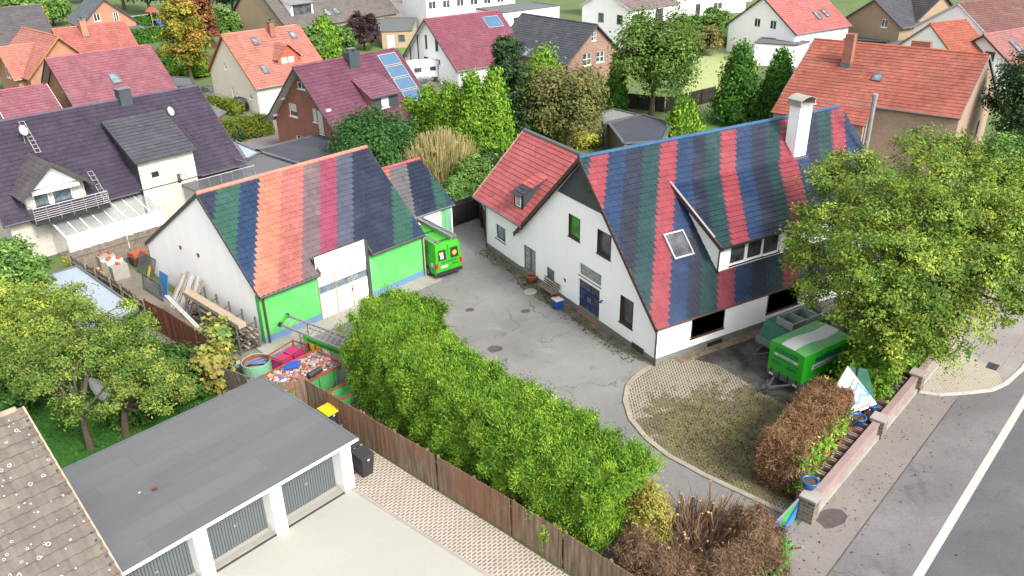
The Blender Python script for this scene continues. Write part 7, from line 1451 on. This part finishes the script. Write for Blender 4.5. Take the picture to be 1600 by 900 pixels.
p_ = at(122, 425); bush('flowering_shrub', 'small yellow leaved shrub in the corner of the grey fence', p_[:2], (.5, .5, .7), [c(225, 220, 40), c(190, 190, 50)], 30, 14, .12)
# background trees: (kind, base px, top y, width px, colours, name, label)
def ptree(kind, bx, by, ty, wpx, cols, name, label, n_=200, per=20, **k):
    P = at(bx, by); h_ = zat(bx, ty, P); r_ = rad(P, wpx)*(1.12 if kind == 'con' else 1); sz = max(.11, min(.3, dep(P)/F_PX*2.8))
    if kind == 'con': conifer(name, label, P[:2], h_, r_, cols, n_, per, sz, crad=max(.3, r_*.28), **k)
    elif kind == 'bush': bush(name, label, P[:2], (r_, r_, h_*.55), cols, n_, per, sz, crad=max(.3, r_*.25), z=h_*.5, **k)
    else:
        th_ = h_*.25; bl = []; rr_ = r_*.62
        zc = h_-r_*.55 if h_ > r_*1.2 else h_*.6
        lay = max(1, int((h_-th_)/(r_*1.1)))
        for L_ in range(lay):
            z = th_+ (h_-th_)*(L_+.5)/lay
            for a in range(4):
                an = a*1.5708+L_*.8+rnd.uniform(-.3, .3); kx = .5 if L_ < lay-1 or lay == 1 else .3
                bl.append(((P.x+math.cos(an)*r_*kx, P.y+math.sin(an)*r_*kx, z+rnd.uniform(-.1, .1)*h_), (rr_*rnd.uniform(.8, 1.1), rr_*rnd.uniform(.8, 1.1), (h_-th_)/lay*.62)))
        tree(name, label, P[:2], bl, th_, max(.12, r_*.07), cols, n_clump=n_, per=per, size=sz, crad=max(.4, r_*.24), limbs=5, droop=.1)
PT = [
 ('con', 622, 225, 170, 44, THU, 'conifer', 'leftmost conifer of the row, next to the solar panel roof'), ('con', 645, 232, 162, 50, THU, 'conifer', 'second conifer in the row behind the pampas grass'),
 ('con', 676, 240, 146, 60, THU, 'conifer', 'third conifer in the row behind the tall grass'), ('con', 708, 255, 138, 62, THU, 'conifer', 'pointed bright conifer in the middle of the row'),
 ('con', 742, 262, 124, 70, THU, 'conifer', 'broad tall conifer right of the row middle'), ('con', 774, 262, 120, 62, THU, 'conifer', 'last bright conifer before the dark holly'),
 ('tree', 802, 245, 100, 66, DK, 'holly_tree', 'dark green holly like tree beside the conifer row'), ('tree', 792, 160, 66, 52, DK, 'holly_tree', 'dark tree top rising before the grey tiled roof'),
 ('con', 850, 215, 92, 84, THU, 'conifer', 'light green rounded conifer behind the brownish tree'), ('tree', 886, 240, 118, 122, BRN, 'beech_tree', 'brownish green broad tree behind the red annex roof'),
 ('con', 962, 176, 88, 30, THD, 'cypress_tree', 'slim dark green column cypress'), ('tree', 1018, 182, 36, 122, [c(105, 145, 62), c(75, 115, 48), c(145, 175, 85)], 'walnut_tree', 'large round green tree beside the slim cypress'),
 ('con', 1148, 192, 78, 68, THD, 'conifer', 'big cone shaped conifer at the meadow corner'), ('con', 1208, 195, 88, 56, THD, 'conifer', 'dark conifer touching the orange tile roof'),
 ('con', 1065, 232, 162, 58, THU, 'conifer', 'small bright conifer just behind the striped roof ridge'), ('tree', 1096, 84, 50, 56, BRN, 'apple_tree', 'apple tree with reddish leaves on the meadow'),
 ('tree', 1118, 55, 20, 44, MID, 'garden_tree', 'green bush like tree before the white bungalow'), ('con', 1086, 46, 30, 16, THD, 'conifer', 'small blue green conifer by the bungalow garden'),
 ('tree', 1008, 45, 0, 50, YEL, 'garden_tree', 'yellow green tree next to the balcony house'), ('tree', 985, 60, 22, 36, MID, 'garden_tree', 'mid green tree right of the wooden balcony'),
 ('tree', 1060, 80, 40, 36, MID, 'garden_tree', 'loose green tree behind the large round tree'), ('bush', 590, 282, 182, 132, [c(70, 120, 60), c(50, 95, 45), c(100, 150, 80)], 'laurel_bush', 'large glossy laurel bush behind the striped barn roof'),
 ('tree', 300, 128, 2, 66, [c(200, 190, 70), c(160, 175, 60), c(225, 150, 90), c(120, 150, 55)], 'maple_tree', 'maple with yellow and orange autumn leaves'), ('tree', 325, 95, -15, 44, [c(190, 100, 90), c(165, 110, 80), c(130, 140, 60)], 'maple_tree', 'reddish maple crown behind the yellow one'),
 ('tree', 358, 75, 20, 40, MID, 'garden_tree', 'grey green tree right of the maple'), ('con', 385, 55, 18, 34, THU, 'conifer', 'round light green conifer at the upper left'), ('con', 410, 65, 24, 30, THD, 'conifer', 'dark conifer left of the beige house'),
 ('tree', 570, 78, 30, 42, [c(88, 70, 72), c(65, 50, 55), c(110, 90, 85)], 'plum_tree', 'dark purple leaved round tree'), ('con', 512, 92, 34, 44, THU, 'conifer', 'green conifer before the beige house'), ('tree', 495, 95, 48, 40, MID, 'garden_tree', 'grey green tree between salmon and purple roof'), ('tree', 535, 85, 46, 34, MID, 'garden_tree', 'small green tree left of the purple leaved tree'),
 ('tree', 62, 50, 14, 34, YEL, 'garden_tree', 'yellow green young tree at the upper left'), ('tree', 85, 40, 5, 56, MID, 'garden_tree', 'green tree behind the grey roof at the upper left'), ('tree', 38, 35, -10, 70, MID, 'garden_tree', 'big green tree at the top left corner'),
 ('tree', 195, 15, -45, 70, DK, 'forest_tree', 'dark tall tree above the play tower, left one'), ('tree', 235, 22, -40, 70, DK, 'forest_tree', 'dark tall tree directly above the pool'), ('tree', 365, 22, -30, 60, DK, 'forest_tree', 'dark tree at the top right of the maple'),
 ('tree', 405, 15, -30, 50, BRN, 'forest_tree', 'brownish tree at the top edge beside the beige house'), ('tree', 130, 5, -50, 60, BRN, 'forest_tree', 'brownish tree above the blue grey roof'),
 ('tree', 1588, 260, 108, 110, DK, 'chestnut_tree', 'dark green tree at the right edge behind the tan house'), ('tree', 1560, 320, 230, 90, MID, 'garden_tree', 'green tree at the right edge below the tan gable'),
 ('bush', 1598, 120, 80, 40, YEL, 'garden_shrub', 'yellow green shrub at the right edge above the tan house'), ('bush', 1408, 58, 35, 18, MID, 'climbing_plant', 'green climbing plant on the ochre house wall'), ('tree', 1445, 45, 0, 30, MID, 'garden_tree', 'green tree right of the ochre house'),
 ('bush', 1258, 68, 52, 22, THU, 'garden_shrub', 'round green shrub before the white gable house'), ('bush', 1085, 85, 66, 20, MID, 'garden_shrub', 'small shrub left of the apple tree'), ('tree', 655, 5, -30, 30, MID, 'garden_tree', 'small tree at the top edge by the white houses'),
 ('bush', 778, 35, 22, 20, THU, 'garden_shrub', 'light green shrub between the pink purple roof and the grey roof'), ('con', 783, 50, 16, 18, YEL, 'conifer', 'yellow green conifer at the end of the pink purple roof'),
 ('bush', 905, 228, 204, 60, YEL, 'garden_shrub', 'yellow green shrub just behind the annex ridge'), ('bush', 740, 300, 250, 66, MID, 'garden_shrub', 'green shrub left of the red annex roof'), ('bush', 770, 265, 225, 60, DK, 'garden_shrub', 'dark shrub in front of the holly'), ('bush', 715, 330, 285, 56, MID, 'garden_shrub', 'grey green shrub behind the small garage'),
 ('bush', 100, 62, 50, 20, MID, 'garden_shrub', 'small shrub beside the salmon roofs'), ('bush', 262, 100, 75, 30, BRN, 'garden_shrub', 'brown green shrub left of the maple'), ('bush', 310, 120, 95, 36, THU, 'garden_shrub', 'cut green shrub by the shed'), ('bush', 270, 118, 104, 34, THU, 'garden_shrub', 'light green cut shrub before the shed roof'),
 ('bush', 372, 220, 200, 20, DK, 'garden_shrub', 'dark ivy like shrub at the corner of the red brick house'), ('bush', 1010, 225, 205, 40, YEL, 'garden_shrub', 'low yellow plants beside the black felt roof'), ('tree', 1130, 12, -30, 50, MID, 'garden_tree', 'green tree at the top edge above the bungalow'),
 ('tree', 1050, 8, -30, 30, DK, 'garden_tree', 'dark tree at the top edge left of the bungalow'), ('tree', 930, 45, 15, 24, THD, 'garden_tree', 'dark green young tree on the balcony side')]
for t in PT:
    big = t[4] > 80; con_ = t[0] == 'con'
    ptree(*t[:5], t[5], t[6], t[7], n_=(620 if big else (400 if con_ else 260)), per=30)
# tall pale grass
P = at(690, 288); T = Thing('pampas_grass', 'tall pale straw coloured grass clump behind the small garage', 'grass clump', P[:2]); n_ = 2600; hh_ = zat(690, 188, P); r_ = rad(P, 84)
a = GR.random(n_)*6.2832; q = np.sqrt(GR.random(n_))*r_; B0 = np.stack([q*np.cos(a), q*np.sin(a), np.zeros(n_)], 1); h1 = hh_*GR.uniform(.55, 1.0, n_)*(1-.35*(q/r_)); E0 = B0 + np.stack([np.cos(a)*q*.35+GR.normal(0, .2, n_), np.sin(a)*q*.35+GR.normal(0, .2, n_), h1], 1); sd_ = GR.normal(0, 1, (n_, 3)); sd_[:, 2] = 0; sd_ /= np.linalg.norm(sd_, axis=1)[:, None]
V = np.stack([B0-sd_*.03, B0+sd_*.03, E0+sd_*.015, E0-sd_*.015], 1).reshape(-1, 3); V2, F2, C2 = clumps(np.stack([q*np.cos(a), q*np.sin(a), h1*GR.random(n_)*.8], 1)[:700], np.full(700, .4), np.array([[0, -.5, .6]]*700), 10, .2, [c(160, 165, 80), c(200, 185, 110), c(120, 150, 60)], 3.5, -.9)
F = np.arange(n_*4).reshape(-1, 4); C_ = np.array([c(215, 195, 140), c(185, 175, 100), c(230, 215, 170)])[GR.integers(0, 3, n_)]; v_, f_, c_ = cat_tiles([(V, F, C_), (V2, F2, C2)]); fast_mesh('grass_blades', v_, f_, c_, 'leaf', T.o)
def phedge(label, pts, h_, w_, cols, **k): hedge('garden_hedge', label, [at(*p)[:2] for p in pts], w_, h_, cols, size=.12, dens=14, per=26, crad=.24, bumpy=.06, z0=.1, taper=1.0, droop=0, **k)
phedge('clipped green hedge beside the pool at the upper left', [(168, 76), (258, 62)], 2.0, 1.6, THD)
phedge('dark clipped hedge below the pool hedge', [(248, 102), (276, 100)], 1.9, 2.4, THD)
phedge('long olive hedge behind the wooden shed and grey yard', [(352, 222), (420, 208)], 1.8, 1.8, [c(135, 150, 50), c(110, 130, 50)])
phedge('low yellow hedge between shed roof and black car', [(330, 168), (375, 180)], 1.2, 1.2, [c(150, 170, 60), c(125, 145, 55)])
phedge('dark green hedge at the playground', [(215, 45), (262, 38)], 2.0, 1.5, THD)
phedge('low hedge on the far side of the meadow', [(1100, 60), (1150, 52)], 1.5, 1.5, THD)
phedge('green hedge between pink purple roof house and white house', [(1130, 60), (1142, 75)], 1.4, 1.5, MID)
# grass tufts on the lawn under the trees
n_ = 9000; P = np.stack([GR.uniform(-9, 3.5, n_), GR.uniform(29, 45, n_), np.zeros(n_)], 1); keepm = (P[:, 0]*.316*-1+(P[:, 1]-32.7)*.95 > (0)) | (P[:, 0] < -3); v_, f_, c_ = leaves(P, np.tile([0, -.7, .4], (n_, 1)), .12, np.array([c(60, 115, 40), c(85, 140, 50)])[GR.integers(0, 2, n_)], 2.2, -1.0, .5); o = fast_mesh('lawn_grass', v_, f_, c_, 'leaf'); tag(o, 'short dark green grass of the lawn under the fruit trees', 'grass', None, 'stuff')
# leaf litter and moss on the front paving
n_ = 2600; P = np.stack([GR.normal(22.2, 2.2, n_), GR.normal(20.6, 2.0, n_), np.full(n_, .03)], 1); P = P[(P[:, 0] > 20.2) & (P[:, 1] > 17.2) & (P[:, 1] < 26)]; v_, f_, c_ = leaves(P, np.tile([0, 0, 1.], (len(P), 1)), .07, np.array([c(120, 100, 50), c(95, 110, 50), c(80, 60, 45), c(150, 130, 80)])[GR.integers(0, 4, len(P))], 1.6, 0, .25); o = fast_mesh('fallen_leaves', v_, f_, c_, 'leaf'); tag(o, 'brown and olive leaf litter on the mossy paving', 'leaf litter', None, 'stuff')

n_ = 480; u_ = GR.uniform(-4, 28, n_); w2 = np.abs(GR.normal(0, 1.5, n_)); P = np.array([tuple(S(u_[i], w2[i], .022)) for i in range(n_)]); v_, f_, c_ = leaves(P, np.tile([0, 0, 1.], (n_, 1)), .06, np.array([c(150, 130, 60), c(110, 85, 55), c(70, 60, 50), c(190, 170, 80)])[GR.integers(0, 4, n_)], 1.5, 0, .15); o = fast_mesh('street_litter', v_, f_, c_, 'leaf'); tag(o, 'small dry leaves and crumbs scattered over pavement and road edge', 'leaf litter', None, 'stuff')
n_ = 700; P = np.stack([22.95+GR.normal(0, .28, n_), GR.uniform(28, 45, n_), np.full(n_, .03)], 1); v_, f_, c_ = leaves(P, np.tile([0, 0, 1.], (n_, 1)), .08, np.array([c(90, 100, 50), c(75, 70, 50), c(120, 115, 80)])[GR.integers(0, 3, n_)], 1.5, 0, .3); o = fast_mesh('moss_crumbs', v_, f_, c_, 'leaf'); tag(o, 'moss and weeds in the gutter along the white gable wall', 'moss', None, 'stuff')
